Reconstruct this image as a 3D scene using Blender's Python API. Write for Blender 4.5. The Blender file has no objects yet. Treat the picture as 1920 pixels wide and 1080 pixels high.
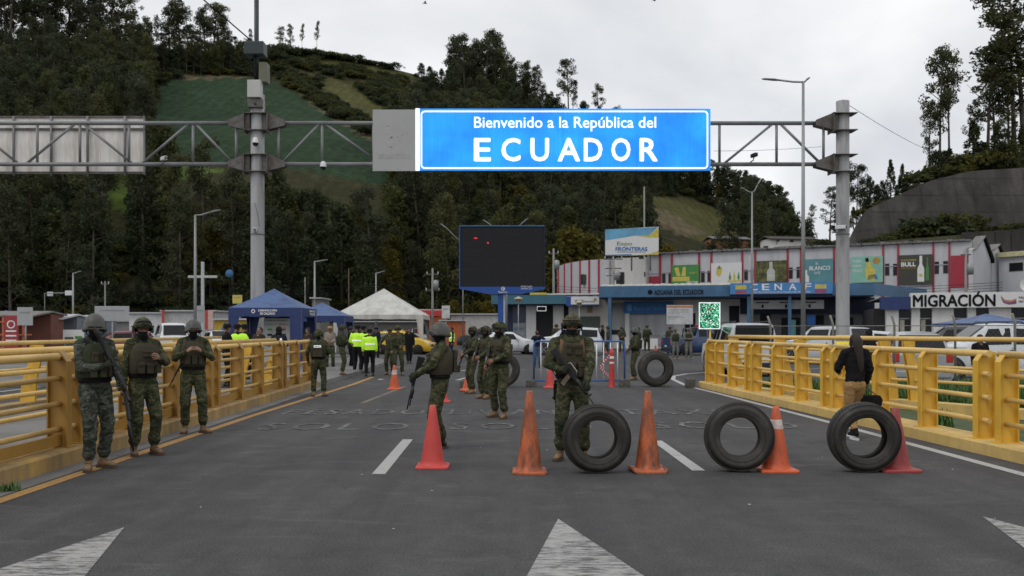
import bpy, bmesh, math, random
import numpy as np
from mathutils import Vector, Matrix, noise
random.seed(7); np.random.seed(7)
R = math.radians
S = bpy.context.scene
COL = S.collection
# ---------------------------------------------------------------- camera
F, CX, HY, CH = 1700.0, 939.0, 618.0, 1.62          # focal (px of 1920), vanishing point, eye height
cd = bpy.data.cameras.new('camera'); cam = bpy.data.objects.new('camera', cd); COL.objects.link(cam)
cam.location = (0, 0, CH); cam.rotation_euler = (R(90), 0, 0)
cd.sensor_width = 36; cd.lens = F/1920*36; cd.shift_x = (960-CX)/1920; cd.shift_y = (HY-540)/1920
cd.clip_start = .1; cd.clip_end = 3000
cd.dof.use_dof = True; cd.dof.focus_distance = 11.5; cd.dof.aperture_fstop = 3.0
S.camera = cam
# ---------------------------------------------------------------- world (overcast) and sun
SUN_EL, SUN_AZ = 52, -125                            # veiled sun, high on the left behind the camera
W = bpy.data.worlds.new('World'); S.world = W; W.use_nodes = True
def world():
    nt = W.node_tree; n = nt.nodes; l = nt.links; n.clear()
    out = n.new('ShaderNodeOutputWorld'); bg = n.new('ShaderNodeBackground'); bg.inputs[1].default_value = .1
    sky = n.new('ShaderNodeTexSky'); sky.sky_type = 'NISHITA'; sky.sun_disc = False
    sky.sun_elevation = R(SUN_EL); sky.sun_rotation = R(SUN_AZ); sky.altitude = 2800
    tc = n.new('ShaderNodeTexCoord'); sp = n.new('ShaderNodeSeparateXYZ'); l.new(tc.outputs['Generated'], sp.inputs[0])
    # a cloud layer: direction projected on a flat deck
    mx = n.new('ShaderNodeMath'); mx.operation = 'MAXIMUM'; l.new(sp.outputs[2], mx.inputs[0]); mx.inputs[1].default_value = 0
    ad = n.new('ShaderNodeMath'); ad.operation = 'ADD'; l.new(mx.outputs[0], ad.inputs[0]); ad.inputs[1].default_value = .22
    dv = n.new('ShaderNodeVectorMath'); dv.operation = 'DIVIDE'; l.new(tc.outputs['Generated'], dv.inputs[0])
    cb = n.new('ShaderNodeCombineXYZ'); [l.new(ad.outputs[0], cb.inputs[i]) for i in range(3)]
    l.new(cb.outputs[0], dv.inputs[1])
    mp = n.new('ShaderNodeMapping'); mp.inputs['Location'].default_value = (1.7, .4, 0); mp.inputs['Scale'].default_value = (1, 1, .6); l.new(dv.outputs[0], mp.inputs[0])
    n1 = n.new('ShaderNodeTexNoise'); n1.inputs['Scale'].default_value = .9; n1.inputs['Detail'].default_value = 7; n1.inputs['Roughness'].default_value = .5; n1.inputs['Distortion'].default_value = .35
    l.new(mp.outputs[0], n1.inputs[0])
    cr = n.new('ShaderNodeValToRGB'); e = cr.color_ramp.elements
    e[0].position = .36; e[0].color = (6.9, 7.1, 7.4, 1); e[1].position = .62; e[1].color = (10.2, 10.25, 10.3, 1)
    m = cr.color_ramp.elements.new(.5); m.color = (8.5, 8.6, 8.75, 1)
    l.new(n1.outputs[0], cr.inputs[0])
    mix = n.new('ShaderNodeMixRGB'); mix.inputs[0].default_value = .93; l.new(sky.outputs[0], mix.inputs[1]); l.new(cr.outputs[0], mix.inputs[2])
    l.new(mix.outputs[0], bg.inputs[0]); l.new(bg.outputs[0], out.inputs[0])
world()
sd = bpy.data.lights.new('sun', 'SUN'); sd.energy = .75; sd.angle = R(22); sd.color = (1, .97, .93)
so = bpy.data.objects.new('sun', sd); COL.objects.link(so)
az = R(SUN_AZ); el = R(SUN_EL)
sdir = Vector((math.sin(az)*math.cos(el), math.cos(az)*math.cos(el), math.sin(el)))   # towards the sun
so.rotation_euler = sdir.to_track_quat('Z', 'Y').to_euler(); so.location = (-20, -20, 60)
vs = S.view_settings; S.display_settings.display_device = 'sRGB'
vs.view_transform = 'Standard'; vs.look = 'None'; vs.gamma = 1; vs.use_curve_mapping = False; vs.exposure = .06
S.render.engine = 'CYCLES'; S.cycles.max_bounces = 6; S.cycles.transparent_max_bounces = 12
# ---------------------------------------------------------------- helpers
def V(*a): return Vector(a)
def P(px, py, d): return Vector(((px-CX)/F*d, d, CH+(HY-py)/F*d))          # point of the place at depth d
def X(px, d): return (px-CX)/F*d
def Z(py, d): return CH+(HY-py)/F*d
def D(py, z=0): return F*(CH-z)/(py-HY)                                      # depth of a ground point
def G(px, py, z=0):
    d = D(py, z); return Vector((X(px, d), d, z))

def nodes(m): return m.node_tree.nodes, m.node_tree.links
def new_mat(name):
    m = bpy.data.materials.new(name); m.use_nodes = True
    n, l = nodes(m); b = n['Principled BSDF']; return m, n, l, b
def c4(c): return (c[0], c[1], c[2], 1)
def ramp(n, l, src, stops):
    r = n.new('ShaderNodeValToRGB'); e = r.color_ramp.elements
    while len(e) > 1: e.remove(e[-1])
    e[0].position, e[0].color = stops[0][0], c4(stops[0][1])
    for p, c in stops[1:]:
        k = e.new(p); k.color = c4(c)
    l.new(src, r.inputs[0]); return r.outputs[0]
def coord(n, l, mode, scale=(1, 1, 1)):
    if mode == 'pos': g = n.new('ShaderNodeNewGeometry'); s = g.outputs['Position']
    else: g = n.new('ShaderNodeTexCoord'); s = g.outputs['Object']
    mp = n.new('ShaderNodeMapping'); mp.inputs['Scale'].default_value = scale; l.new(s, mp.inputs[0]); return mp.outputs[0]
def tex(n, l, vec, scale, detail=4, rough=.55, dist=0, kind='ShaderNodeTexNoise'):
    t = n.new(kind); t.inputs['Scale'].default_value = scale
    if kind == 'ShaderNodeTexNoise':
        t.inputs['Detail'].default_value = detail; t.inputs['Roughness'].default_value = rough; t.inputs['Distortion'].default_value = dist
    l.new(vec, t.inputs['Vector']); return t.outputs[0]
def mixc(n, l, fac, a, b, mode='MIX'):
    m = n.new('ShaderNodeMixRGB'); m.blend_type = mode
    for i, s in ((0, fac), (1, a), (2, b)):
        if isinstance(s, (int, float)): m.inputs[i].default_value = s
        elif isinstance(s, tuple): m.inputs[i].default_value = c4(s)
        else: l.new(s, m.inputs[i])
    return m.outputs[0]
def math_(n, l, op, a, b=0.0, clamp=False):
    m = n.new('ShaderNodeMath'); m.operation = op; m.use_clamp = clamp
    for i, s in ((0, a), (1, b)):
        if isinstance(s, (int, float)): m.inputs[i].default_value = s
        else: l.new(s, m.inputs[i])
    return m.outputs[0]
def bump(n, l, b, h, st, dist=.01):
    k = n.new('ShaderNodeBump'); k.inputs['Strength'].default_value = st; k.inputs['Distance'].default_value = dist
    l.new(h, k.inputs['Height']); l.new(k.outputs[0], b.inputs['Normal'])
MC = {}
def M(name, col, rough=.6, metal=0, var=.18, scale=3, bst=.0, bsc=60, dirt=None, dsc=2, damt=.5, mode='obj', spec=.5, emit=0, vs_=(1, 1, 1)):
    if name in MC: return MC[name]
    m, n, l, b = new_mat(name); v = coord(n, l, mode, vs_)
    t = tex(n, l, v, scale, 5, .6)
    lo = tuple(max(0, x*(1-var)) for x in col); hi = tuple(min(1, x*(1+var)) for x in col)
    c = ramp(n, l, t, [(.3, lo), (.7, hi)])
    if dirt:
        d = tex(n, l, v, dsc, 7, .65, .3)
        f = ramp(n, l, d, [(.62-damt*.4, (0, 0, 0)), (.78-damt*.25, (1, 1, 1))])
        c = mixc(n, l, math_(n, l, 'MULTIPLY', f, .8), c, dirt)
    l.new(c, b.inputs['Base Color']); b.inputs['Roughness'].default_value = rough; b.inputs['Metallic'].default_value = metal
    b.inputs['Specular IOR Level'].default_value = spec
    if bst: bump(n, l, b, tex(n, l, v, bsc, 3), bst)
    if emit:
        l.new(c, b.inputs['Emission Color']); b.inputs['Emission Strength'].default_value = emit
    MC[name] = m; return m

class MB:
    """collects shapes for ONE mesh object"""
    def __init__(s): s.v = []; s.f = []; s.m = []; s.sm = []
    def add(s, vs, fs, mi=0, smooth=False):
        o = len(s.v); s.v += [tuple(p) for p in vs]; s.f += [tuple(i+o for i in f) for f in fs]; s.m += [mi]*len(fs); s.sm += [smooth]*len(fs); return s
    def box(s, x0, x1, y0, y1, z0, z1, mi=0):
        v = [(x, y, z) for z in (z0, z1) for y in (y0, y1) for x in (x0, x1)]
        return s.add(v, [(0, 2, 3, 1), (4, 5, 7, 6), (0, 1, 5, 4), (2, 6, 7, 3), (0, 4, 6, 2), (1, 3, 7, 5)], mi)
    def obox(s, c, h, Rm=None, mi=0):
        v = []
        for z in (-1, 1):
            for y in (-1, 1):
                for x in (-1, 1):
                    q = Vector((x*h[0], y*h[1], z*h[2])); q = (Rm @ q) if Rm is not None else q; v.append(Vector(c)+q)
        return s.add(v, [(0, 2, 3, 1), (4, 5, 7, 6), (0, 1, 5, 4), (2, 6, 7, 3), (0, 4, 6, 2), (1, 3, 7, 5)], mi)
    def beam(s, p0, p1, w, h, mi=0, up=(0, 0, 1)):
        p0 = Vector(p0); p1 = Vector(p1); d = (p1-p0); L = d.length; d.normalize()
        u = Vector(up); sx = d.cross(u)
        if sx.length < 1e-4: sx = Vector((1, 0, 0))
        sx.normalize(); sz = sx.cross(d)
        return s.obox((p0+p1)/2, (w/2, L/2, h/2), Matrix((sx, d, sz)).transposed(), mi)
    def tube(s, pts, r, n=8, mi=0, caps=True, sq=None, up=None, smooth=True):
        pts = [Vector(p) for p in pts]; k = len(pts)
        rs = r if isinstance(r, (list, tuple)) else [r]*k
        o = []; prev = None
        for i, p in enumerate(pts):
            t = (pts[min(i+1, k-1)]-pts[max(i-1, 0)]).normalized()
            if prev is None:
                a = Vector(up) if up is not None else (Vector((0, 0, 1)) if abs(t.z) < .9 else Vector((0, 1, 0)))
                u = (a - t*a.dot(t)).normalized()
            else: u = (prev - t*prev.dot(t)).normalized()
            prev = u; w = t.cross(u); rr = rs[i]
            ru, rw = rr if isinstance(rr, (tuple, list)) else (rr, rr)
            for j in range(n):
                a = 2*math.pi*(j+.5)/n; o.append(p+u*math.cos(a)*ru+w*math.sin(a)*rw)
        f = []
        for i in range(k-1):
            for j in range(n):
                a = i*n+j; b = i*n+(j+1) % n; f.append((a, b, b+n, a+n))
        s.add(o, f, mi, smooth)
        if caps:
            q = len(s.v)-len(o)
            s.f += [tuple(q+j for j in reversed(range(n))), tuple(q+(k-1)*n+j for j in range(n))]; s.m += [mi]*2; s.sm += [False]*2
        return s
    def cap(s, p0, p1, r0, r1, n=10, mi=0, flat=1):
        """tapered capsule (closed, rounded ends)"""
        p0 = Vector(p0); p1 = Vector(p1); t = (p1-p0).normalized()
        pts = [p0-t*r0*.95, p0-t*r0*.7, p0-t*r0*.25, p0+(p1-p0)*.02, p0+(p1-p0)*.98, p1+t*r1*.25, p1+t*r1*.7, p1+t*r1*.95]
        return s.tube(pts, [r0*.2, r0*.72, r0*.96, r0, r1, r1*.96, r1*.72, r1*.2], n, mi)
    def lathe(s, prof, n=24, c=(0, 0, 0), mi=0, axis='z', smooth=True, closed=False):
        o = []
        for r_, z in prof:
            for j in range(n):
                a = 2*math.pi*j/n; q = (r_*math.cos(a), r_*math.sin(a), z)
                if axis == 'y': q = (q[0], q[2], q[1])
                if axis == 'x': q = (q[2], q[0], q[1])
                o.append((q[0]+c[0], q[1]+c[1], q[2]+c[2]))
        f = []; k = len(prof)
        for i in range(k if closed else k-1):
            i2 = (i+1) % k
            for j in range(n): f.append((i*n+j, i*n+(j+1) % n, i2*n+(j+1) % n, i2*n+j))
        return s.add(o, f, mi, smooth)
    def ell(s, c, r, Rm=None, nu=14, nv=9, mi=0):
        o = []; c = Vector(c)
        for i in range(nv+1):
            th = math.pi*(i+.02)/(nv+.04)
            for j in range(nu):
                a = 2*math.pi*j/nu; q = Vector((r[0]*math.sin(th)*math.cos(a), r[1]*math.sin(th)*math.sin(a), r[2]*math.cos(th)))
                o.append(c+((Rm @ q) if Rm is not None else q))
        f = [(i*nu+j, (i+1)*nu+j, (i+1)*nu+(j+1) % nu, i*nu+(j+1) % nu) for i in range(nv) for j in range(nu)]
        f += [tuple(range(nu)), tuple(reversed(range(nv*nu, (nv+1)*nu)))]
        return s.add(o, f, mi, True)
    def prism(s, poly, a, b, axis='y', mi=0):
        """polygon (p,q) pushed from a to b along axis"""
        def q(p, t): return (p[0], t, p[1]) if axis == 'y' else ((t, p[0], p[1]) if axis == 'x' else (p[0], p[1], t))
        n = len(poly); v = [q(p, a) for p in poly]+[q(p, b) for p in poly]
        f = [tuple(reversed(range(n))), tuple(range(n, 2*n))]+[(i, (i+1) % n, n+(i+1) % n, n+i) for i in range(n)]
        return s.add(v, f, mi)
    def build(s, name, mats, parent=None, bevel=0, loc=None, recalc=True, **tags):
        me = bpy.data.meshes.new(name); me.from_pydata(s.v, [], s.f)
        if not isinstance(mats, (list, tuple)): mats = [mats]
        for m in mats: me.materials.append(m)
        me.polygons.foreach_set('material_index', s.m); me.polygons.foreach_set('use_smooth', s.sm)
        if recalc:
            b = bmesh.new(); b.from_mesh(me); bmesh.ops.recalc_face_normals(b, faces=b.faces); b.to_mesh(me); b.free()
        me.update()
        o = bpy.data.objects.new(name, me); COL.objects.link(o)
        if parent is not None: o.parent = parent
        if loc is not None: o.location = loc
        if bevel:
            k = o.modifiers.new('bevel', 'BEVEL'); k.width = bevel; k.segments = 2; k.limit_method = 'ANGLE'; k.angle_limit = R(40)
        for k_, v_ in tags.items(): o[k_] = v_
        return o
def thing(name, label, cat, loc=(0, 0, 0), rotz=0, group=None):
    o = bpy.data.objects.new(name, None); COL.objects.link(o); o.empty_display_size = .3
    o.location = loc; o.rotation_euler = (0, 0, rotz); o['label'] = label; o['category'] = cat
    if group: o['group'] = group
    return o
def tag(o, label, cat, group=None):
    o['label'] = label; o['category'] = cat
    if group: o['group'] = group
    return o
KIDS = {}
def dup(root, loc=None, rotz=None, label=None, scale=None):
    KC = {}
    for o in COL.objects:
        if o.parent: KC.setdefault(o.parent, []).append(o)
    def rec(o, par):
        c = o.copy(); COL.objects.link(c); c.parent = par
        for ch in KC.get(o, []): rec(ch, c)
        return c
    r = rec(root, None)
    if loc is not None: r.location = loc
    if rotz is not None: r.rotation_euler = (0, 0, rotz)
    if label: r['label'] = label
    if scale: r.scale = (scale,)*3 if isinstance(scale, (int, float)) else scale
    return r
def text(body, size, mat, parent=None, loc=(0, 0, 0), rot=(R(90), 0, 0), name='lettering', width=None, bold=0, ext=.004, align='CENTER', spacing=1, height=None, res=3):
    c = bpy.data.curves.new('t', 'FONT'); c.body = body; c.size = size; c.extrude = ext; c.align_x = align; c.align_y = 'CENTER'; c.offset = bold; c.space_character = spacing; c.resolution_u = res
    c.offset = 0; o = bpy.data.objects.new('t', c); me = bpy.data.meshes.new_from_object(o); bpy.data.objects.remove(o); bpy.data.curves.remove(c)
    if bold:                                        # heavier strokes: shifted copies, each a hair in front of the last
        n = len(me.vertices); a = np.empty(n*3, 'f'); me.vertices.foreach_get('co', a); a = a.reshape(-1, 3); fs = [tuple(p.vertices) for p in me.polygons]; vs_ = []; ff = []
        for i, (dx, dy) in enumerate(((0, 0), (1, .5), (-1, -.5), (.5, -1), (-.5, 1))): vs_ += [tuple(q) for q in a+np.array([dx*bold, dy*bold, i*.0007])]; ff += [tuple(j+i*n for j in f_) for f_ in fs]
        bpy.data.meshes.remove(me); me = bpy.data.meshes.new(name); me.from_pydata(vs_, [], ff)
    me.name = name
    me.materials.clear(); me.materials.append(mat); n = len(me.vertices); a = np.empty(n*3, 'f'); me.vertices.foreach_get('co', a); a = a.reshape(-1, 3)
    mn, mx_ = a.min(0), a.max(0)
    if width: a[:, 0] *= width/(mx_[0]-mn[0])
    if height:
        a[:, 1] -= (mn[1]+mx_[1])/2; a[:, 1] *= height/(mx_[1]-mn[1])
    if align == 'CENTER' and width: a[:, 0] -= (a[:, 0].min()+a[:, 0].max())/2
    me.vertices.foreach_set('co', a.ravel()); me.update()
    o = bpy.data.objects.new(name, me); COL.objects.link(o); o.location = loc; o.rotation_euler = rot
    if parent is not None: o.parent = parent
    return o
def structure(o): o['kind'] = 'structure'; return o
def stuff(o): o['kind'] = 'stuff'; return o
def interp(x, xs, ys): return float(np.interp(x, xs, ys))
# ---------------------------------------------------------------- ground materials
def asphalt_nodes(n, l, base=.058):
    v = coord(n, l, 'pos'); big = tex(n, l, v, .22, 5, .6, .6); mid = tex(n, l, v, 2.2, 6, .7, .4)
    vs2 = coord(n, l, 'pos', (1.6, .09, 1)); streak = tex(n, l, vs2, 1.3, 5, .6)
    fine = tex(n, l, v, 55, 4, .85)
    a = ramp(n, l, big, [(.3, (base*.80, base*.80, base*.82)), (.7, (base*1.18, base*1.17, base*1.18))])
    a = mixc(n, l, .75, a, ramp(n, l, mid, [(.3, (.72, .72, .72)), (.72, (1.24, 1.23, 1.22))]), 'MULTIPLY')
    scr = tex(n, l, coord(n, l, 'pos', (1.1, 8, 1)), 5, 6, .75, .6); a = mixc(n, l, .8, a, ramp(n, l, scr, [(.33, (.55, .55, .55)), (.42, (1, 1, 1)), (.62, (1, 1, 1)), (.74, (1.5, 1.48, 1.45))]), 'MULTIPLY')
    a = mixc(n, l, .8, a, ramp(n, l, streak, [(.3, (.74, .74, .76)), (.7, (1.22, 1.21, 1.2))]), 'MULTIPLY')
    sp = ramp(n, l, fine, [(.34, (.35, .35, .35)), (.5, (1, 1, 1)), (.66, (2.2, 2.15, 2.1))])
    a = mixc(n, l, .75, a, sp, 'MULTIPLY')
    # pale dusty scuffs and dark oil specks
    sc = tex(n, l, coord(n, l, 'pos', (.7, 2.2, 1)), 1.1, 8, .72, .8)
    a = mixc(n, l, math_(n, l, 'MULTIPLY', ramp(n, l, sc, [(.56, (0, 0, 0)), (.72, (1, 1, 1))]), .42), a, (.15, .146, .14))
    oil = tex(n, l, coord(n, l, 'pos', (2.5, 1.2, 1)), 2.6, 8, .75, .5)
    a = mixc(n, l, math_(n, l, 'MULTIPLY', ramp(n, l, oil, [(.6, (0, 0, 0)), (.68, (1, 1, 1))]), .6), a, (.03, .03, .03))
    # hairline cracks
    w = n.new('ShaderNodeTexVoronoi'); w.feature = 'DISTANCE_TO_EDGE'; w.inputs['Scale'].default_value = .42
    dv = n.new('ShaderNodeVectorMath'); dv.operation = 'ADD'; nn = n.new('ShaderNodeTexNoise'); nn.inputs['Scale'].default_value = 1.5; nn.inputs['Detail'].default_value = 6
    l.new(v, nn.inputs['Vector']); l.new(nn.outputs['Color'], dv.inputs[0]); l.new(v, dv.inputs[1]); l.new(dv.outputs[0], w.inputs['Vector'])
    ck = ramp(n, l, w.outputs['Distance'], [(.0, (1, 1, 1)), (.008, (0, 0, 0))])
    ckm = math_(n, l, 'MULTIPLY', ck, ramp(n, l, big, [(.5, (0, 0, 0)), (.62, (.55, .55, .55))]))
    a = mixc(n, l, ckm, a, (.02, .02, .02))
    return a, fine, v
def mk_asphalt():
    m, n, l, b = new_mat('asphalt'); a, fine, v = asphalt_nodes(n, l); l.new(a, b.inputs['Base Color']); b.inputs['Roughness'].default_value = .88
    b.inputs['Specular IOR Level'].default_value = .3; bump(n, l, b, fine, .35, .004); return m
ASPH = mk_asphalt()
def mk_paint(name, col, wear=.5, vs_=(1, 1, 1)):
    m, n, l, b = new_mat(name); a, fine, v = asphalt_nodes(n, l)
    t = tex(n, l, coord(n, l, 'pos', vs_), 9, 8, .78, .3); t2 = tex(n, l, v, 1.1, 4, .6)
    t = math_(n, l, 'ADD', math_(n, l, 'MULTIPLY', t, .72), math_(n, l, 'MULTIPLY', t2, .28))
    k = ramp(n, l, t, [(wear-.03, (0, 0, 0)), (wear+.05, (1, 1, 1))])
    pc = ramp(n, l, tex(n, l, v, 20, 4), [(.3, tuple(x*.72 for x in col)), (.7, col)])
    l.new(mixc(n, l, k, a, pc), b.inputs['Base Color']); b.inputs['Roughness'].default_value = .8; bump(n, l, b, fine, .3, .004); return m
WP = mk_paint('white_road_paint', (.42, .42, .41), .40)
WPA = mk_paint('white_arrow_paint', (.36, .355, .345), .47, (.5, 2.2, 1))
WPT = mk_paint('faded_letter_paint', (.235, .235, .23), .525)
WPC = mk_paint('white_edge_paint', (.45, .445, .43), .38)
YP = mk_paint('yellow_road_paint', (.40, .225, .07), .38)
CONC = M('grey_concrete', (.23, .225, .215), .85, 0, .14, 1.2, .25, 40, dirt=(.11, .105, .1), dsc=.8, mode='pos')
PAVE = M('pavement_concrete', (.17, .168, .162), .88, 0, .12, .8, .2, 40, dirt=(.09, .088, .084), dsc=.5, mode='pos')
def mk_kerb(name, col, dirtc, amt):
    m, n, l, b = new_mat(name); v = coord(n, l, 'pos'); v2 = coord(n, l, 'pos', (2.2, 2.2, .5))
    c = ramp(n, l, tex(n, l, v, 3, 6, .7), [(.3, tuple(x*.8 for x in col)), (.7, tuple(x*1.1 for x in col))])
    d = ramp(n, l, tex(n, l, v2, 1.2, 7, .7), [(.5-amt*.2, (0, 0, 0)), (.72-amt*.2, (1, 1, 1))])
    c = mixc(n, l, math_(n, l, 'MULTIPLY', d, .75), c, dirtc)
    ch = ramp(n, l, tex(n, l, v, 14, 7, .75), [(.66, (0, 0, 0)), (.69, (1, 1, 1))]); c = mixc(n, l, ch, c, (.16, .13, .1))
    l.new(c, b.inputs['Base Color']); b.inputs['Roughness'].default_value = .8; bump(n, l, b, tex(n, l, v, 25, 4), .4, .01); return m
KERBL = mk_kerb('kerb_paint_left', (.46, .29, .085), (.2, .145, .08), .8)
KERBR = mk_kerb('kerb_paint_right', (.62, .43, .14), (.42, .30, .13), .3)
def mk_rail(name, col):
    m, n, l, b = new_mat(name); v = coord(n, l, 'pos'); v2 = coord(n, l, 'pos', (9, 9, 1))
    c = ramp(n, l, tex(n, l, v, 1.7, 5), [(.3, tuple(x*.86 for x in col)), (.7, tuple(min(1, x*1.06) for x in col))])
    d = ramp(n, l, tex(n, l, v2, 1.6, 7, .7), [(.55, (0, 0, 0)), (.75, (1, 1, 1))]); c = mixc(n, l, math_(n, l, 'MULTIPLY', d, .6), c, (.24, .15, .05))
    r_ = ramp(n, l, tex(n, l, v, 16, 7, .75), [(.66, (0, 0, 0)), (.71, (1, 1, 1))]); c = mixc(n, l, math_(n, l, 'MULTIPLY', r_, .8), c, (.1, .05, .025))
    l.new(c, b.inputs['Base Color']); b.inputs['Roughness'].default_value = .42; return m
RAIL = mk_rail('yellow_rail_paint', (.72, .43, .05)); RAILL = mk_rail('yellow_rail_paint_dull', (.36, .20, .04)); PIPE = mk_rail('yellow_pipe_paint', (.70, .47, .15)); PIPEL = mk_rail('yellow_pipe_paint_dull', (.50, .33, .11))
GRASSG = M('grass_ground', (.035, .07, .018), .9, 0, .4, 3, .4, 30, dirt=(.09, .08, .04), mode='pos')
EARTH = M('earth_ground', (.06, .055, .04), .95, 0, .3, 1, .3, 20, mode='pos')

# ---------------------------------------------------------------- ground
def sheet(name, poly, z, mat):
    mb = MB(); mb.add([(p[0], p[1], z) for p in poly], [tuple(range(len(poly)))]); o = mb.build(name, mat); return structure(o)
sheet('ground', [(-900, -300), (900, -300), (900, 900), (-900, 900)], -.35, EARTH)
KRX = lambda y: interp(y, [-6, 0, 10.9, 16.6, 21, 25.6, 30], [6.45, 6.4, 6.28, 6.0, 5.78, 5.56, 5.3])
KLX = lambda y: interp(y, [-6, 10, 25, 33, 42, 46, 50, 54, 60], [-5.12, -5.12, -5.16, -5.1, -5.3, -5.9, -7.2, -9.5, -14])
road = [(-5.0, -6), (6.2, -6), (6.2, 26), (-5.0, 26)]
mb = MB(); ys = [-6, 0, 6, 11, 16.6, 21, 25.98]
for a, b_ in zip(ys, ys[1:]):
    mb.add([(KLX(a)-.1, a, 0), (KRX(a)+.1, a, 0), (KRX(b_)+.1, b_, 0), (KLX(b_)-.1, b_, 0)], [(0, 1, 2, 3)])
structure(mb.build('bridge_road', ASPH))
sheet('plaza_road', [(-90, 26.02), (-11, 26.02), (16, 26.02), (16, 20), (90, 20), (140, 150), (-140, 150)], 0, ASPH)
sheet('expansion_joint', [(-5.1, 25.72), (5.7, 25.72), (5.7, 25.8), (-5.1, 25.8)], .004, M('joint_steel', (.13, .13, .125), .7, .3, .3, 9))
sheet('walkway', [(-10.2, -6), (-5.62, -6), (-5.62, 26), (-10.2, 26)], -.02, PAVE)
sheet('opposite_road', [(-60, -6), (-10.9, -6), (-10.9, 26), (-60, 26)], -.01, ASPH)
sheet('verge', [(6.9, -6), (16, -6), (16, 26), (5.9, 26)], -.05, GRASSG)
sheet('grass_bank', [(16.0, -6), (90, -6), (90, 19.98), (16.0, 19.98)], -.02, GRASSG)
sheet('opposite_edge_line', [(-13.1, 2), (-12.95, 2), (-12.95, 40), (-13.1, 40)], .004, WP)

# markings
def stripe(name, path, w, mat, z=.004):
    mb = MB(); v = []
    for i, (x, y) in enumerate(path):
        a = path[max(0, i-1)]; b_ = path[min(len(path)-1, i+1)]; t = Vector((b_[0]-a[0], b_[1]-a[1])).normalized()
        v += [(x-t.y*w/2, y+t.x*w/2, z), (x+t.y*w/2, y-t.x*w/2, z)]
    mb.add(v, [(2*i, 2*i+1, 2*i+3, 2*i+2) for i in range(len(path)-1)]); return structure(mb.build(name, mat))
stripe('left_edge_line', [(-4.74, -6), (-4.74, 8), (-4.72, 12), (-4.67, 17), (-4.5, 22), (-4.36, 27), (-4.36, 31)], .15, YP)
rp = [(5.9, -6), (5.86, 8), (5.84, 10), (5.74, 15.8), (5.6, 20), (5.5, 23), (5.35, 25.7), (5.45, 27.5), (5.6, 29.5), (6.0, 31.5), (6.8, 33.2), (8.2, 34.8), (10.5, 36.6), (14, 38), (20, 39)]
rp2 = []
for i in range(len(rp)-1):
    for k in range(4): t = k/4; rp2.append((rp[i][0]*(1-t)+rp[i+1][0]*t, rp[i][1]*(1-t)+rp[i+1][1]*t))
stripe('right_edge_line', rp2+[rp[-1]], .15, WPC)
for nm, x, a, b_ in (('lane_dash', -1.37, 10.15, 13.35), ('lane_dash', 2.27, 10.4, 13.2), ('lane_dash', -1.38, 2.2, 5.2), ('lane_dash', 2.27, 2.2, 5.2),
                     ('lane_dash', -3.9, 29.2, 29.7)):
    stripe(nm, [(x, a), (x, b_)], .15, WP)
stripe('lane_dash', [(-3.05, 20.0), (-2.72, 26)], .13, mk_paint('faint_yellow_paint', (.2, .16, .11), .46))
for x, y, L in ((-1.4, 29, 2.2), (-1.55, 35.5, 1.5), (-4.7, 38, 1.6), (-3.6, 43, 2.5), (-1.4, 44, 3), (2.4, 42, 3), (4.6, 52, 3)):
    stripe('lane_dash', [(x, y), (x+.35, y+L)], .14, WP)
for dx in (0, .9): stripe('lane_dash', [(-1.2+dx*3, 36+dx), (1.0+dx*3, 36.6+dx)], .12, WP)
def arrow(x, ytip, hw=.62, L=2.3, sk=0):
    mb = MB(); mb.add([(x, ytip, .004), (x-hw+sk, ytip-L, .004), (x-.12, ytip-L, .004), (x-.12, ytip-L-3, .004), (x+.12, ytip-L-3, .004), (x+.12, ytip-L, .004), (x+hw+sk, ytip-L, .004)],
                     [(0, 1, 2, 5, 6), (2, 3, 4, 5)]); structure(mb.build('road_arrow', WPA))
arrow(-3.08, 7.42, .62, 2.6); arrow(.49, 7.75, .47, 2.2, .08); arrow(4.17, 7.85, .62, 2.4)
def roadtext(body, cx, y0, L, w):
    o = text(body, 1, WPT, width=w, height=L, loc=(cx, y0+L/2, .0045), rot=(0, 0, 0), name='road_lettering', bold=-.005, ext=0, spacing=1.25, res=2); structure(o)
roadtext('PESADOS', -2.65, 17.25, 1.1, 3.1); roadtext('SOLO', -2.75, 14.6, 1.05, 2.45)
roadtext('LIVIANOS', .5, 17.25, 1.1, 3.0); roadtext('SOLO', .35, 14.7, 1.0, 2.4)
roadtext('TAXIS', 3.55, 17.25, 1.1, 2.5); roadtext('SOLO', 3.75, 14.8, 1.1, 2.5)

# kerbs
def sweep(name, fx, y0, y1, prof, mat, step=.6, parent=None):
    """profile (dx,z) swept along y at x = fx(y)"""
    ys = list(np.arange(y0, y1, step))+[y1]; mb = MB(); v = []
    for y in ys: v += [(fx(y)+dx, y, z) for dx, z in prof]
    k = len(prof); mb.add(v, [(i*k+j, i*k+j+1, (i+1)*k+j+1, (i+1)*k+j) for i in range(len(ys)-1) for j in range(k-1)])
    mb.add([v[j] for j in range(k)], [tuple(range(k))]); mb.add([v[-k+j] for j in range(k)], [tuple(range(k))])
    return mb.build(name, mat, parent)
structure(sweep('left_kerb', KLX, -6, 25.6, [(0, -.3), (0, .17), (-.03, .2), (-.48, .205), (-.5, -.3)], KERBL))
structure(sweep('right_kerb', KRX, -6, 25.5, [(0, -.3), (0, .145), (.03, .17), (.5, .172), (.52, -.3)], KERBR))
structure(sweep('left_gutter', lambda y: KLX(y)+.27, -6, 25.6, [(0, .003), (-.28, .006)], PAVE))
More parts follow.
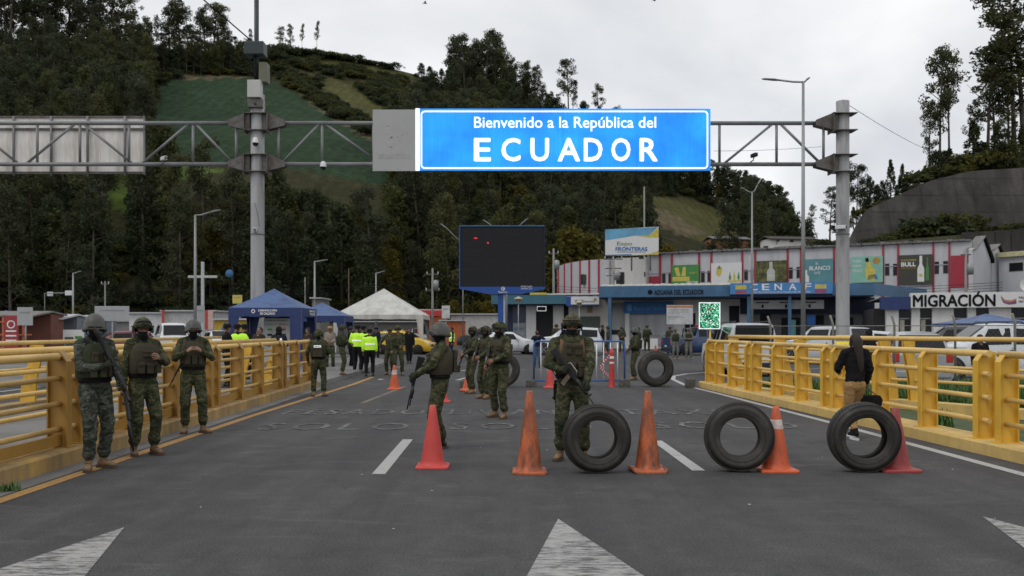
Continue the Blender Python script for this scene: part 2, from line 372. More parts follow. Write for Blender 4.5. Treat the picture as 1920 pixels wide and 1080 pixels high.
# left pavement beyond the bridge: one sheet with a kerb face
mb = MB(); ys = list(np.arange(25.62, 60, 1.0)); v = []
for y in ys: v += [(KLX(y), y, 0), (KLX(y)-.02, y, .13), (KLX(y)-.2, y, .135), (-30, y, .135)]
mb.add(v, [(4*i+j, 4*i+j+1, 4*i+j+5, 4*i+j+4) for i in range(len(ys)-1) for j in range(3)]); mb.add(v[:4]+[(-30, 25.62, 0)], [(0, 1, 2, 3, 4)])
structure(mb.build('pavement', PAVE))

# ---------------------------------------------------------------- railings
def hpost_mb(flip, h=1.12):
    """H-beam post, web across the rail, flange on the road side; local origin on the kerb"""
    s = flip; mb = MB()
    mb.prism([(-.12*s, 0), (.1*s, 0), (.1*s, h-.09), (.02*s, h+.03), (-.12*s, h+.03)], -.006, .006, 'y')
    mb.box(*sorted((.1*s, .114*s)), -.06, .06, 0, h-.085); mb.box(*sorted((-.134*s, -.12*s)), -.06, .06, 0, h+.03)
    mb.add([(.114*s, -.06, h-.088), (.114*s, .06, h-.088), (.02*s, .06, h+.045), (.02*s, -.06, h+.045), (.1*s, -.06, h-.095), (.1*s, .06, h-.095), (.01*s, .06, h+.034), (.01*s, -.06, h+.034)],
           [(0, 1, 2, 3), (7, 6, 5, 4), (0, 3, 7, 4), (1, 5, 6, 2), (0, 4, 5, 1), (3, 2, 6, 7)])
    mb.box(-.16, .16, -.09, .09, -.002, .012)
    return mb
def boltm(): return None
def panel(side, fx, zb, posts, idx_label, rails=(.22, .52, .83), bar=True, top=1.09):
    y0 = posts[0]; y1 = posts[-1]
    t = thing('bridge_railing', idx_label, 'railing', (fx(y0), y0, zb), 0, 'yellow railing panels on the bridge kerbs')
    pm = None
    for y in posts:
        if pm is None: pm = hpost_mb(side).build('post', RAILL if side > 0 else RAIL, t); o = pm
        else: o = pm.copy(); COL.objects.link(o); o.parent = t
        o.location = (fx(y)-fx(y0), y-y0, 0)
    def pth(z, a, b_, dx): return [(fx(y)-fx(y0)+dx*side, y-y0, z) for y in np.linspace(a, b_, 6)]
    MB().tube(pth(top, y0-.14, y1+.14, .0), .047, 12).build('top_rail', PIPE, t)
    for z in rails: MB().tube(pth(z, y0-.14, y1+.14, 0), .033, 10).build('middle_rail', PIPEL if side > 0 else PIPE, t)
    if bar:
        mb = MB(); pp = pth(.085, y0, y1, 0)
        for a, b_ in zip(pp, pp[1:]): mb.beam(a, b_, .05, .13)
        mb.build('bottom_bar', RAILL, t)
    return t
LX = lambda y: KLX(y)-.2
RX = lambda y: KRX(y)+.22
PL = [[.3, 2.0, 3.8, 5.55], [5.85, 7.6, 9.3, 10.95], [11.32, 13.0, 14.7, 16.45], [16.85, 18.4, 20.0, 21.8], [22.15, 23.6, 25.2]]
PR = [[.3, 2.3, 4.3, 5.95], [6.25, 8.1, 9.9, 11.6], [12.1, 13.55, 15.05, 16.75], [17.2, 18.5, 19.9, 21.3], [21.75, 23.1, 24.3, 25.2]]
side_l = ['nearest the camera', 'cut by the left photo edge', 'behind the three lined-up soldiers', 'in front of the police', 'farthest, by the soldier seen from behind']
side_r = ['nearest the camera', 'cut by the right photo edge', 'beside the walking woman', 'just past the woman', 'farthest, ending near the standing tyre']
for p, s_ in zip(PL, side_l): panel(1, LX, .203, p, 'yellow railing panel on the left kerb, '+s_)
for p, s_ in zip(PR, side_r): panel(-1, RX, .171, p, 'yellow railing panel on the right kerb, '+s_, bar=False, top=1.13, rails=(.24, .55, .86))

# slanted outer railings beyond the walkways
def slant_rail(path, zb, lean, label, posts, wall=True):
    x0, y0 = path[0]; t = thing('outer_railing', label, 'railing', (x0, y0, zb), 0, 'outer railings with slanted posts')
    L = [(x-x0, y-y0) for x, y in path]
    for z, r_ in ((1.33, .05), (1.05, .033), (.75, .033), (.45, .033)):
        MB().tube([(x, y, z) for x, y in L], r_, 10).build('rail', PIPE, t)
    tot = [0]
    for a, b_ in zip(L, L[1:]): tot.append(tot[-1]+math.dist(a, b_))
    d = Vector((L[-1][0]-L[0][0], L[-1][1]-L[0][1], 0)).normalized(); nrm = Vector((-d.y, d.x, 0))
    pm = None
    for s_ in posts:
        x = interp(s_, tot, [p[0] for p in L]); y = interp(s_, tot, [p[1] for p in L])
        if pm is None:
            mb = MB()
            for e in (-.035, .035):
                v = [(-.13, 0), (.2, 0), (.16, .45), (-.02, .95), (-.02, 1.28), (-.3*1, 1.28), (-.3, 1.1), (-.16, .5)]
                q = [nrm*lean*px_ + d*e + Vector((0, 0, z)) for px_, z in v]; q2 = [p+d*.012 for p in q]; n_ = len(q)
                mb.add(q+q2, [tuple(reversed(range(n_))), tuple(range(n_, 2*n_))]+[(i, (i+1) % n_, n_+(i+1) % n_, n_+i) for i in range(n_)])
            pm = mb.build('slanted_post', RAIL, t); o = pm
        else: o = pm.copy(); COL.objects.link(o); o.parent = t
        o.location = (x, y, 0)
    if wall:
        mb = MB()
        for a, b_ in zip(L, L[1:]): mb.beam((a[0], a[1], -.18), (b_[0], b_[1], -.18), .4, .42)
        mb.build('base_wall', KERBR if x0 > 0 else KERBL, t)
    return t
slant_rail([(-6.35, 5), (-6.35, 25.5)], -.0, 1, 'yellow outer railing with slanted posts just behind the left bridge railing', [1.5, 5.2, 9, 13, 17, 20], wall=False)
slant_rail([(-10.5, 5), (-10.5, 34)], -.0, 1, 'yellow outer railing with slanted posts on the far side of the left walkway', [2, 5.5, 9, 12.5, 15.2, 18, 21, 24, 27])
slant_rail([(11.6, 11), (9.8, 17), (6.75, 22.7), (6.3, 25)], .1, -1, 'yellow outer railing with slanted posts behind the right bridge railing', [1.5, 2.2, 4.6, 5.3, 8.6, 9.2, 11.6, 12.2, 14.5])
# weeds and grass
def blades(name, pts, h, sp, mat, label=None, cat=None):
    v = []; f = []
    for x, y, z in pts:
        a = random.uniform(0, 6.28); L = h*random.uniform(.5, 1.2); w = .008+.012*h*5; dx = math.cos(a); dy = math.sin(a); k = random.uniform(.2, .7)*L
        b_ = len(v); v += [(x-dy*w, y+dx*w, z), (x+dy*w, y-dx*w, z), (x+dx*k+dy*w*.3, y+dy*k, z+L)]; f.append((b_, b_+1, b_+2))
    mb = MB(); mb.add(v, f); o = mb.build(name, mat, recalc=False)
    if label: tag(o, label, cat)
    return o
GB = M('grass_blades', (.055, .12, .02), .7, 0, .5, 1.5, mode='pos')
stuff(blades('grass', [(x, y, -.05) for x, y in ((random.uniform(7, 24), random.uniform(9, 25.5)) for _ in range(60000)) if x > interp(y, [9, 11, 17, 22.7, 25], [12.2, 11.9, 10.1, 7.1, 6.6]) and (x < 15.8 or y < 19.8)], .35, 0, GB))
for x, y, lab in ((-4.93, 9.1, 'small green weed growing at the foot of the left kerb'), (6.2, 14.4, 'small weed growing at the foot of the right kerb, seen through the rightmost tyre')):
    blades('weed', [(x+random.gauss(0, .05), y+random.gauss(0, .05), .005) for _ in range(60)], .09, 0, GB, lab, 'weed')
for x, y, z, h, nb, lab in ((7.5, 15.6, -.05, .3, 120, 'green weed tuft behind the right railing near the woman'), (8.2, 15.0, -.05, .25, 90, 'smaller green weed tuft at the yellow base wall behind the right railing')):
    blades('weed', [(x+random.gauss(0, .12), y+random.gauss(0, .1), z) for _ in range(nb)], h, 0, GB, lab, 'weed')
# ---------------------------------------------------------------- tyres, cones, barrier
def mk_rubber():
    m, n, l, b = new_mat('worn_rubber'); v = coord(n, l, 'obj')
    c = ramp(n, l, tex(n, l, v, 4, 7, .7), [(.33, (.014, .0135, .013)), (.55, (.032, .029, .025)), (.72, (.075, .066, .052))])
    l.new(c, b.inputs['Base Color']); b.inputs['Roughness'].default_value = .62; bump(n, l, b, tex(n, l, v, 50, 4), .3, .004); return m
RUB = mk_rubber()
def tyre_parts(Ro, Ri, w, t, grooves=4, treads=64):
    """axis along local Y, standing on z=0"""
    c = (0, 0, Ro); hw = w/2
    mb = MB()
    pr = [(Ro-.045, -hw*.93), (Ro-.09*Ro*1.2, -hw*1.02), ((Ro+Ri)/2+.01, -hw*1.06), (Ri+.06, -hw*.98), (Ri+.03, -hw*.9), (Ri+.018, -hw*.86), (Ri, -hw*.82), (Ri, -hw*.68),
          (Ri+.03, -hw*.66), (Ri+.07, -hw*.8), (Ro-.07, -hw*.86), (Ro-.03, -hw*.6), (Ro-.03, 0)]
    pr = pr+[(r_, -z) for r_, z in reversed(pr[:-1])]
    mb.lathe(pr+[(Ro-.012, hw*.88), (Ro-.008, 0), (Ro-.012, -hw*.88)], 72, c, axis='y', closed=True)
    for s_ in (-1, 1):
        for r_ in (Ri+.055, Ro-.075): mb.lathe([(r_-.004, s_*hw*1.03), (r_, s_*hw*1.07), (r_+.004, s_*hw*1.03)], 64, c, axis='y')
    mb.build('sidewall', RUB, t)
    tb = MB(); k = 5; pit = 2*math.pi/treads
    for i in range(treads):
        for j in range(k):
            y0 = -hw*.92+j*(2*hw*.92/k); y1 = y0+2*hw*.92/k-.012; a0 = i*pit+(j % 2)*pit*.4; a1 = a0+pit*.82
            crown = .004*abs(j-2)**1.6; r0 = Ro-.02; r1 = Ro-crown; v = []
            for r_, yy0, yy1 in ((r0, y0, y1), (r1, y0, y1)):
                for a in (a0, a1):
                    for y in (yy0, yy1): v.append((r_*math.cos(a), y, Ro+r_*math.sin(a)))
            tb.add(v, [(4, 5, 7, 6), (0, 1, 5, 4), (2, 6, 7, 3), (0, 4, 6, 2), (1, 3, 7, 5)])
    tb.build('tread', RUB, t, kind='stuff')
def tyre(px, bottom, dpx, rot, label, wd=.22, ri=.57, lean=0):
    d = D(bottom); Ro = dpx/F*d/2
    t = thing('tyre', label, 'tyre', (X(px, d), d, 0), R(rot), 'old tyres standing on the road'); t.rotation_euler = (R(lean), 0, R(rot))
    tyre_parts(Ro, Ro*ri, wd, t); return t
tyre(1118, 886, 129, 3, 'worn black tyre standing in front of the soldier in the middle of the road', .22, .56, 3)
tyre(1386, 884, 130, -7, 'worn black tyre standing left of the orange cone with the white collar', .22, .56, -3)
tyre(1618, 884, 131, -3, 'brownish tyre turned at an angle, leaning against the dull red cone at right', .23, .58, 4)
tyre(1229, 725, 67, 3, 'large black tyre standing right of the blue crowd barrier', .26, .52)
tyre(942, 726, 66, 0, 'large black tyre half hidden behind the two soldiers with rifles', .26, .56)

def mk_cone(name, col, dirtc, amt, rough=.5):
    m, n, l, b = new_mat(name); v = coord(n, l, 'obj'); v2 = coord(n, l, 'obj', (6, 6, 2.6))
    c = ramp(n, l, tex(n, l, v, 5, 5), [(.3, tuple(x*.82 for x in col)), (.7, col)])
    d = tex(n, l, v2, 1.3, 8, .72, .3); f = ramp(n, l, d, [(.62-amt*.22, (0, 0, 0)), (.8-amt*.2, (1, 1, 1))])
    c = mixc(n, l, math_(n, l, 'MULTIPLY', f, .85), c, dirtc)
    d2 = ramp(n, l, tex(n, l, v, 11, 8, .8), [(.62, (0, 0, 0)), (.7, (1, 1, 1))]); c = mixc(n, l, math_(n, l, 'MULTIPLY', d2, .6*amt+.1), c, dirtc)
    l.new(c, b.inputs['Base Color']); b.inputs['Roughness'].default_value = rough; return m
CPINK = mk_cone('cone_pink_red', (.58, .06, .05), (.3, .05, .045), .2)
CRED = mk_cone('cone_dull_red', (.36, .05, .05), (.09, .03, .03), .5)
CORD = mk_cone('cone_dirty_orange', (.56, .13, .04), (.085, .04, .025), 1.0)
CORG = mk_cone('cone_orange', (.62, .11, .035), (.13, .045, .03), .45)
CWH = M('cone_collar_white', (.6, .6, .58), .4, 0, .1, 4, dirt=(.4, .12, .08), dsc=7)
def cone(px, bottom, top, mat, label, base=.40, rot=0, collars=(), square=1, warp=0, tiltx=0):
    d = D(bottom)+base*.5; d0 = D(bottom); H = (bottom-top)/F*d0
    t = thing('traffic_cone', label, 'traffic cone', (X(px, d0), d, 0), R(rot), 'traffic cones on the road'); t.rotation_euler = (0, R(tiltx), R(rot))
    mb = MB(); h = base/2; c_ = .03
    poly = [(-h+c_, -h), (h-c_, -h), (h, -h+c_), (h, h-c_), (h-c_, h), (-h+c_, h), (-h, h-c_), (-h, -h+c_)]
    n_ = len(poly); v = []
    for k, (z, s_) in enumerate(((0, 1), (.022, 1), (.036, .93))):
        for i, p in enumerate(poly):
            wz = warp*(.03 if i in (2, 3) else (.02 if i in (6, 7) else 0)); v.append((p[0]*s_, p[1]*s_, z+wz+(0 if k else 0)))
    mb.add(v, [tuple(reversed(range(n_))), tuple(range(2*n_, 3*n_))]+[(k*n_+i, k*n_+(i+1) % n_, (k+1)*n_+(i+1) % n_, (k+1)*n_+i) for k in range(2) for i in range(n_)])
    mb.build('base', mat, t, bevel=.004)
    r0 = base*.37; r1 = .034; mb = MB()
    def rr(z): return r0+(r1-r0)*((z-.03)/(H-.03))
    mb.lathe([(r0+.012, .034), (r0+.003, .042), (rr(.09), .09), (rr(H*.3), H*.3), (rr(H*.6), H*.6), (rr(H*.85), H*.85), (r1+.002, H-.012), (r1-.006, H), (r1-.018, H-.002), (r1-.02, H-.06), (.005, H-.3)], 32)
    mb.build('cone_body', mat, t)
    for a, b_, cm in collars:
        MB().lathe([(rr(H*a)+.004, H*a), (rr(H*b_)+.004, H*b_)], 32).build('reflective_collar', cm, t)
    return t
cone(809, 881, 762, CPINK, 'clean pinkish red traffic cone in front of the soldier seen in profile', .385)
cone(994, 891, 735, CORD, 'tall dirty orange traffic cone left of the middle tyre', .395, 0)
cone(1220, 889, 735, CORD, 'tall dirty orange traffic cone right of the middle tyre, base bent', .395, 4, warp=1)
cone(1466, 888, 765, CORG, 'orange traffic cone with a scuffed white collar', .43, 0, ((.655, .8, CWH),))
cone(1695, 887, 767, CRED, 'dull dark red traffic cone beside the turned tyre', .45, 0)
cone(738, 731, 685, CORG, 'small orange traffic cone with a white band on the empty left lane', .38, 0, ((.62, .8, CWH),))
cone(877, 734, 681, CORG, 'leaning orange traffic cone behind the group of three soldiers', .42, 0, tiltx=4)
cone(829, 755, 722, CPINK, 'red traffic cone mostly hidden behind the soldier seen in profile', .36)
cone(1033, 728, 682, CPINK, 'red traffic cone behind the blue barrier, beside its left end', .4)
cone(1230, 664, 647, CORG, 'tiny far traffic cone between the distant soldiers', .35)
cone(1139, 663, 648, CORG, 'tiny far traffic cone behind the blue barrier', .35)
STONE = M('rough_stone', (.09, .085, .075), .95, 0, .35, 8, .8, 20)
def stone(px, y, w, h, lab):
    d = D(y); o = MB()
    b = bmesh.new(); bmesh.ops.create_cube(b, size=1); bmesh.ops.subdivide_edges(b, edges=b.edges, cuts=4, use_grid_fill=True)
    wx = w/F*d; hz = h/F*d
    for v in b.verts:
        q = v.co*1.0; q = q.normalized()*.25+q*.68; q += noise.noise_vector(q*3+Vector((px, 0, 0)))*.09; v.co = Vector((q.x*wx, q.y*wx*.8, (q.z+.45)*hz))
    me = bpy.data.meshes.new('stone'); b.to_mesh(me); b.free(); me.materials.append(STONE); o = bpy.data.objects.new('stone', me); COL.objects.link(o); o.location = (X(px, d), d, 0)
    tag(o, lab, 'stone', 'rough stone blocks along the bridge end'); return o
stone(996, 726, 17, 14, 'rough grey stone block at the left foot of the blue barrier')
stone(1171, 726, 17, 15, 'rough grey stone block at the right foot of the blue barrier')
stone(1294, 727, 17, 17, 'squarish dark stone block on the white line near the right railing end')
stone(869, 727, 12, 12, 'small stone block beside the leaning orange cone')
stone(1248, 726, 10, 5, 'small flat stone wedged under the tyre right of the barrier')
BLUEP = M('barrier_blue_paint', (.04, .12, .34), .45, 0, .15); WHITEP = M('barrier_white_paint', (.7, .71, .73), .45, 0, .12)
def barrier():
    d = D(725); x0 = X(1001, d); x1 = X(1171, d); w = x1-x0; h = Z(640, d)-.12
    t = thing('crowd_barrier', 'crowd barrier with blue tube frame and white upright bars across the road', 'barrier', (x0, d, 0))
    z0 = .17; zt = h+.12; r_ = .1
    MB().tube([(0, 0, z0), (0, 0, zt-r_), (r_*.3, 0, zt-r_*.3), (r_, 0, zt), (w-r_, 0, zt), (w-r_*.3, 0, zt-r_*.3), (w, 0, zt-r_), (w, 0, z0)], .027, 8).build('frame', BLUEP, t)
    MB().tube([(0, 0, z0), (w, 0, z0)], .023, 8).build('bottom_rail', BLUEP, t)
    n_ = 13; pm = None
    for i in range(1, n_):
        if pm is None: pm = MB().tube([(0, 0, z0), (0, 0, zt)], .016, 6).build('upright_bar', WHITEP, t); o = pm
        else: o = pm.copy(); COL.objects.link(o); o.parent = t
        o.location = (w*i/n_, 0, 0)
    for x in (0, w):
        MB().tube([(x, -.3, .015), (x, -.05, .1), (x, 0, z0), (x, .05, .1), (x, .3, .015)], .018, 8).build('foot', BLUEP, t)
barrier()
REDP = M('red_frame_paint', (.5, .04, .035), .5, 0, .2)
def delineator():
    d = D(727)+.35; x = X(1147, d)
    t = thing('red_warning_stand', 'red and white post with a folded triangular warning frame behind the blue barrier', 'warning stand', (x, d, 0))
    H = 1.08
    MB().lathe([(.1, 0), (.085, .05), (.075, .3), (.05, .85), (.06, .95), (.045, H), (.0, H+.01)], 12).build('post', REDP, t)
    for a, b_ in ((.8, .87), (.66, .71)): MB().lathe([(.066, a), (.062, b_)], 12).build('white_band', WHITEP, t)
    L = [(-.05, -.02, .92), (-.33, -.02, .56), (-.04, -.02, .26)]
    for a, b_ in zip(L, L[1:]):
        o = MB(); k = 6
        o.beam(a, b_, .02, .04); o.build('triangle_bar', REDP, t)
        m2 = MB()
        for i in range(k):
            p = Vector(a).lerp(Vector(b_), (i+.35)/k); q = Vector(a).lerp(Vector(b_), (i+.6)/k); m2.beam(p, q, .024, .042)
        m2.build('white_stripe', WHITEP, t)
delineator()
# litter and patches on the road
for i in range(14):
    x = random.uniform(-4.4, 5.5); y = random.uniform(6.5, 13); mb = MB(); s_ = random.uniform(.008, .02)
    mb.add([(x-s_, y, .006), (x+s_*.6, y-s_, .01), (x+s_*1.4, y+s_*.6, .007), (x, y+s_, .012)], [(0, 1, 2, 3)])
    if i == 0: LM = M('litter', (.45, .42, .36), .8)
    tag(mb.build('litter', LM), 'tiny pale scrap lying on the grey asphalt', 'litter', 'scraps scattered on the asphalt')
# ---------------------------------------------------------------- people
def mk_camo(name, cols, scale=9, rough=.9, stretch=(1, 1, 1.8)):
    m, n, l, b = new_mat(name); v = coord(n, l, 'obj', stretch)
    c = ramp(n, l, tex(n, l, v, 2.5, 2), [(.4, cols[0]), (.6, cols[0])])
    for i, (cc, th) in enumerate(zip(cols[1:], (.5, .56, .6, .62))):
        vv = coord(n, l, 'obj', stretch); mp = n.new('ShaderNodeMapping'); mp.inputs['Location'].default_value = (i*7.3, i*3.1, i*5.7); l.new(vv, mp.inputs[0])
        t = tex(n, l, mp.outputs[0], scale*(1+.35*i), 4, .62, .7); k = ramp(n, l, t, [(th-.012, (0, 0, 0)), (th+.012, (1, 1, 1))]); c = mixc(n, l, k, c, cc)
    w = tex(n, l, v, 45, 3); c = mixc(n, l, .35, c, ramp(n, l, w, [(.3, (.7, .7, .7)), (.7, (1.2, 1.2, 1.2))]), 'MULTIPLY')
    l.new(c, b.inputs['Base Color']); b.inputs['Roughness'].default_value = rough; b.inputs['Specular IOR Level'].default_value = .2
    bump(n, l, b, tex(n, l, coord(n, l, 'obj', (1, 1, .55)), 22, 5, .6, 1.2), .9, .02); return m
CAMO = mk_camo('camouflage_green', [(.058, .060, .030), (.026, .034, .015), (.10, .096, .052), (.036, .027, .017), (.012, .015, .009)], 6.5)
CAMO2 = mk_camo('camouflage_blue_green', [(.06, .068, .052), (.026, .033, .025), (.10, .11, .09), (.036, .034, .026), (.012, .015, .012)], 8)
CAMO3 = mk_camo('camouflage_grey', [(.17, .175, .16), (.09, .095, .085), (.23, .23, .21), (.06, .06, .055)], 14)
def cloth(name, col, rough=.9):
    m, n, l, b = new_mat(name); v = coord(n, l, 'obj')
    c = ramp(n, l, tex(n, l, v, 6, 5), [(.3, tuple(x*.78 for x in col)), (.7, tuple(x*1.15 for x in col))]); l.new(c, b.inputs['Base Color'])
    b.inputs['Roughness'].default_value = rough; b.inputs['Specular IOR Level'].default_value = .2
    bump(n, l, b, tex(n, l, coord(n, l, 'obj', (1, 1, .5)), 16, 5, .6, 1.2), .8, .02); return m
BLK = cloth('black_cloth', (.009, .009, .011)); NAVY = cloth('navy_cloth', (.014, .018, .032)); DARKB = cloth('dark_brown_cloth', (.035, .028, .022))
JEAN = cloth('blue_denim', (.06, .09, .15)); BEIGE = cloth('beige_cloth', (.24, .21, .17)); KHAKI = cloth('khaki_cloth', (.34, .21, .09)); BLUEC = cloth('blue_cloth', (.03, .07, .18))
LIME = M('lime_hi_vis', (.42, .75, .03), .6, 0, .08, 8, .3, 30, emit=.22); SILV = M('reflective_silver', (.75, .78, .78), .4, 0, .06, 9, emit=.35)  # both emit a little: flash light thrown back, put into the material
GREYC = cloth('grey_cloth', (.12, .12, .12)); WHC = cloth('white_cloth', (.5, .5, .5)); REDC = cloth('red_cloth', (.3, .02, .025))
SKIN = M('skin', (.21, .105, .065), .55, 0, .12, 12, .1, 60); HAIR = M('black_hair', (.018, .011, .008), .75, 0, .3, 30, .5, 90, vs_=(1, 1, .15))
BOOT = M('tan_boot_leather', (.24, .15, .075), .75, 0, .25, 9, .3, 60, dirt=(.1, .065, .04), dsc=8); BOOTB = M('brown_boot_leather', (.16, .095, .06), .75, 0, .25, 9, .3, 60)
BOOTK = M('black_shoe_leather', (.012, .012, .012), .45); SNEAK = M('white_sneaker', (.6, .6, .6), .6, 0, .1); SOLE = M('boot_sole', (.07, .045, .028), .8)
VEST = cloth('vest_olive_brown', (.055, .048, .032)); VESTG = cloth('vest_green', (.035, .042, .024)); TAN = cloth('tan_webbing', (.13, .085, .05)); GLOVE = cloth('glove_green', (.03, .034, .022))
HELG = M('helmet_grey_green', (.065, .068, .058), .5, 0, .15, 9, .15, 80, dirt=(.03, .03, .028), dsc=6)
GUNM = M('gun_metal', (.018, .019, .021), .42, .3, .25, 18); GUNB = M('gun_blue_black', (.02, .025, .035), .35, .4, .2, 12); MAGM = M('magazine_bare_metal', (.2, .16, .12), .4, .5, .3, 20)
EYEM = M('eye_dark', (.02, .015, .012), .2)

def ik(a, b, l1, l2, pole):
    """middle joint of a two-bone chain from a to b, bent towards pole"""
    a = Vector(a); b = Vector(b); d = b-a; L = d.length
    if L > (l1+l2)*.995: b = a+d.normalized()*(l1+l2)*.995; d = b-a; L = d.length
    t = (l1*l1-l2*l2+L*L)/(2*L); h = math.sqrt(max(0, l1*l1-t*t)); u = d.normalized(); p = Vector(pole); p = (p-u*p.dot(u)).normalized()
    return a+u*t+p*h, b
def frame(y, z):
    y = Vector(y).normalized(); z = Vector(z); z = (z-y*z.dot(y)).normalized(); x = y.cross(z); return Matrix((x, y, z)).transposed()
def hand_mb(mb, wrist, dirn, back, side, curl, mi, k=1):
    """palm, four unequal bent fingers, thumb from the side. side=+1 right hand"""
    Fm = frame(dirn, back); w = Vector(wrist)
    def T(x, y, z): return w+Fm @ Vector((x*side*k, y*k, z*k))
    mb.tube([T(0, -.03, 0), T(0, .0, 0), T(0, .04, 0), T(0, .085, 0), T(0, .095, 0)], [(.02*k, .024*k), (.017*k, .028*k), (.015*k, .038*k), (.013*k, .04*k), (.008*k, .036*k)], 8, mi, up=Fm @ Vector((0, 0, 1)))
    for i, (x, L) in enumerate(((-.03, .072), (-.01, .08), (.011, .074), (.03, .058))):
        a = 0; p = [T(x*.9, .07, 0)]; cx, cy = .085, 0
        p.append(T(x, cx, cy)); y, z = cx, 0
        for s_ in (.42, .33, .25):
            a += curl*(1.0 if s_ < .4 else .8); y += L*s_*math.cos(a); z -= L*s_*math.sin(a); p.append(T(x*1.05, y, z))
        mb.tube(p, [.0095*k, .0092*k, .0088*k, .008*k, .0062*k], 6, mi)
    c = curl*.6
    mb.tube([T(-.02, .02, -.005), T(-.045, .045, -.012-.01*c), T(-.054+.008*c, .072, -.02-.03*c), T(-.045+.02*c, .095, -.026-.035*c)], [.013*k, .0115*k, .01*k, .007*k], 6, mi)
def bulge(cs):
    return cs
def helmet_mb(kind, c=(0, 0, 0)):
    """dome over ears and nape, facing +Y"""
    mb = MB(); nu = 28; nv = 9; rx, ry, rz = (.128, .15, .148) if kind == 'round' else (.122, .146, .14)
    v = []
    for lay, k in ((0, 1), (1, .93)):
        for i in range(nv+1):
            for j in range(nu):
                a = 2*math.pi*j/nu; s_ = math.sin(a); cs = math.cos(a)
                if kind == 'round': zlo = -.035+ (.03 if s_ > .75 else 0)-.02*(abs(cs) > .5)-.02*(s_ < -.3)
                else: zlo = -.005-.055*max(0, -s_)**.5*(1)-.0*abs(cs)
                th = (i/nv); ang = th*math.pi/2; z = math.cos(ang)*rz if th < 1 else 0; r_ = math.sin(ang)
                z = z*(1)+zlo*(th**3); fl = 1+(.05 if (th > .9 and kind == 'round') else 0)+(.06*max(0, s_)*(th > .95) if kind == 'round' else 0)
                v.append((c[0]+rx*r_*cs*k*fl, c[1]+ry*r_*s_*k*fl, c[2]+z-(0 if lay == 0 else .006)*(1-th)))
    f = []
    for lay in (0, 1):
        o = lay*(nv+1)*nu
        for i in range(nv):
            for j in range(nu): q = (o+i*nu+j, o+i*nu+(j+1) % nu, o+(i+1)*nu+(j+1) % nu, o+(i+1)*nu+j); f.append(q if lay == 0 else tuple(reversed(q)))
    for j in range(nu): a = nv*nu+j; b_ = nv*nu+(j+1) % nu; f.append((a, b_, b_+(nv+1)*nu, a+(nv+1)*nu))
    mb.add(v, f, 0, True); return mb

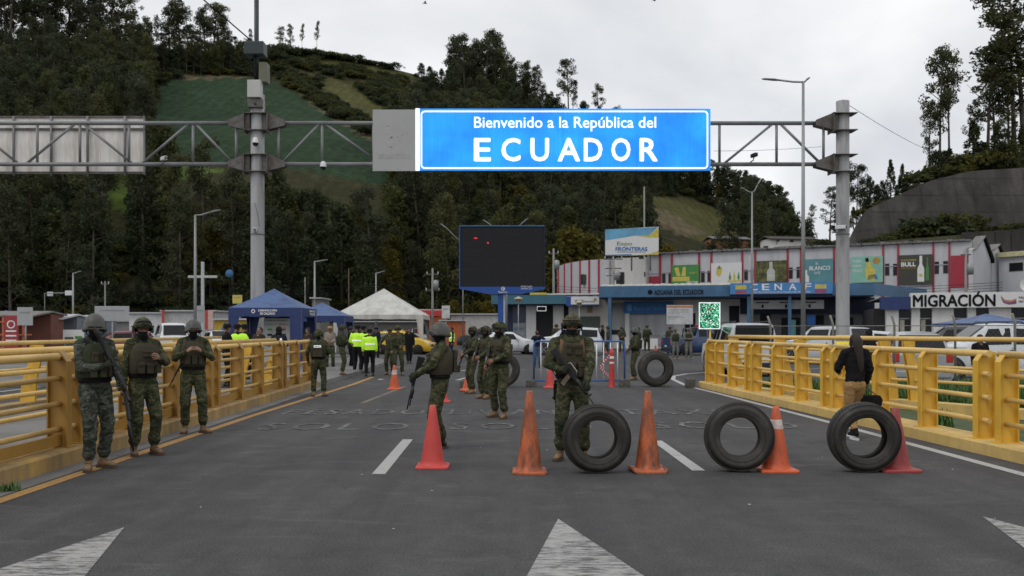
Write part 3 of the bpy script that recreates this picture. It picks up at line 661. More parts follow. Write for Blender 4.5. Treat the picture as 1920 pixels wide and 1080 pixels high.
PBODY = {}
def person(px, fy, top, face, kind, pose, label, group=None, x=None, vox=None, dd=None, zoff=0):
    """px: column, fy: row of the feet, top: row of the head top; face: degrees turned from looking away"""
    d = dd or D(fy, zoff); H = (fy-top)/F*d
    if dd: H = pose.get('H', 1.72)
    k_ = kind; helm = k_.get('helmet'); k = H/(1.80 if helm else 1.75)
    loc = Vector((X(px, d), d, zoff)); t = thing('person', label, k_.get('cat', 'person'), loc, R(face), group)
    t.scale = (k, k, k)
    near = d < 19; vox = vox or (.0125 if near else .02)
    # ---- skeleton (metres for a 1.76 figure, looking +Y)
    lean = pose.get('lean', 0); hipx, hipy = pose.get('hip', (0, 0))
    hz = pose.get('hz', .93)
    pel = V(hipx, hipy, hz+.03); che = V(hipx+pose.get('sway', 0), hipy+lean*.6, 1.33); nk = V(hipx+pose.get('sway', 0), hipy+lean*.85-.01, 1.49)
    hy = R(pose.get('hyaw', 0)); hp = R(pose.get('hpitch', 0)); Hm = Matrix.Rotation(hy, 3, 'Z') @ Matrix.Rotation(-hp, 3, 'X')
    hc = nk+Hm @ V(0, .024, .132)
    tw = R(pose.get('twist', 0)); Tm = Matrix.Rotation(tw, 3, 'Z')
    bulk = k_.get('bulk', 1); sh = k_.get('sh', .172)
    sR = V(nk.x, nk.y, 1.44)+Tm @ V(sh, 0, 0); sL = V(nk.x, nk.y, 1.44)+Tm @ V(-sh, 0, 0)
    hR = pose.get('hR', (.26, .06, .84)); hL = pose.get('hL', (-.26, .06, .84))
    eR, hR = ik(sR, hR, .285, .26, pose.get('pR', (.6, -.8, -.2))); eL, hL = ik(sL, hL, .285, .26, pose.get('pL', (-.6, -.8, -.2)))
    aR = V(*pose.get('aR', (.12, 0, .09))); aL = V(*pose.get('aL', (-.12, 0, .09)))
    kR, _ = ik(V(hipx+.095, hipy, hz), aR, .44, .42, pose.get('kR', (.15, 1, 0))); kL, _ = ik(V(hipx-.095, hipy, hz), aL, .44, .42, pose.get('kL', (-.15, 1, 0)))
    tR = R(pose.get('tR', -12)); tL = R(pose.get('tL', 12))
    fR = V(-math.sin(tR), math.cos(tR), 0); fL = V(-math.sin(tL), math.cos(tL), 0)
    # ---- one closed skin, merged by voxels
    jk, tr, bt, sk, hd = 0, 1, 2, 3, 4; segs = []
    mb = MB()
    def C(a, b_, r0, r1, lab, n_=12): mb.cap(a, b_, r0, r1, n_); segs.append((Vector(a), Vector(b_), r0, r1, lab))
    b = bulk
    up = V(0, 1, 0)
    mb.tube([pel+V(0, 0, -.13), pel+V(0, 0, -.08), pel, pel+V(0, 0, .06)], [(.06, .08), (.1*1, .145*b), (.115*b, .17*b), (.11*b, .165*b)], 16, up=Tm @ up)
    segs.append((pel+V(-.06, 0, -.05), pel+V(.06, 0, -.05), .1, .1, tr))
    wz = pel+(che-pel)*.45
    mb.tube([pel+V(0, 0, -.02), pel+V(0, 0, .05), wz, che, nk+V(0, 0, -.06), nk+V(0, 0, -.015)], [(.1*b, .15*b), (.118*b, .168*b), (.115*b, .158*b), (.128*b, .185*b), (.105, .16), (.075, .085)], 16, up=Tm @ up)
    for xx in (-.1, -.04, .04, .1): segs.append((pel+Tm @ V(xx, 0, .09), nk+Tm @ V(xx*1.1, 0, -.08), .09, .09, jk))
    C(sR+Tm @ V(-.13, -.01, .055), sR+V(0, 0, .004), .055, .068, jk); C(sL+Tm @ V(.13, -.01, .055), sL+V(0, 0, .004), .055, .068, jk)
    C(nk+V(0, 0, -.05), hc+Hm @ V(0, -.02, -.05), .068, .06, hd if k_.get('mask') or k_.get('scarf') else sk)
    ab = k_.get('arm', 1.0)
    for s_, e, h in ((sR, eR, hR), (sL, eL, hL)):
        C(s_, e, .069*ab, .059*ab, jk); C(e, e+(h-e)*.93, .057*ab, .042*ab, jk)
    lb = k_.get('leg', 1.0)
    for sx, kn, an, ft in ((.09, kR, aR, fR), (-.09, kL, aL, fL)):
        hpv = V(hipx+sx, hipy, hz)
        C(hpv, kn, .106*lb, .082*lb, tr); C(kn, an+(kn-an)*.22, .08*lb, .066*lb, tr)
        if k_.get('boots', True): C(an+(kn-an)*.55, an+(kn-an)*.27, .07*lb, .078*lb, tr)   # bloused cuff
        C(an+(kn-an)*.28, an+V(0, 0, -.01), .05, .045, bt)
        segs.append((an, an+ft*.14, .05, .04, bt)); mb.tube([an-ft*.06+V(0, 0, -.035), an-ft*.03+V(0, 0, -.03), an+ft*.05+V(0, 0, -.03), an+ft*.13+V(0, 0, -.045), an+ft*.165+V(0, 0, -.055)], [(.03, .03), (.045, .038), (.045, .04), (.032, .044), (.018, .03)], 10, up=(0, 0, 1))
    # head
    mb.ell(hc+Hm @ V(0, -.012, .035), (.077, .097, .1), Hm); mb.ell(hc+Hm @ V(0, .03, -.045), (.056, .06, .066), Hm)
    mb.cap(hc+Hm @ V(0, .088, .012), hc+Hm @ V(0, .107, -.022), .010, .015, 8)
    for sx in (-1, 1):
        if not helm and not k_.get('mask'): mb.ell(hc+Hm @ V(.08*sx, -.01, -.005), (.012, .02, .032), Hm)
    segs.append((hc+Hm @ V(0, 0, .04), hc+Hm @ V(0, .02, -.05), .09, .07, hd))
    tmp = mb.build('tmp', [SKIN]); rm = tmp.modifiers.new('r', 'REMESH'); rm.mode = 'VOXEL'; rm.voxel_size = vox; rm.use_smooth_shade = True
    sm = tmp.modifiers.new('s', 'SMOOTH'); sm.factor = .55; sm.iterations = 3 if near else 2
    dg = bpy.context.evaluated_depsgraph_get(); me = bpy.data.meshes.new_from_object(tmp.evaluated_get(dg)); tm = tmp.data; bpy.data.objects.remove(tmp); bpy.data.meshes.remove(tm)
    n_ = len(me.vertices); co = np.empty(n_*3, 'f'); me.vertices.foreach_get('co', co); co = co.reshape(-1, 3)
    no = np.empty(n_*3, 'f'); me.vertices.foreach_get('normal', no); no = no.reshape(-1, 3)
    def nearest(pts):
        best = np.full(len(pts), 1e9); lab = np.zeros(len(pts), int)
        for a, b_, r0, r1, L in segs:
            a = np.array(a); dv = np.array(b_)-a; t_ = np.clip(((pts-a)@dv)/(dv@dv+1e-9), 0, 1); dist = np.linalg.norm(pts-a-t_[:, None]*dv, axis=1)-(r0+(r1-r0)*t_)
            m_ = dist < best; best[m_] = dist[m_]; lab[m_] = L
        return lab
    lv = nearest(co); msk = (lv == jk) | (lv == tr)
    amp = .011 if near else .008; fo = k_.get('fold', 1)*amp
    # cloth folds: crosswise rolls, strongest near elbows, knees and cuffs
    sd_ = px*.37
    nz = np.array([noise.noise(Vector((p[0]*9+sd_, p[1]*9, p[2]*15)))+.6*noise.noise(Vector((p[0]*20+sd_, p[1]*20, p[2]*34))) for p in co]) if d < 40 else np.zeros(n_)
    joints = np.array([list(eR), list(eL), list(kR), list(kL), list(aR+V(0, 0, .17)), list(aL+V(0, 0, .17)), list(wz)])
    dj = np.min(np.linalg.norm(co[:, None, :]-joints[None], axis=2), axis=1); wgt = .45+.9*np.exp(-(dj/.13)**2)
    co = co+no*(nz*fo*wgt*msk)[:, None]; me.vertices.foreach_set('co', co.astype('f').ravel())
    nf = len(me.polygons); fc = np.empty(nf*3, 'f'); me.polygons.foreach_get('center', fc); fc = fc.reshape(-1, 3); lf = nearest(fc)
    Hi = np.array(Hm.transposed()); hl = (fc-np.array(hc))@Hi.T
    inh = lf == hd
    slit = inh & (hl[:, 1] > .03) & (hl[:, 2] > -.012) & (hl[:, 2] < .04)
    face_ = inh & (hl[:, 1] > -.01+.3*np.maximum(0, hl[:, 2])) & (hl[:, 2] < .075)
    if k_.get('mask'): lf[slit] = sk
    else: lf[face_] = sk
    if not k_.get('mask') and not k_.get('scarf'):
        lf[inh & (hl[:, 2] < -.06)] = sk
    me.materials.clear()
    mats = [k_['jacket'], k_['trousers'], k_.get('bootm', BOOT), SKIN, k_.get('head', BLK)]
    for m_ in mats: me.materials.append(m_)
    me.polygons.foreach_set('material_index', lf.astype('i')); me.polygons.foreach_set('use_smooth', np.ones(nf, bool))
    me.name = 'body'; me.update()
    # hands joined into the body
    hm = MB(); gl = 5 if k_.get('glove') else 3
    if k_.get('glove'): me.materials.append(GLOVE)
    for h, e, s_, key in ((hR, eR, 1, 'R'), (hL, eL, -1, 'L')):
        dn = Vector(pose.get('d'+key)) if pose.get('d'+key) else (h-e).normalized()
        bk = Vector(pose.get('b'+key, (s_*.9, .3, .1)))
        hand_mb(hm, h, dn, bk, s_, pose.get('c'+key, .45), gl, 1.05)
    hb = hm.build('h', mats+([GLOVE] if k_.get('glove') else []), recalc=True)
    bmj = bmesh.new(); bmj.from_mesh(me); bmj.from_mesh(hb.data); bmj.to_mesh(me); bmj.free(); hmd = hb.data; bpy.data.objects.remove(hb); bpy.data.meshes.remove(hmd)
    bo = bpy.data.objects.new('body', me); COL.objects.link(bo); bo.parent = t
    # ---- children
    def CH_(o): o.parent = t; return o
    if d < 45:
        ey = MB()
        for sx in (-1, 1): ey.ell(hc+Hm @ V(.031*sx, .077, .013), (.013, .009, .008), Hm, 8, 5)
        ey.build('eyes', EYEM, t)
        if not k_.get('mask'):
            MB().tube([hc+Hm @ V(x_, .091-.0*abs(x_), -.052) for x_ in (-.022, -.008, .008, .022)], .005, 5).build('mouth', M('lips', (.12, .045, .035), .5), t)
        for sx, an, ft in ((1, aR, fR), (-1, aL, fL)):
            so_ = MB(); w0 = an-V(0, 0, an.z-.012) if an.z < .14 else an-V(0, 0, .078); s2 = V(-ft.y, ft.x, 0)
            out = [(-.075, .025), (-.085, 0), (-.075, -.025), (0, -.036), (.1, -.05), (.165, -.042), (.19, -.015), (.19, .015), (.165, .042), (.1, .05), (0, .036)]
            v = [w0+ft*a_+s2*b_+V(0, 0, z_) for z_ in (-.011, .018) for a_, b_ in out]; m_ = len(out)
            so_.add(v, [tuple(reversed(range(m_))), tuple(range(m_, 2*m_))]+[(i, (i+1) % m_, m_+(i+1) % m_, m_+i) for i in range(m_)]); so_.build('sole', k_.get('sole', SOLE), t)
            if k_.get('boots', True) and near:
                lc = MB(); kn = kR if sx > 0 else kL; upv = (kn-an).normalized()
                for i in range(6): q = an+upv*(.01+.03*i)+ft*(.052+(.02 if i == 0 else 0)); lc.tube([q-s2*.028-ft*.008, q+ft*.004, q+s2*.028-ft*.008], .004, 5)
                lc.build('laces', TAN, t)
    def place(mbx, name, mat, **kw):
        o = mbx.build(name, mat, t, **kw); o.matrix_local = Matrix.Translation(hc) @ Hm.to_4x4(); return o
    if helm:
        hm_ = CAMO if helm == 'camo' else (HELG if helm == 'grey' else k_.get('helmm', CAMO))
        o = place(helmet_mb('round' if helm == 'grey' else 'fast', (0, -.008, .035)), 'helmet', hm_)
        if d < 32:
            if helm != 'grey':
                mb2 = MB()
                for sx in (-1, 1): mb2.obox((.124*sx, -.01, .05), (.007, .06, .012)); mb2.obox((.118*sx, -.0, -.0), (.012, .035, .035))
                mb2.obox((0, .142, .09), (.022, .012, .022)); mb2.tube([(-.092, .06, .1), (-.055, .105, .12), (0, .122, .128), (.055, .105, .12), (.092, .06, .1)], .009, 6)
                o2 = mb2.build('helmet_rails', GUNM if helm == 'camo' else HELG, o, bevel=.003)
            else:
                mb2 = MB(); mb2.tube([(-.135, .0, .0), (-.125, .07, .0), (-.08, .135, .012), (0, .165, .02), (.08, .135, .012), (.125, .07, .0), (.135, 0, 0)], .006, 6); mb2.build('helmet_rim', HELG, o)
            st = MB()
            for sx in (-1, 1): st.tube([(.095*sx, .01, .0), (.085*sx, .03, -.05), (.045*sx, .07, -.095), (0, .075, -.1)], .006, 5)
            st.build('chin_strap', BLK, o)
        if k_.get('goggles'):
            g = MB(); g.tube([(-.108, .02, .1), (-.09, .075, .105), (-.048, .118, .11), (0, .132, .112), (.048, .118, .11), (.09, .075, .105), (.108, .02, .1)], .011, 6); g.build('goggle_strap', TAN, o)
    if k_.get('cap'):
        mb2 = MB(); mb2.lathe([(.106, .03), (.108, .07), (.1, .11), (.06, .135), (.0, .142)], 20); mb2.prism([(-.075, .07), (.075, .07), (.06, .17), (0, .19), (-.06, .17)], .045, .055, 'z')
        place(mb2, 'cap', k_['cap'])
    if k_.get('hood'):
        mb2 = MB(); mb2.ell((0, -.02, .03), (.1, .12, .125)); mb2.ell((0, -.04, -.07), (.1, .1, .07)); place(mb2, 'hood', k_['hood'])
    if k_.get('hair'):
        mb2 = MB(); mb2.ell((0, -.025, .045), (.086, .1, .1))
        if k_['hair'] == 'long':
            mb2.tube([(0, -.07, .1), (0, -.115, .02), (.01, -.12, -.1), (.03, -.13, -.25), (.05, -.135, -.4), (.055, -.12, -.5), (.05, -.11, -.53)], [(.04, .06), (.045, .088), (.04, .078), (.034, .062), (.028, .048), (.018, .028), (.006, .012)], 12, up=(0, 1, 0))
            mb2.ell((0, 0.0, -.02), (.09, .07, .1))
        place(mb2, 'hair', HAIR)
    if k_.get('scarf'):
        mb2 = MB(); prof = [(.07, .0), (.1, .02), (.108, .05), (.095, .08), (.075, .1), (.06, .08)]
        mb2.lathe([(r_*1.0, z-.06) for r_, z in prof], 20); mb2.lathe([(r_*1.12, z-.085) for r_, z in prof], 20)
        o = mb2.build('neck_scarf', k_['scarf'], t, loc=nk+V(0, .01, .02)); o.rotation_euler = (R(-8), 0, .2)
    if k_.get('vest'):
        vm = k_['vest']; cy = (che.y+pel.y)/2
        vb = MB(); Tt = Tm
        def ring(z, rx, ry, c): return [c+Tt @ V(rx*math.copysign(abs(math.cos(a))**.75, math.cos(a)), ry*math.copysign(abs(math.sin(a))**.7, math.sin(a)), 0)+V(0, 0, z) for a in [2*math.pi*(i+.5)/24 for i in range(24)]]
        lv_ = [(1.06, .178*b, .142*b), (1.08, .19*b, .152*b), (1.2, .192*b, .155*b), (1.34, .198*b, .158*b), (1.42, .17, .14), (1.455, .125, .1)]
        v = []
        for z, rx, ry in lv_:
            cc = pel+(nk-pel)*((z-pel.z)/(nk.z-pel.z)); v += ring(z-cc.z, rx, ry, cc)
        vb.add(v, [(i*24+j, i*24+(j+1) % 24, (i+1)*24+(j+1) % 24, (i+1)*24+j) for i in range(len(lv_)-1) for j in range(24)], 0, True)
        vb.add(v[:24], [tuple(range(24))]); vb.build('tactical_vest', vm, t)
        cv = pel+(nk-pel)*.5
        if d < 45:
            pm_ = k_.get('pouchm', VEST)
            def pouch(x_, z, w_, h_, dp, name='pouch', mat=None, back=False):
                y_ = .152*b+dp*.5; s_ = -1 if back else 1
                ang = -math.atan2(x_, .25)*s_; M_ = Tt @ Matrix.Rotation(ang, 3, 'Z'); cc = pel+(nk-pel)*((z-pel.z)/(nk.z-pel.z))
                pb = MB(); pb.obox(V(cc.x, cc.y, z)+Tt @ V(x_, s_*(y_-abs(x_)**2*1.6), 0), (w_/2, dp/2, h_/2), M_)
                pb.obox(V(cc.x, cc.y, z+h_*.32)+Tt @ V(x_, s_*(y_+.006-abs(x_)**2*1.6), 0), (w_/2*1.04, dp/2+.002, h_*.17), M_)
                return pb.build(name, mat or pm_, t, bevel=.008 if near else 0)
            for q in k_.get('pouches', [(-.1, 1.13, .075, .12, .045), (0, 1.13, .075, .12, .05), (.1, 1.13, .075, .12, .045), (-.07, 1.31, .1, .09, .03), (.08, 1.3, .07, .12, .03)]): pouch(*q)
            for q in k_.get('bpouches', [(0, 1.22, .24, .3, .05)]): pouch(*q, back=True)
        if k_.get('straps'):
            for sx in (-1, 1):
                MB().tube([nk+Tt @ V(.11*sx, -.13, -.12), nk+Tt @ V(.115*sx, -.09, -.015), nk+Tt @ V(.118*sx, 0, .012), nk+Tt @ V(.12*sx, .1, -.04), nk+Tt @ V(.125*sx, .145, -.14), nk+Tt @ V(.13*sx, .15, -.26)], [(.014, .03)]*6, 8, up=(0, 0, 1)).build('shoulder_strap', k_['straps'], t)
    if k_.get('belt', bool(helm)) and d < 45:
        vb = MB(); cc = pel+V(0, 0, .075); vb.lathe([(.001, -.027), (.178*b, -.025), (.183*b, 0), (.178*b, .025), (.001, .027)], 24); o = vb.build('belt', BLK, t, loc=cc); o.scale = (1, .72, 1)
        if k_.get('holster'):
            hb_ = MB(); q = V(hipx+.2, hipy+.02, .84); hb_.obox(q, (.024, .045, .1)); hb_.obox(q+V(0, -.02, .1), (.015, .025, .045)); hb_.build('holster', BLK, t, bevel=.008)
            MB().tube([q+V(-.11, .1, -.08), q+V(-.02, .06, -.07), q+V(.03, 0, -.07), q+V(-.02, -.09, -.07)], .014, 6).build('leg_strap', BLK, t)
    if k_.get('kneepads') and d < 20:
        for kn in (kR, kL): MB().ell(kn+V(0, .055, 0), (.06, .035, .085)).build('knee_pad', VESTG, t)
    if k_.get('hivis'):
        vb = MB(); z0, z1 = (.98, 1.47) if k_['hivis'] != 'band' else (1.1, 1.47); lm = LIME if k_['hivis'] != 'band' else NAVY
        lv_ = [(z0, .178, .135), (z0+.2, .182, .142), (1.36, .203, .15), (1.44, .17, .12), (1.475, .11, .085)]; v = []
        for z, rx, ry in lv_:
            cc = pel+(nk-pel)*((z-pel.z)/(nk.z-pel.z)); v += [cc+Tm @ V(rx*1.04*math.cos(a), ry*1.04*math.sin(a), 0)+V(0, 0, z-cc.z) for a in [2*math.pi*i/20 for i in range(20)]]
        vb.add(v, [(i*20+j, i*20+(j+1) % 20, (i+1)*20+(j+1) % 20, (i+1)*20+j) for i in range(4) for j in range(20)], 0, True); vb.build('hi_vis_vest', lm, t)
        if k_['hivis'] == 'jacket':
            for s_, e, h in ((sR, eR, hR), (sL, eL, hL)): ab_ = MB(); ab_.tube([s_+V(0, 0, .02), s_+(e-s_)*.3, e, e+(h-e)*.4, e+(h-e)*.88], [.07, .08, .071, .067, .056], 12); ab_.build('hi_vis_sleeve', LIME, t)
            pass
        rb = MB()
        for z in ((1.2, 1.12) if k_['hivis'] != 'band' else (1.2,)):
            cc = pel+(nk-pel)*((z-pel.z)/(nk.z-pel.z)); o_ = []
            for zz in (z-.03, z+.03): o_ += [cc+Tm @ V(.197*1.04*math.cos(a), .151*1.04*math.sin(a), 0)+V(0, 0, zz-cc.z) for a in [2*math.pi*i/20 for i in range(20)]]
            rb.add(o_, [(j, (j+1) % 20, 20+(j+1) % 20, 20+j) for j in range(20)]); 
            if k_['hivis'] == 'band':
                for sx in (-1, 1): rb.obox(cc+Tm @ V(.1*sx, -.157, .1), (.028, .006, .1), Tm)
            else: break
        rb.build('reflective_band', SILV, t)
    if k_.get('label'):
        cc = pel+(nk-pel)*.72; pb = MB(); pb.obox(V(cc.x, cc.y-.155*b-.05, 1.345), (.095, .004, .03)); o = pb.build('name_patch', SILV, t)
        text(k_['label'], .045, BLK, t, loc=(cc.x, cc.y-.155*b-.056, 1.345), rot=(R(90), 0, 0), width=.15, height=.035)
    if k_.get('badge') and d < 20:
        for nm, mt, z in (('flag_patch_yellow', M('patch_yellow', (.5, .36, .04), .8), .012), ('flag_patch_blue', M('patch_blue', (.02, .04, .2), .8), -.006), ('flag_patch_red', M('patch_red', (.35, .02, .02), .8), -.018)):
            ax = (eL-sL).normalized(); pb = MB(); q = sL+ax*.1+V(-.067, 0.01, z); pb.obox(q, (.004, .032, .011 if z > 0 else .006), frame((0, 1, 0), -ax)); pb.build(nm, mt, t)
    t['_k'] = k
    del t['_k']
    mw = Matrix.Translation(loc) @ Matrix.Rotation(R(face), 4, 'Z') @ Matrix.Scale(k, 4)
    return t, mw, dict(hR=hR, hL=hL, sR=sR, sL=sL, hc=hc, nk=nk, pel=pel)

def rifle_build(kind='m16'):
    """muzzle along +Y, butt at y=0, top +Z, length about .98"""
    t = bpy.data.objects.new('rifle', None); COL.objects.link(t)
    if kind == 'm16':
        MB().prism([(0, -.075), (0, .03), (.02, .035), (.22, .02), (.27, .02), (.27, -.02), (.2, -.02), (.03, -.085)], -.018, .018, 'x').build('stock', GUNM, t, bevel=.006)
        MB().prism([(.26, -.03), (.26, .03), (.56, .03), (.56, -.015), (.47, -.045), (.3, -.045)], -.016, .016, 'x').build('receiver', GUNM, t, bevel=.004)
        MB().tube([(0, .29, .03), (0, .31, .075), (0, .46, .08), (0, .5, .035)], .009, 6).build('carry_handle', M('worn_steel', (.3, .3, .31), .35, .6, .2, 20), t)
        MB().prism([(.30, -.04), (.35, -.04), (.325, -.14), (.28, -.13)], -.014, .014, 'x').build('grip', GUNM, t, bevel=.005)
        MB().prism([(.41, -.04), (.475, -.04), (.5, -.13), (.525, -.2), (.46, -.215), (.435, -.14)], -.012, .012, 'x').build('magazine', MAGM, t, bevel=.004)
        MB().lathe([(.01, .55), (.026, .56), (.03, .6), (.028, .74), (.024, .8), (.01, .81)], 12, (0, 0, .008), axis='y').build('handguard', GUNM, t)
        MB().tube([(0, .8, .008), (0, .98, .008)], .0085, 8).build('barrel', GUNM, t); mb = MB(); mb.prism([(.82, .008), (.86, .008), (.85, .075), (.84, .075)], -.005, .005, 'x'); mb.tube([(0, .95, .008), (0, 1.0, .008)], .012, 8); mb.build('front_sight', GUNM, t)
        mb = MB(); mb.tube([(.02, .1, -.04), (.05, .25, -.2), (.04, .5, -.22), (.02, .72, -.02)], [(.003, .012)]*4, 6); mb.build('sling', BLK, t)
    elif kind == 'shotgun':
        MB().prism([(0, -.1), (0, .02), (.25, .02), (.34, .02), (.34, -.02), (.25, -.05), (.03, -.12)], -.02, .02, 'x').build('stock', GUNM, t, bevel=.008)
        MB().prism([(.33, -.035), (.33, .03), (.55, .03), (.55, -.03)], -.018, .018, 'x').build('receiver', GUNB, t, bevel=.005)
        MB().prism([(.3, -.03), (.35, -.03), (.33, -.12), (.28, -.11)], -.015, .015, 'x').build('grip', GUNM, t, bevel=.006)
        mb = MB(); mb.tube([(0, .54, .012), (0, 1.0, .012)], .013, 10); mb.tube([(0, .54, -.02), (0, .93, -.02)], .012, 10); mb.build('barrel', GUNB, t)
        MB().lathe([(.01, .6), (.027, .61), (.03, .66), (.027, .72), (.03, .78), (.01, .79)], 12, (0, 0, -.018), axis='y').build('pump_grip', GUNM, t)
    else:   # grenade launcher / bulky long gun
        MB().prism([(0, -.09), (0, .03), (.05, .035), (.3, .01), (.3, -.03), (.04, -.1)], -.02, .02, 'x').build('stock', GUNM, t, bevel=.008)
        MB().prism([(.29, -.045), (.29, .035), (.58, .035), (.58, -.03)], -.022, .022, 'x').build('receiver', GUNM, t, bevel=.006)
        MB().prism([(.33, -.04), (.38, -.04), (.36, -.14), (.31, -.13)], -.015, .015, 'x').build('grip', GUNM, t, bevel=.006)
        MB().lathe([(.01, .57), (.03, .58), (.034, .62), (.034, .82), (.028, .86), (.02, .87)], 12, (0, 0, .0), axis='y').build('handguard', GUNM, t)
        MB().lathe([(.014, .86), (.014, .96), (.022, .965), (.022, 1.03), (.012, 1.03)], 12, (0, 0, 0), axis='y').build('barrel', GUNM, t)
        MB().obox((0, .45, .06), (.015, .05, .02)).build('sight', GUNM, t, bevel=.004)
    return t
GUNP = {}
def rifle(mw, a, b, label, kind='m16', up=(0, 0, 1), L=None, group=None):
    """butt at a, muzzle at b, both in the holder's local space"""
    t = dup(GUNP[kind]) if kind in GUNP else rifle_build(kind); GUNP.setdefault(kind, t)
    A = mw @ Vector(a); B = mw @ Vector(b); u = mw.to_3x3() @ Vector(up); fr = frame(B-A, u); s_ = (B-A).length/1.0
    t.matrix_world = Matrix.Translation(A) @ fr.to_4x4() @ Matrix.Scale(s_, 4); tag(t, label, 'rifle', group); return t
# ---------------------------------------------------------------- who stands where
SOL = dict(jacket=CAMO, trousers=CAMO, mask=True, helmet='camo', vest=VESTG, bulk=1.02, pouchm=VEST)
def K(base, **kw): q = dict(base); q.update(kw); return q
GS = 'soldiers guarding the road'
# 1 far left, blue-green camouflage, long gun held upright against the shoulder
t, mw, j = person(178, 880, 588, 232, K(SOL, jacket=CAMO2, trousers=CAMO2, helmet='grey', vest=VESTG, glove=True, badge=True, bulk=1.06),
    dict(hR=(.02, .25, 1.2), hL=(-.15, .3, .97), pR=(.6, -.2, -.9), pL=(-.5, -.2, -.9), aR=(.11, .07, .09), aL=(-.12, -.05, .09), tR=-35, tL=25, hyaw=-25, hpitch=4, dR=(-.3, .8, .4), dL=(.3, .8, -.2), cR=.7, cL=.7),
    'soldier in blue-green camouflage at far left, grey helmet, long gun across his chest', GS)
rifle(mw, (.10, .22, 1.62), (-.22, .36, .8), 'black long gun with heavy barrel held by the leftmost soldier', 'launcher', up=(.3, .9, .3))
# 2
t, mw, j = person(268, 853, 594, 228, K(SOL, vest=VEST, bootm=BOOTB, bulk=1.03, pouches=[(-.11, 1.14, .09, .14, .07), (0, 1.13, .09, .13, .06), (.1, 1.14, .08, .14, .06), (0, 1.32, .15, .08, .03)]),
    dict(hR=(.27, .0, .85), hL=(-.06, .32, 1.27), pR=(.2, -1, 0), pL=(-.7, -.1, -.8), aR=(.11, -.03, .09), aL=(-.12, .06, .09), tR=-20, tL=10, hyaw=-18, cR=.8, cL=.8),
    'soldier standing second from left, thumb on vest, long gun pointing down along his leg', GS)
rifle(mw, (.27, .04, .98), (.22, .18, .08), 'dark shotgun pointing at the ground beside the second soldier\'s leg', 'shotgun', up=(0, 1, .2))
# 3
t, mw, j = person(362, 812, 599, 200, K(SOL, helmet='grey', vest=VEST, jacket=CAMO, bulk=1.04, straps=VEST, pouches=[(-.11, 1.17, .07, .15, .05), (-.02, 1.17, .08, .15, .05), (.08, 1.17, .08, .15, .05)]),
    dict(hR=(.1, .26, 1.3), hL=(-.12, .26, 1.3), pR=(.8, -.4, -.9), pL=(-.8, -.4, -.9), aR=(.12, 0, .09), aL=(-.15, .05, .09), tR=-12, tL=40, hyaw=8, cR=.9, cL=.9, dR=(-.7, .3, .5), dL=(.7, .3, .5)),
    'soldier third from left, both hands gripping his vest straps, grey helmet and black mask', GS)
rifle(mw, (.18, .17, 1.12), (.36, .1, .74), 'short black gun hanging at the side of the soldier gripping his vest', 'shotgun', up=(.6, .6, 0))
# soldier seen from behind with name patch
t, mw, j = person(597, 744, 617, 5, K(SOL, label='EJERCITO', vest=VESTG, bulk=1.08), dict(hR=(.2, .22, 1.12), hL=(-.28, .05, .95), aR=(.14, 0, .09), aL=(-.13, .0, .09), tR=-25, tL=20),
    'soldier seen from behind, white lettered patch on his back, at the left railing end', GS)
# profile soldier, pump gun low, facing left
t, mw, j = person(825, 842, 604, 100, K(SOL, helmet='grey', vest=VEST, glove=True, bulk=1.12, leg=1.12, arm=1.12, bpouches=[(0, 1.25, .26, .32, .05), (0, 1.14, .2, .1, .1)], bootm=BOOTK),
    dict(hR=(.1, .36, 1.0), hL=(-.12, .34, 1.07), pR=(.7, -.6, -.6), pL=(-.7, -.4, -.8), aR=(.1, -.05, .09), aL=(-.12, .06, .09), hyaw=8, cR=.8, cL=.8, lean=-.01),
    'soldier in profile facing left behind the pinkish cone, gun held low across his body', GS)
rifle(mw, (-.03, .3, 1.32), (.1, .45, .56), 'black shotgun pointing down in front of the soldier seen in profile', 'shotgun', up=(0, .8, .5))
# three mid soldiers
t, mw, j = person(887, 738, 611, 118, K(SOL, vest=VESTG), dict(hR=(.06, .32, 1.0), hL=(-.12, .33, 1.06), pR=(.7, -.6, -.6), aR=(.12, 0, .09), aL=(-.1, .05, .09), hyaw=25, cR=.8, cL=.8),
    'farthest of the three close-standing soldiers, looking left over the leaning cone', GS)
rifle(mw, (.05, .15, 1.32), (.08, .42, .62), 'black rifle held muzzle down by the farthest of the three close soldiers', 'm16', up=(0, .9, .3))
t, mw, j = person(911, 748, 610, 130, K(SOL, vest=VEST), dict(hR=(.1, .3, 1.02), hL=(-.14, .3, 1.04), pR=(.8, -.5, -.6), aR=(.13, 0, .09), aL=(-.12, .04, .09), hyaw=10, cR=.8, cL=.8),
    'middle one of the three close-standing soldiers, one hand on the rifle stock', GS)
rifle(mw, (.1, .16, 1.34), (.02, .4, .66), 'black rifle held muzzle down by the middle of the three close soldiers', 'm16', up=(0, .9, .3))
t, mw, j = person(938, 784, 602, 140, K(SOL, vest=VEST, straps=VEST, bulk=1.03), dict(hR=(.1, .3, .98), hL=(-.1, .3, 1.08), pR=(.9, -.4, -.6), pL=(-.9, -.4, -.6), aR=(.16, -.06, .09), aL=(-.15, .05, .09), tR=-30, tL=15, hyaw=-22, cR=.8, cL=.8),
    'nearest of the three close-standing soldiers, boots apart, camouflage helmet cover', GS)
rifle(mw, (.1, .17, 1.33), (.06, .38, .66), 'black rifle held muzzle down by the nearest of the three close soldiers', 'm16', up=(0, .9, .3))
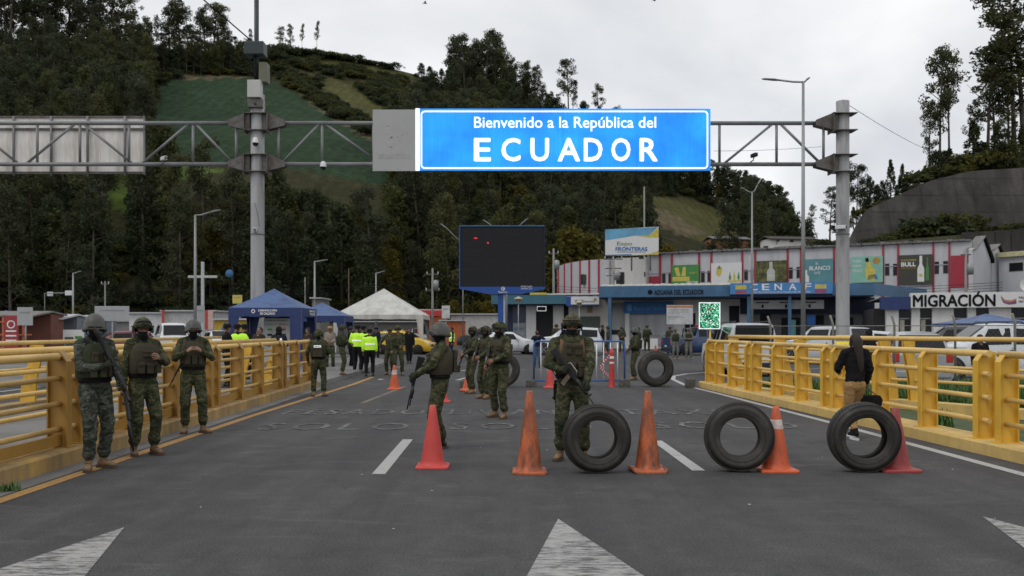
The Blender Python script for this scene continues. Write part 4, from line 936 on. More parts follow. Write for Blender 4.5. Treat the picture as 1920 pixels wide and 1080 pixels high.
# the middle soldier
t, mw, j = person(1072, 863, 588, 178, K(SOL, vest=VEST, glove=True, scarf=CAMO, holster=True, straps=TAN, kneepads=True, goggles=True, bulk=1.1, arm=1.12, sh=.2, leg=1.05,
        pouches=[(-.08, 1.36, .09, .13, .035), (.04, 1.37, .07, .13, .035), (.1, 1.15, .08, .17, .05), (-.11, 1.12, .09, .18, .07), (0, 1.14, .09, .15, .05)]),
    dict(hR=(.17, .31, 1.13), hL=(-.17, .3, .96), pR=(.95, -.5, -.75), pL=(-1, -.25, .0), aR=(.14, -.02, .09), aL=(-.15, .02, .09), tR=-22, tL=20, hyaw=0, hpitch=3, dR=(-.55, .7, .1), dL=(-.1, .65, -.45), bR=(.5, .6, .6), bL=(-.7, .6, .3), cR=.8, cL=.7),
    'soldier facing the camera mid-road behind a tyre, rifle slung across his chest', GS)
rifle(mw, (.22, .25, 1.38), (-.25, .37, .70), 'black assault rifle with carry handle held diagonally by the middle soldier', 'm16', up=(-.8, .25, .6))
# by the standing tyre
t, mw, j = person(1191, 713, 613, 95, K(SOL, helmet='grey', vest=VESTG), dict(hR=(.05, .25, 1.0), hL=(-.1, .25, 1.05), aR=(.06, -.03, .09), aL=(-.06, .07, .09), cR=.8, cL=.8),
    'soldier in profile facing left beside the large standing tyre at the bridge end', GS)
rifle(mw, (.05, .15, 1.2), (.1, .42, .7), 'rifle held low by the soldier beside the large standing tyre', 'm16', up=(0, .9, .3))
# woman
t, mw, j = person(1603, 823, 627, 2, dict(jacket=BLK, trousers=KHAKI, hair='long', bootm=BLK, sole=SNEAK, boots=False, bulk=.98, sh=.17, arm=1.15, leg=.92, fold=1.3),
    dict(hR=(.24, .1, .93), hL=(-.16, .3, 1.12), aR=(.06, .22, .09), aL=(-.05, -.16, .13), kR=(.0, 1, 0), kL=(0, 1, 0), hz=.9, tR=0, tL=0, cR=.9, hyaw=0),
    'woman with long dark hair walking away in black jacket and khaki trousers')
o = MB(); A = mw @ j['hR']; d_ = A.y
bt_ = thing('handbag', 'black handbag hanging from the hand of the walking woman', 'handbag', A+V(.06, .0, -.33))
MB().prism([(-.15, -.01), (.15, -.01), (.17, .08), (.13, .15), (-.13, .15), (-.17, .08)], -.06, .06, 'y').build('bag_body', BLK, bt_, bevel=.02)
MB().tube([(-.11, 0, .14), (-.1, 0, .24), (-.06, 0, .31), (-.03, 0, .24), (.1, 0, .14)], .008, 6).build('strap', GREYC, bt_)
# people left, behind the railing
POL = dict(jacket=BLK, trousers=BLK, cap=BLK, bootm=BOOTK, boots=False, head=HAIR)
person(425, 733, 605, -55, POL, dict(hR=(.15, .3, 1.05), hL=(-.1, .32, 1.1), H=1.78, cR=.8, cL=.8), 'policeman in black with badge on the sleeve behind the left railing, leftmost of three', 'police behind the left railing', dd=25.5)
person(444, 730, 603, -35, K(POL, hivis='jacket'), dict(hR=(.2, .25, 1.1), hL=(-.1, .3, 1.1), H=1.78), 'policeman in lime jacket and cap, between two colleagues behind the left railing', 'police behind the left railing', dd=26.6)
person(458, 730, 604, -20, K(POL, hivis='vest'), dict(hR=(.25, .1, .9), hL=(-.2, .2, 1.0), H=1.78), 'policeman with dark straps over lime vest, rightmost of three behind the left railing', 'police behind the left railing', dd=27.2)
person(485, 720, 614, 160, dict(jacket=DARKB, trousers=BLK, hair='short', bootm=BOOTK, boots=False), dict(hR=(.08, .3, 1.12), hL=(-.06, .3, 1.14), H=1.7, hpitch=-25, cR=.8, cL=.8), 'man in dark jacket looking down at a phone in front of the blue tent', dd=28.5)
person(523, 723, 615, 0, dict(jacket=NAVY, trousers=NAVY, hood=BLK, hivis='band', bootm=BOOTK, boots=False), dict(hR=(.1, .3, 1.15), hL=(-.1, .3, 1.15), H=1.7), 'person seen from behind in dark hooded jacket with white reflective harness', dd=27.5)
Gp = 'people around the tents'
person(577, 0, 0, 150, dict(jacket=DARKB, trousers=BLK, hair='short', bootm=BOOTK, boots=False), dict(H=1.68), 'man in brown jacket half hidden behind the blue tent leg', Gp, dd=34)
person(619, 694, 612, 185, dict(jacket=BEIGE, trousers=CAMO, cap=KHAKI, bootm=BOOT), dict(hR=(.05, .28, 1.1), hL=(-.05, .28, 1.12), aR=(.12, .1, .09)), 'person in beige vest and dark cap near the second blue tent', Gp)
person(641, 703, 608, -75, K(SOL, mask=False), dict(hR=(.1, .3, 1.1), hL=(-.1, .3, 1.1)), 'soldier in profile facing right at the left pavement edge', Gp, zoff=.135)
person(658, 0, 0, -60, dict(jacket=BLK, trousers=BLK, hair='short', bootm=BOOTK, boots=False), dict(H=1.75), 'man in black standing behind the lime-jacketed police', Gp, dd=37)
person(670, 700, 610, -20, K(POL, hivis='jacket'), dict(hR=(.22, .1, .95), hL=(-.2, .15, 1.0)), 'policeman in lime jacket with dark radio, seen from behind, leftmost of the lime group', Gp)
person(681, 700, 611, -35, K(POL, hivis='jacket'), dict(hR=(.22, .1, .9), hL=(-.22, .15, .95)), 'policeman in lime jacket half hidden in the middle of the lime group', Gp)
person(693, 706, 617, 12, K(POL, hivis='jacket'), dict(hR=(.24, .05, .85), hL=(-.24, .05, .85)), 'policeman in lime jacket and black cap, rightmost of the lime group, back turned', Gp)
person(706, 676, 614, 150, dict(jacket=NAVY, trousers=NAVY, cap=BLK, bootm=BOOTK, boots=False), dict(), 'man in navy cap and jacket behind the lime-jacketed police', Gp)
person(731, 703, 616, 160, K(SOL, mask=False, helmet=None, cap=CAMO, vest=None), dict(hR=(.35, .1, 1.0), hL=(-.25, .1, .9), pR=(1, -.3, 0)), 'soldier in a soft cap beside the small cone, arm stretched out', Gp)
person(746, 704, 610, 195, K(SOL, mask=False, vest=None), dict(hR=(.24, .08, .85), hL=(-.1, .2, 1.05), aR=(.14, .03, .09), aL=(-.15, .0, .09)), 'soldier in camouflage helmet facing the camera near the yellow taxi', Gp)
person(767, 682, 615, 185, dict(jacket=BLK, trousers=BLK, hair='short', bootm=BOOTK, boots=False), dict(aR=(.05, .15, .09), aL=(-.06, -.1, .09)), 'man in black walking in front of the yellow taxi', Gp)
person(847, 0, 0, 110, dict(jacket=NAVY, trousers=NAVY, hivis='vest', hair='short', bootm=BOOTK, boots=False), dict(H=1.74), 'person in lime and black vest behind the profile soldier', Gp, dd=49)
Gf = 'people in front of the customs building'
person(1007, 690, 620, 190, dict(jacket=NAVY, trousers=JEAN, hair='short', bootm=BOOTK, boots=False), dict(hR=(.07, .22, 1.5), hL=(-.07, .22, 1.5), pR=(1, -.1, -.6), pL=(-1, -.1, -.6), cR=.8, cL=.8), 'photographer in dark jacket and jeans holding a camera to the face', Gf)
c_ = thing('photo_camera', 'black photo camera held up by the photographer in jeans', 'camera', (X(1007, 38), 37.75, 1.45)); MB().box(-.07, .07, -.03, .03, -.045, .045).build('camera_body', BLK, c_, bevel=.01); MB().lathe([(.035, -.03), (.038, -.12), (.02, -.12)], 12, axis='y').build('lens', GUNM, c_)
person(1043, 664, 607, 170, K(SOL, mask=False, jacket=CAMO), dict(), 'soldier standing beside the white car behind the middle soldier', Gf)
person(1092, 663, 613, 170, K(SOL, mask=False, helmet=None, cap=BLK), dict(), 'soldier in a cap in front of the green wall plaque', Gf)
person(1118, 661, 613, 60, dict(jacket=BLUEC, trousers=BLUEC, cap=NAVY, bootm=BOOTK, boots=False), dict(), 'person in blue jacket and cap in front of the beige wall', Gf)
person(1130, 665, 609, -100, dict(jacket=BLK, trousers=BLK, hair='short', bootm=BOOTK, boots=False), dict(), 'man in black talking beside the person in blue', Gf)
person(1140, 663, 611, 90, K(SOL, mask=False, vest=None), dict(), 'soldier talking to the man in black', Gf)
person(1166, 664, 612, 180, K(SOL, mask=False), dict(hR=(.1, .3, 1.1), hL=(-.1, .3, 1.15)), 'soldier with arms folded forward before the lattice gate', Gf)
person(1197, 668, 613, 60, K(SOL, mask=False), dict(), 'soldier mostly hidden behind the profile soldier by the standing tyre', Gf)
person(1213, 662, 610, -10, K(SOL, mask=False, helmet=None, cap=CAMO), dict(hR=(.15, .25, 1.2), hL=(-.24, .1, .9)), 'soldier seen from behind before the white roller shutter', Gf)
person(1256, 665, 613, 170, K(SOL, mask=False, jacket=DARKB, trousers=BEIGE, helmet=None, cap=CAMO), dict(hR=(.1, .25, 1.1)), 'soldier in dark top and pale trousers, leftmost of three below the notice board', Gf)
person(1266, 675, 616, 190, dict(jacket=CAMO3, trousers=CAMO3, cap=CAMO3, vest=VESTG, bootm=BOOT), dict(), 'soldier in grey camouflage with dark vest, middle of three below the notice board', Gf)
person(1291, 675, 615, 175, dict(jacket=CAMO3, trousers=CAMO3, cap=CAMO3, vest=VESTG, bootm=BOOT), dict(hR=(.08, .27, 1.15), hL=(-.08, .27, 1.15)), 'soldier in grey camouflage looking at his hands, rightmost of three below the notice board', Gf)
person(1629, 0, 0, 20, dict(jacket=BLK, trousers=BLK, hood=BLK, bootm=BOOTK, boots=False), dict(H=1.62), 'person in black hood behind the right railing next to the gantry column', dd=26)
person(1838, 0, 0, 185, dict(jacket=BLK, trousers=BLK, hair='short', bootm=BOOTK, boots=False), dict(H=1.5), 'man in black behind the right railing between the parked pickups', dd=21.5)
person(573+310, 632, 590, 90, dict(jacket=BLK, trousers=BLK, hair='short', bootm=BOOTK, boots=False), dict(H=1.7), 'small far figure in black before the white roadside wall', dd=88)
# ---------------------------------------------------------------- gantry, signs, lamps
GALV = M('galvanised_steel', (.20, .205, .21), .5, .25, .1, 1.5, dirt=(.12, .12, .12), dsc=.9, damt=.4, mode='pos')
GALVD = M('dull_bracket_steel', (.13, .125, .12), .6, .3, .25, 4, dirt=(.08, .05, .035), dsc=3, mode='pos')
COLM = M('column_grey_paint', (.30, .30, .305), .6, 0, .08, 1, dirt=(.14, .14, .14), dsc=1.2, damt=.4, mode='pos', vs_=(2, 2, .4))
GD = 40.0; Q = GD/27.2       # the gantry stands behind the tents' row
def gantry():
    t = thing('sign_gantry', 'grey steel truss gantry on two round columns spanning the road', 'gantry', (0, GD, 0))
    xl, xr = X(483, GD), X(1580, GD)
    hs = {}
    for x, top, r_ in ((xl, 178, .205*Q), (xr, 190, .195*Q)):
        MB().lathe([(r_*1.02, -.3), (r_*1.02, 2), (r_, 2.01), (r_*.98, Z(440, GD)), (r_*.98, Z(top, GD)), (.01, Z(top-3, GD))], 28, (x, 0, 0)).build('column', COLM, t)
        mb = MB(); mb.lathe([(r_*1.02+.012, Z(440, GD)-.02), (r_*1.02+.012, Z(440, GD)+.02)], 28, (x, 0, 0)); mb.build('column_band', GALVD, t)
    ztop, zbot = Z(231, GD), Z(308, GD)
    for zz, name in ((ztop, 'top_chord'), (zbot, 'bottom_chord')):
        for y in (0,):
            for a, b_ in ((xl-18, xl-.55*Q), (xl+.55*Q, xr-.55*Q)):
                z2 = 0
                MB().tube([(a, y, zz), (b_, y, zz)], .062*Q, 10).build(name, GALV, t)
    def brace(a, b_): MB().tube([a, b_], .04*Q, 8).build('brace', GALV, t)
    for y in (0,):
        for px in (-40, 70, 150, 242, 362, 443, 522, 604, 700, 1349, 1456, 1544):
            x = X(px, GD); brace((x, y, zbot), (x, y, ztop))
        for (p, zp), (q, zq) in (((527, zbot), (600, ztop)), ((608, ztop), (700, zbot+.25)), ((438, zbot), (366, ztop)), ((355, ztop), (265, zbot)), ((250, zbot), (155, ztop)), ((142, ztop), (48, zbot)), ((36, zbot), (-60, ztop)),
                                 ((1356, zbot), (1450, ztop)), ((1462, ztop), (1540, zbot)), ((700, zbot), (800, ztop)), ((808, ztop), (900, zbot)), ((1340, zbot+.1), (1300, zbot+.5))):
            brace((X(p, GD), y, zp), (X(q, GD), y, zq))
    for x, sides in ((xl, (-1, 1)), (xr, (-1,))):
        for zz in (ztop, zbot):
            for s_ in sides:
                mb = MB()
                for y in (-.2, .2): mb.prism([(x+s_*.2*Q, zz-.25*Q), (x+s_*.2*Q, zz+.28*Q), (x+s_*.34*Q, zz+.28*Q), (x+s_*.85*Q, zz+.07*Q), (x+s_*.85*Q, zz-.09*Q), (x+s_*.34*Q, zz-.22*Q)], y-.012, y+.012)
                mb.prism([(x+s_*.34*Q, zz-.3*Q), (x+s_*.34*Q, zz+.28*Q), (x+s_*.36*Q, zz+.28*Q), (x+s_*.36*Q, zz-.3*Q)], -.4, .4)
                mb.build('bracket', GALVD, t)
            for dz in (-.24*Q, .26*Q):
                mb = MB().box(x-.36*Q, x+.36*Q, -.4, .4, zz+dz-.014, zz+dz+.014); mb.build('collar_plate', GALVD, t)
    YB = M('column_yellow_band', (.75, .6, .03), .5, 0, .05, emit=.35)  # emission imitates flash returned by the reflective band; it is no lamp
    for z0 in (Z(645, GD), Z(633.5, GD)):
        MB().lathe([(.203*Q, z0-.02), (.203*Q, z0+.12)], 28, (xr, 0, 0)).build('reflective_band', YB, t)
    return xl, xr, ztop, zbot
XL, XR, ZT, ZB = gantry()
WSD = GD-.55
def welcome():
    x0, x1 = X(780, WSD), X(1332, WSD); z0, z1 = Z(320, WSD), Z(204, WSD); w = x1-x0; h = z1-z0
    m, n, l, b = new_mat('glowing_blue_sheeting'); v = coord(n, l, 'obj'); t1 = tex(n, l, v, .5, 3); t2 = tex(n, l, coord(n, l, 'obj', (9, 1, .25)), 2, 4)
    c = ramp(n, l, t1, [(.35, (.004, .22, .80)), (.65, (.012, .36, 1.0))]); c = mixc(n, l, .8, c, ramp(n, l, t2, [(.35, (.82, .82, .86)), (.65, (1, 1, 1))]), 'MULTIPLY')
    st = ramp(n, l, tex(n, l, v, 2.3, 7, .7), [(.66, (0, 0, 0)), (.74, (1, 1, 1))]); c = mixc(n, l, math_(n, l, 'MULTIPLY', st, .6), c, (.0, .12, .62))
    l.new(c, b.inputs['Base Color']); b.inputs['Roughness'].default_value = .45; l.new(c, b.inputs['Emission Color']); b.inputs['Emission Strength'].default_value = .68  # unlit sheeting made to glow, imitating flash light it reflects back
    wm = M('glowing_white_sheeting', (.95, .97, 1), .45, 0, .02, 2, emit=.75)  # white border and letters glow too, for the same flash return
    t = thing('welcome_sign', 'bright blue overhead road sign welcoming to Ecuador in white letters', 'road sign', (x0, WSD, z0))
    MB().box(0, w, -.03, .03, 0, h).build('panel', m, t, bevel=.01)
    k = 3
    for i in range(1, 4): MB().box(w*i/4-.004, w*i/4+.004, -.0335, -.03, .0, h).build('panel_seam', M('seam_blue', (.0, .12, .5), .5, emit=.4), t)  # seam emits along with the panel's imitated flash glow
    ed = MB(); a, b_, c0, d0 = .14*Q, w-.07*Q, .05*Q, h-.06*Q; rr = .12*Q; pts = []
    for cx_, cz_, a0 in ((b_-rr, d0-rr, 0), (a+rr, d0-rr, 90), (a+rr, c0+rr, 180), (b_-rr, c0+rr, 270)):
        for q in range(5): an = R(a0+q*22.5); pts.append((cx_, cz_, math.cos(an), math.sin(an)))
    v = [(x+ca*r_, -.036, z+sa*r_) for x, z, ca, sa in pts for r_ in (rr, rr-.045*Q)]; n_ = len(pts)
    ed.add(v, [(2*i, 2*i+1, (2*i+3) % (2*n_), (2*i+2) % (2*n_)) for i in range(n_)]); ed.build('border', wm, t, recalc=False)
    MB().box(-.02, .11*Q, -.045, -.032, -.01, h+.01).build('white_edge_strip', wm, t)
    cx_ = X(1059.5, WSD)-x0
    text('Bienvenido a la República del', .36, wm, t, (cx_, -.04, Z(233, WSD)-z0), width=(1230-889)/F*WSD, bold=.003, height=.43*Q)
    s_ = 'ECUADOR'; xs = [904.5, 958, 1012, 1066.5, 1112, 1164, 1216]; ws = [32, 36, 35, 42, 35, 36, 34]
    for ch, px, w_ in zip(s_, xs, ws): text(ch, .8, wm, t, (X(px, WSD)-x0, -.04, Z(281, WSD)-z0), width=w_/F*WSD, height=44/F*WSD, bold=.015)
    # grey side panel
    x2 = X(699, WSD); g = thing('grey_sign_panel', 'plain pale grey panel with faded imprint at the left end of the blue sign', 'sign panel', (x2, WSD, z0-.02))
    MB().box(0, x0-x2-.03, -.03, .03, 0, h-.02).build('panel', M('pale_grey_sheet', (.36, .36, .36), .6, 0, .04, 1), g)
    gm = M('faded_print', (.338, .338, .34), .6); text('ECUADOR', .2, gm, g, ((x0-x2)*.5, -.034, h*.24), width=1.4, height=.22, bold=.01, ext=.001)
    o = MB(); rnd = random.Random(3)
    for i in range(26):
        a = rnd.uniform(0, 6.28); r_ = rnd.uniform(.15, .65); x = (x0-x2)*.5+math.cos(a)*r_; z = h*.6+math.sin(a)*r_; o.box(x-.05, x+.05, -.033, -.03, z-.02, z+.03)
    stuff(o.build('faded_emblem', gm, g))
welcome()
def backsign():
    d = GD+.6; x0 = X(-60, d); x1 = X(272, d); z0 = Z(326, d); z1 = Z(219, d)
    t = thing('overhead_sign_back', 'weathered pale rear side of an overhead sign behind the left truss', 'sign panel', (x0, d, z0)); w = x1-x0; h = z1-z0
    pm = M('weathered_sheet', (.80, .77, .73), .5, 0, .12, 1.3, dirt=(.5, .46, .42), dsc=.8, damt=.4, vs_=(2.5, 1, .5))
    n_ = 8; o = None
    for i in range(n_):
        if o is None: o = MB().box(0, w/n_-.012, -.01, .01, 0, h).build('sheet', pm, t); q = o
        else: q = o.copy(); COL.objects.link(q); q.parent = t
        q.location = (i*w/n_, 0, 0)
    for z in (.05, h*.78, h-.02): MB().box(0, w, -.07, -.012, z-.045, z+.045).build('rail', GALVD, t)
    for px in (28, 98, 166, 236): MB().tube([(X(px, d)-x0, -.1, -.1), (X(px, d)-x0, -.1, h)], .055, 8).build('upright', GALV, t)
    MB().box(w-.04, w, -.1, .02, -.03, h+.03).build('edge_frame', GALV, t)
backsign()
CAMW = M('camera_white', (.62, .62, .62), .4, 0, .05); CAMB = M('camera_black_dome', (.012, .012, .014), .12)
def dome_cam(px, py, d, lab, arm=.0):
    p = P(px, py, d); t = thing('dome_camera', lab, 'security camera', p, 0, 'security cameras on the gantry')
    MB().lathe([(.02, .17), (.05, .16), (.085, .1), (.095, .0)], 16).build('housing', CAMW, t); MB().lathe([(.088, 0), (.08, -.05), (.045, -.09), (.0, -.1)], 16).build('dome', CAMB, t)
    MB().box(-.03, .03, -.01, arm+.2, .1, .16).build('mount', CAMW, t); t.scale = (Q,)*3
def box_cam(px, py, d, lab, rz=0, L=.3, dark=False):
    p = P(px, py, d); t = thing('box_camera', lab, 'security camera', p, R(rz), 'security cameras on the gantry')
    MB().box(-.055, .055, -L/2, L/2, -.055, .055).build('housing', GUNM if dark else CAMW, t, bevel=.015); MB().lathe([(.04, -L/2-.001), (.04, -L/2-.02), (.02, -L/2-.02)], 12, axis='y').build('lens', CAMB, t)
    MB().tube([(0, .02, -.05), (0, .05, -.14), (0, .25, -.16)], .016, 6).build('bracket', GALVD, t); t.scale = (Q,)*3
dome_cam(479, 268, GD-.5, 'white dome camera with black glass on the left gantry column'); dome_cam(606, 313, GD-.45, 'white dome camera hanging from the bottom chord right of the left column')
box_cam(480, 196, GD-.28, 'small black and white camera just under the white box on the left column', 0, .16)
box_cam(307, 297, GD-.35, 'white floodlight-shaped camera on the bottom chord left of the left column', 40)
box_cam(478, 431, GD-.3, 'white box camera halfway down the left column', 10, .2); box_cam(1414, 291, GD-.33, 'black camera standing on the bottom chord right of the blue sign', 10, .3, True)
box_cam(1576, 426, GD-.3, 'white box camera on the side of the right column', 60)
def mast():
    d = GD-.02; t = thing('radio_mast', 'dark green steel mast with boxes rising from the left gantry column', 'mast', (X(481, d), d, Z(178, d)))
    gm = M('mast_green', (.02, .035, .035), .5, 0, .1); MB().tube([(0, 0, -.05), (0, 0, 3.2)], .07, 12).build('pole', gm, t)
    MB().box(-.3, .28, -.3, .18, 1.14, 1.53).build('dark_box', gm, t, bevel=.02); MB().box(.1, .34, -.15, .25, .35, .95).build('olive_box', M('olive_box_paint', (.12, .13, .08), .6), t, bevel=.02)
    MB().box(-.19, .2, -.33, -.02, -.15, .37).build('white_box', M('white_box_paint', (.45, .45, .43), .5, 0, .05), t, bevel=.015)
    MB().box(-.2, .22, -.26, .2, -.42, -.17).build('base_clamp', GALVD, t)
    for i in range(4): MB().tube([(-.05+.03*i, -.08, 1.2), (-.14+.04*i, -.12, 1.0), (-.08+.05*i, -.1, .7), (-.02+.02*i, -.1, .38)], .009, 5).build('cable', BLK, t)
    t.scale = (Q,)*3
mast()
def wire(name, pts, r_, lab, cat='cable', sag=0, mat=None):
    a, b_ = Vector(pts[0]), Vector(pts[1]); q = [a.lerp(b_, i/14)-V(0, 0, sag*4*(i/14)*(1-i/14)) for i in range(15)]
    return tag(MB().tube(q, r_, 5).build(name, mat or BLK, None), lab, cat)
wire('stay_cable', (P(480, 84, GD), P(330, -45, GD-2)), .03, 'thick black cable running up left from the mast box')
wire('stay_cable', (P(1584, 192, GD), P(1790, 300, 70)), .012, 'thin wire from the top of the right column down to the right hillside', sag=.3)
wire('stay_cable', (P(1338, 283, GD+.4), P(1540, 275, GD)), .008, 'thin loose wire along the truss right of the blue sign', sag=.05)
wire('column_cable', (P(477, 380, GD-.4), P(487, 425, GD-.4)), .008, 'thin cable looping down to the camera on the left column', sag=-.1)
LAMPM = M('lamp_grey', (.26, .27, .27), .45, .3, .06)
def lamp(px, top, base, d, armpx, armdy, lab, r0=.09, grp='street lamps', double=None, z0=0):
    t = thing('street_lamp', lab, 'street lamp', (X(px, d), d, z0), 0, grp); H = Z(top, d)-z0
    MB().tube([(0, 0, 0), (0, 0, H)], [r0, r0*.55], 12).build('pole', LAMPM, t)
    for ax, ady in [(armpx, armdy)]+([double] if double else []):
        w = (ax-px)/F*d; s_ = 1 if w > 0 else -1; dz = -ady/F*d; n_ = 7
        MB().tube([(-s_*.02, 0, H-.02), (w*.25, 0, H+dz*.1-.02), (w*.6, 0, H+dz*.6)], r0*.4, 8).build('arm', LAMPM, t)
        MB().tube([(w*.55, 0, H+dz*.5), (w*.7, 0, H+dz*.72), (w*.95, 0, H+dz), (w, 0, H+dz)], [(.03, .05), (.045, .14), (.035, .1), (.012, .03)], 8, up=(0, 0, 1)).build('lamp_head', LAMPM, t)
lamp(1506, 153, 0, 38, 1428, -5, 'tall street lamp with long curved arm pointing left beside the right column', .1, double=(1518, -7))
lamp(366, 403, 0, 45, 414, -9, 'street lamp with arm pointing right, just left of the white cross', .09)
lamp(1410, 360, 0, 62, 1388, -8, 'street lamp with two arms before the customs building', .09, double=(1428, -24))
lamp(137, 512, 0, 88, 153, -4, 'short street lamp above the left kiosks, arm pointing right', .12)
lamp(590, 490, 0, 90, 615, -3, 'wooden pole street lamp behind the second blue tent', .14)
lamp(705, 512, 0, 100, 722, -4, 'street lamp rising behind the peak of the white tent', .13)
# swan-shaped double lamp behind the screen board
lamp(950, 440, 0, 75, 905, -27, 'double street lamp whose curved arms show over the black screen board', .09, double=(991, -30))
lamp(868, 450, 0, 76, 825, -30, 'street lamp with thin arm left of the black screen board', .06)
# white cross
def cross():
    d = 60; t = thing('white_cross', 'tall white cross standing behind the parked cars on the left', 'cross', (X(380, d), d, 0)); H = Z(491, d); z = Z(519, d); w = 27/F*d; m = M('cross_white', (.42, .44, .45), .6, 0, .08)
    MB().box(-.09, .09, -.09, .09, 0, H).build('upright', m, t, bevel=.02); MB().box(-w, w, -.088, .088, z-.08, z+.08).build('crossbar', m, t, bevel=.02)
cross()
# utility poles
POLEC = M('utility_pole_concrete', (.22, .215, .2), .85, 0, .15, 2)
def upole(px, top, d, lab, r0=.13, arms=(), trans=False, rust=False):
    t = thing('utility_pole', lab, 'utility pole', (X(px, d), d, 0), 0, 'utility poles'); H = Z(top, d)
    MB().tube([(0, 0, 0), (0, 0, H)], [r0, r0*.6], 10).build('pole', M('rusty_pole', (.12, .07, .05), .8) if rust else POLEC, t)
    for a in arms:
        MB().box(-a[1], a[1], -.05, .05, H-a[0]-.05, H-a[0]+.05).build('crossarm', GALVD, t)
        for x in (-a[1]*.9, 0, a[1]*.9): MB().lathe([(.04, 0), (.06, .06), (.03, .14), (.05, .18), (.0, .22)], 8, (x, 0, H-a[0]+.05)).build('insulator', CAMW, t)
    if trans: MB().lathe([(.0, -.55), (.26, -.52), (.28, 0), (.26, .35), (.1, .42), (.0, .45)], 14, (.32, -.05, H-1.6)).build('transformer', LAMPM, t)
upole(811, 503, 90, 'utility pole with small transformer and lamp right of the white tent', .15, ((.6, .6), (2.2, .7)), True)
upole(654, 503, 95, 'thin rust-coloured pole between the tents', .07, rust=True); upole(572, 520, 92, 'short thin pole behind the blue tents', .08); upole(197, 527, 92, 'thin pole above the kiosks at left', .1, ((.3, .4),))
upole(1038, 466, 92, 'pale concrete pole at the left end of the red-striped building', .16, ((.5, .5),), True)
upole(1150, 484, 88, 'concrete pole with crossarms and transformer before the white stair block', .18, ((.1, .9), (1.0, .8), (1.7, .7)), True)
upole(1811, 466, 74, 'concrete pole with white box in front of the red door panel at right', .14, ((.5, .4),), True)
upole(1208, 350, 120, 'lattice-like thin mast rising behind the event billboard', .16)
for i, (y, x0, x1) in enumerate(((533, 120, 820), (537, 120, 820), (541, 120, 820), (546, 120, 820), (529, 440, 820))):
    wire('power_line', (P(x0, y+3, 95), P(x1, y-4, 90)), .02, ('topmost', 'second highest', 'middle', 'second lowest', 'lowest')[(1, 2, 3, 4, 0)[i]]+' thin power line crossing before the wooded hill', 'power line', .5)['group'] = 'power lines before the wooded hill'
for i, y in enumerate((531, 536, 541, 546)): wire('power_line', (P(1045, y+6, 90), P(1880, y-2, 73)), .018, ('topmost', 'second highest', 'second lowest', 'lowest')[i]+' thin power line crossing the front of the red-striped building', 'power line', .6)['group'] = 'power lines before the red-striped building'
# round blue tank sign, sign backs
def signback(px, py, w, h, d, lab, post=True, mat=None, rounded=False):
    t = thing('road_sign', lab, 'road sign', (X(px, d), d, 0), 0, 'road signs seen from behind'); W_ = w/F*d; H_ = h/F*d; z = Z(py, d); m = mat or M('sign_back_grey', (.33, .34, .345), .5, .1, .06)
    MB().box(-W_/2, W_/2, -.012, .012, z-H_/2, z+H_/2).build('panel', m, t, bevel=.06 if rounded else 0)
    if post:
        for x in ((-.3*W_, .3*W_) if W_ > 2 else (0,)): MB().tube([(x, .05, 0), (x, .05, z+H_*.5)], .035, 8).build('post', LAMPM, t)
        MB().box(-W_*.35, W_*.35, -.03, -.0125, z+H_*.2, z+H_*.26).build('stiffener', LAMPM, t)
signback(47, 593, 29, 34, 40, 'grey rear side of a rectangular sign over the orange kiosk at left'); signback(210, 588, 65, 28, 42, 'wide grey rear side of a sign between the kiosk and the white van', rounded=True)
signback(375, 589, 17, 32, 50, 'narrow grey rear side of a sign in front of the white cross'); signback(836, 585, 15, 24, 62, 'white rectangular sign right of the white tent', mat=M('sign_pale', (.5, .5, .5), .5))
signback(94, 551, 11, 8, 80, 'small white sign on a bent arm above the kiosks', post=False, mat=M('sign_pale', (.5, .5, .5), .5))
signback(445, 561, 18, 16, 60, 'small yellow framed sign just left of the blue tent roof', mat=M('sign_yellow_frame', (.5, .42, .1), .6), post=True)
t = thing('round_blue_sign', 'round blue sign high before the wooded hill left of the column', 'sign', (X(430, 80), 80, 0)); MB().lathe([(.0, -.03), (.33, -.03), (.35, 0), (.33, .03), (0, .03)], 24, (0, 0, Z(513, 80)), axis='y').build('disc', M('disc_blue', (.03, .12, .26), .6), t); MB().tube([(0, .08, 0), (0, .08, Z(500, 80))], .04, 6).build('post', BLK, t)
# bent-arm gate pole at left
t = thing('arm_pole', 'thin pole with horizontal arm carrying a small sign above the kiosks', 'pole', (X(84, 80), 80, 0)); MB().tube([(0, 0, 0), (0, 0, Z(550, 80)), (2.3, 0, Z(549, 80))], .05, 6).build('bent_pole', LAMPM, t)
MB().box(1.8, 2.4, -.05, .05, Z(554, 80), Z(545, 80)).build('sign_box', CAMW, t, bevel=.03)
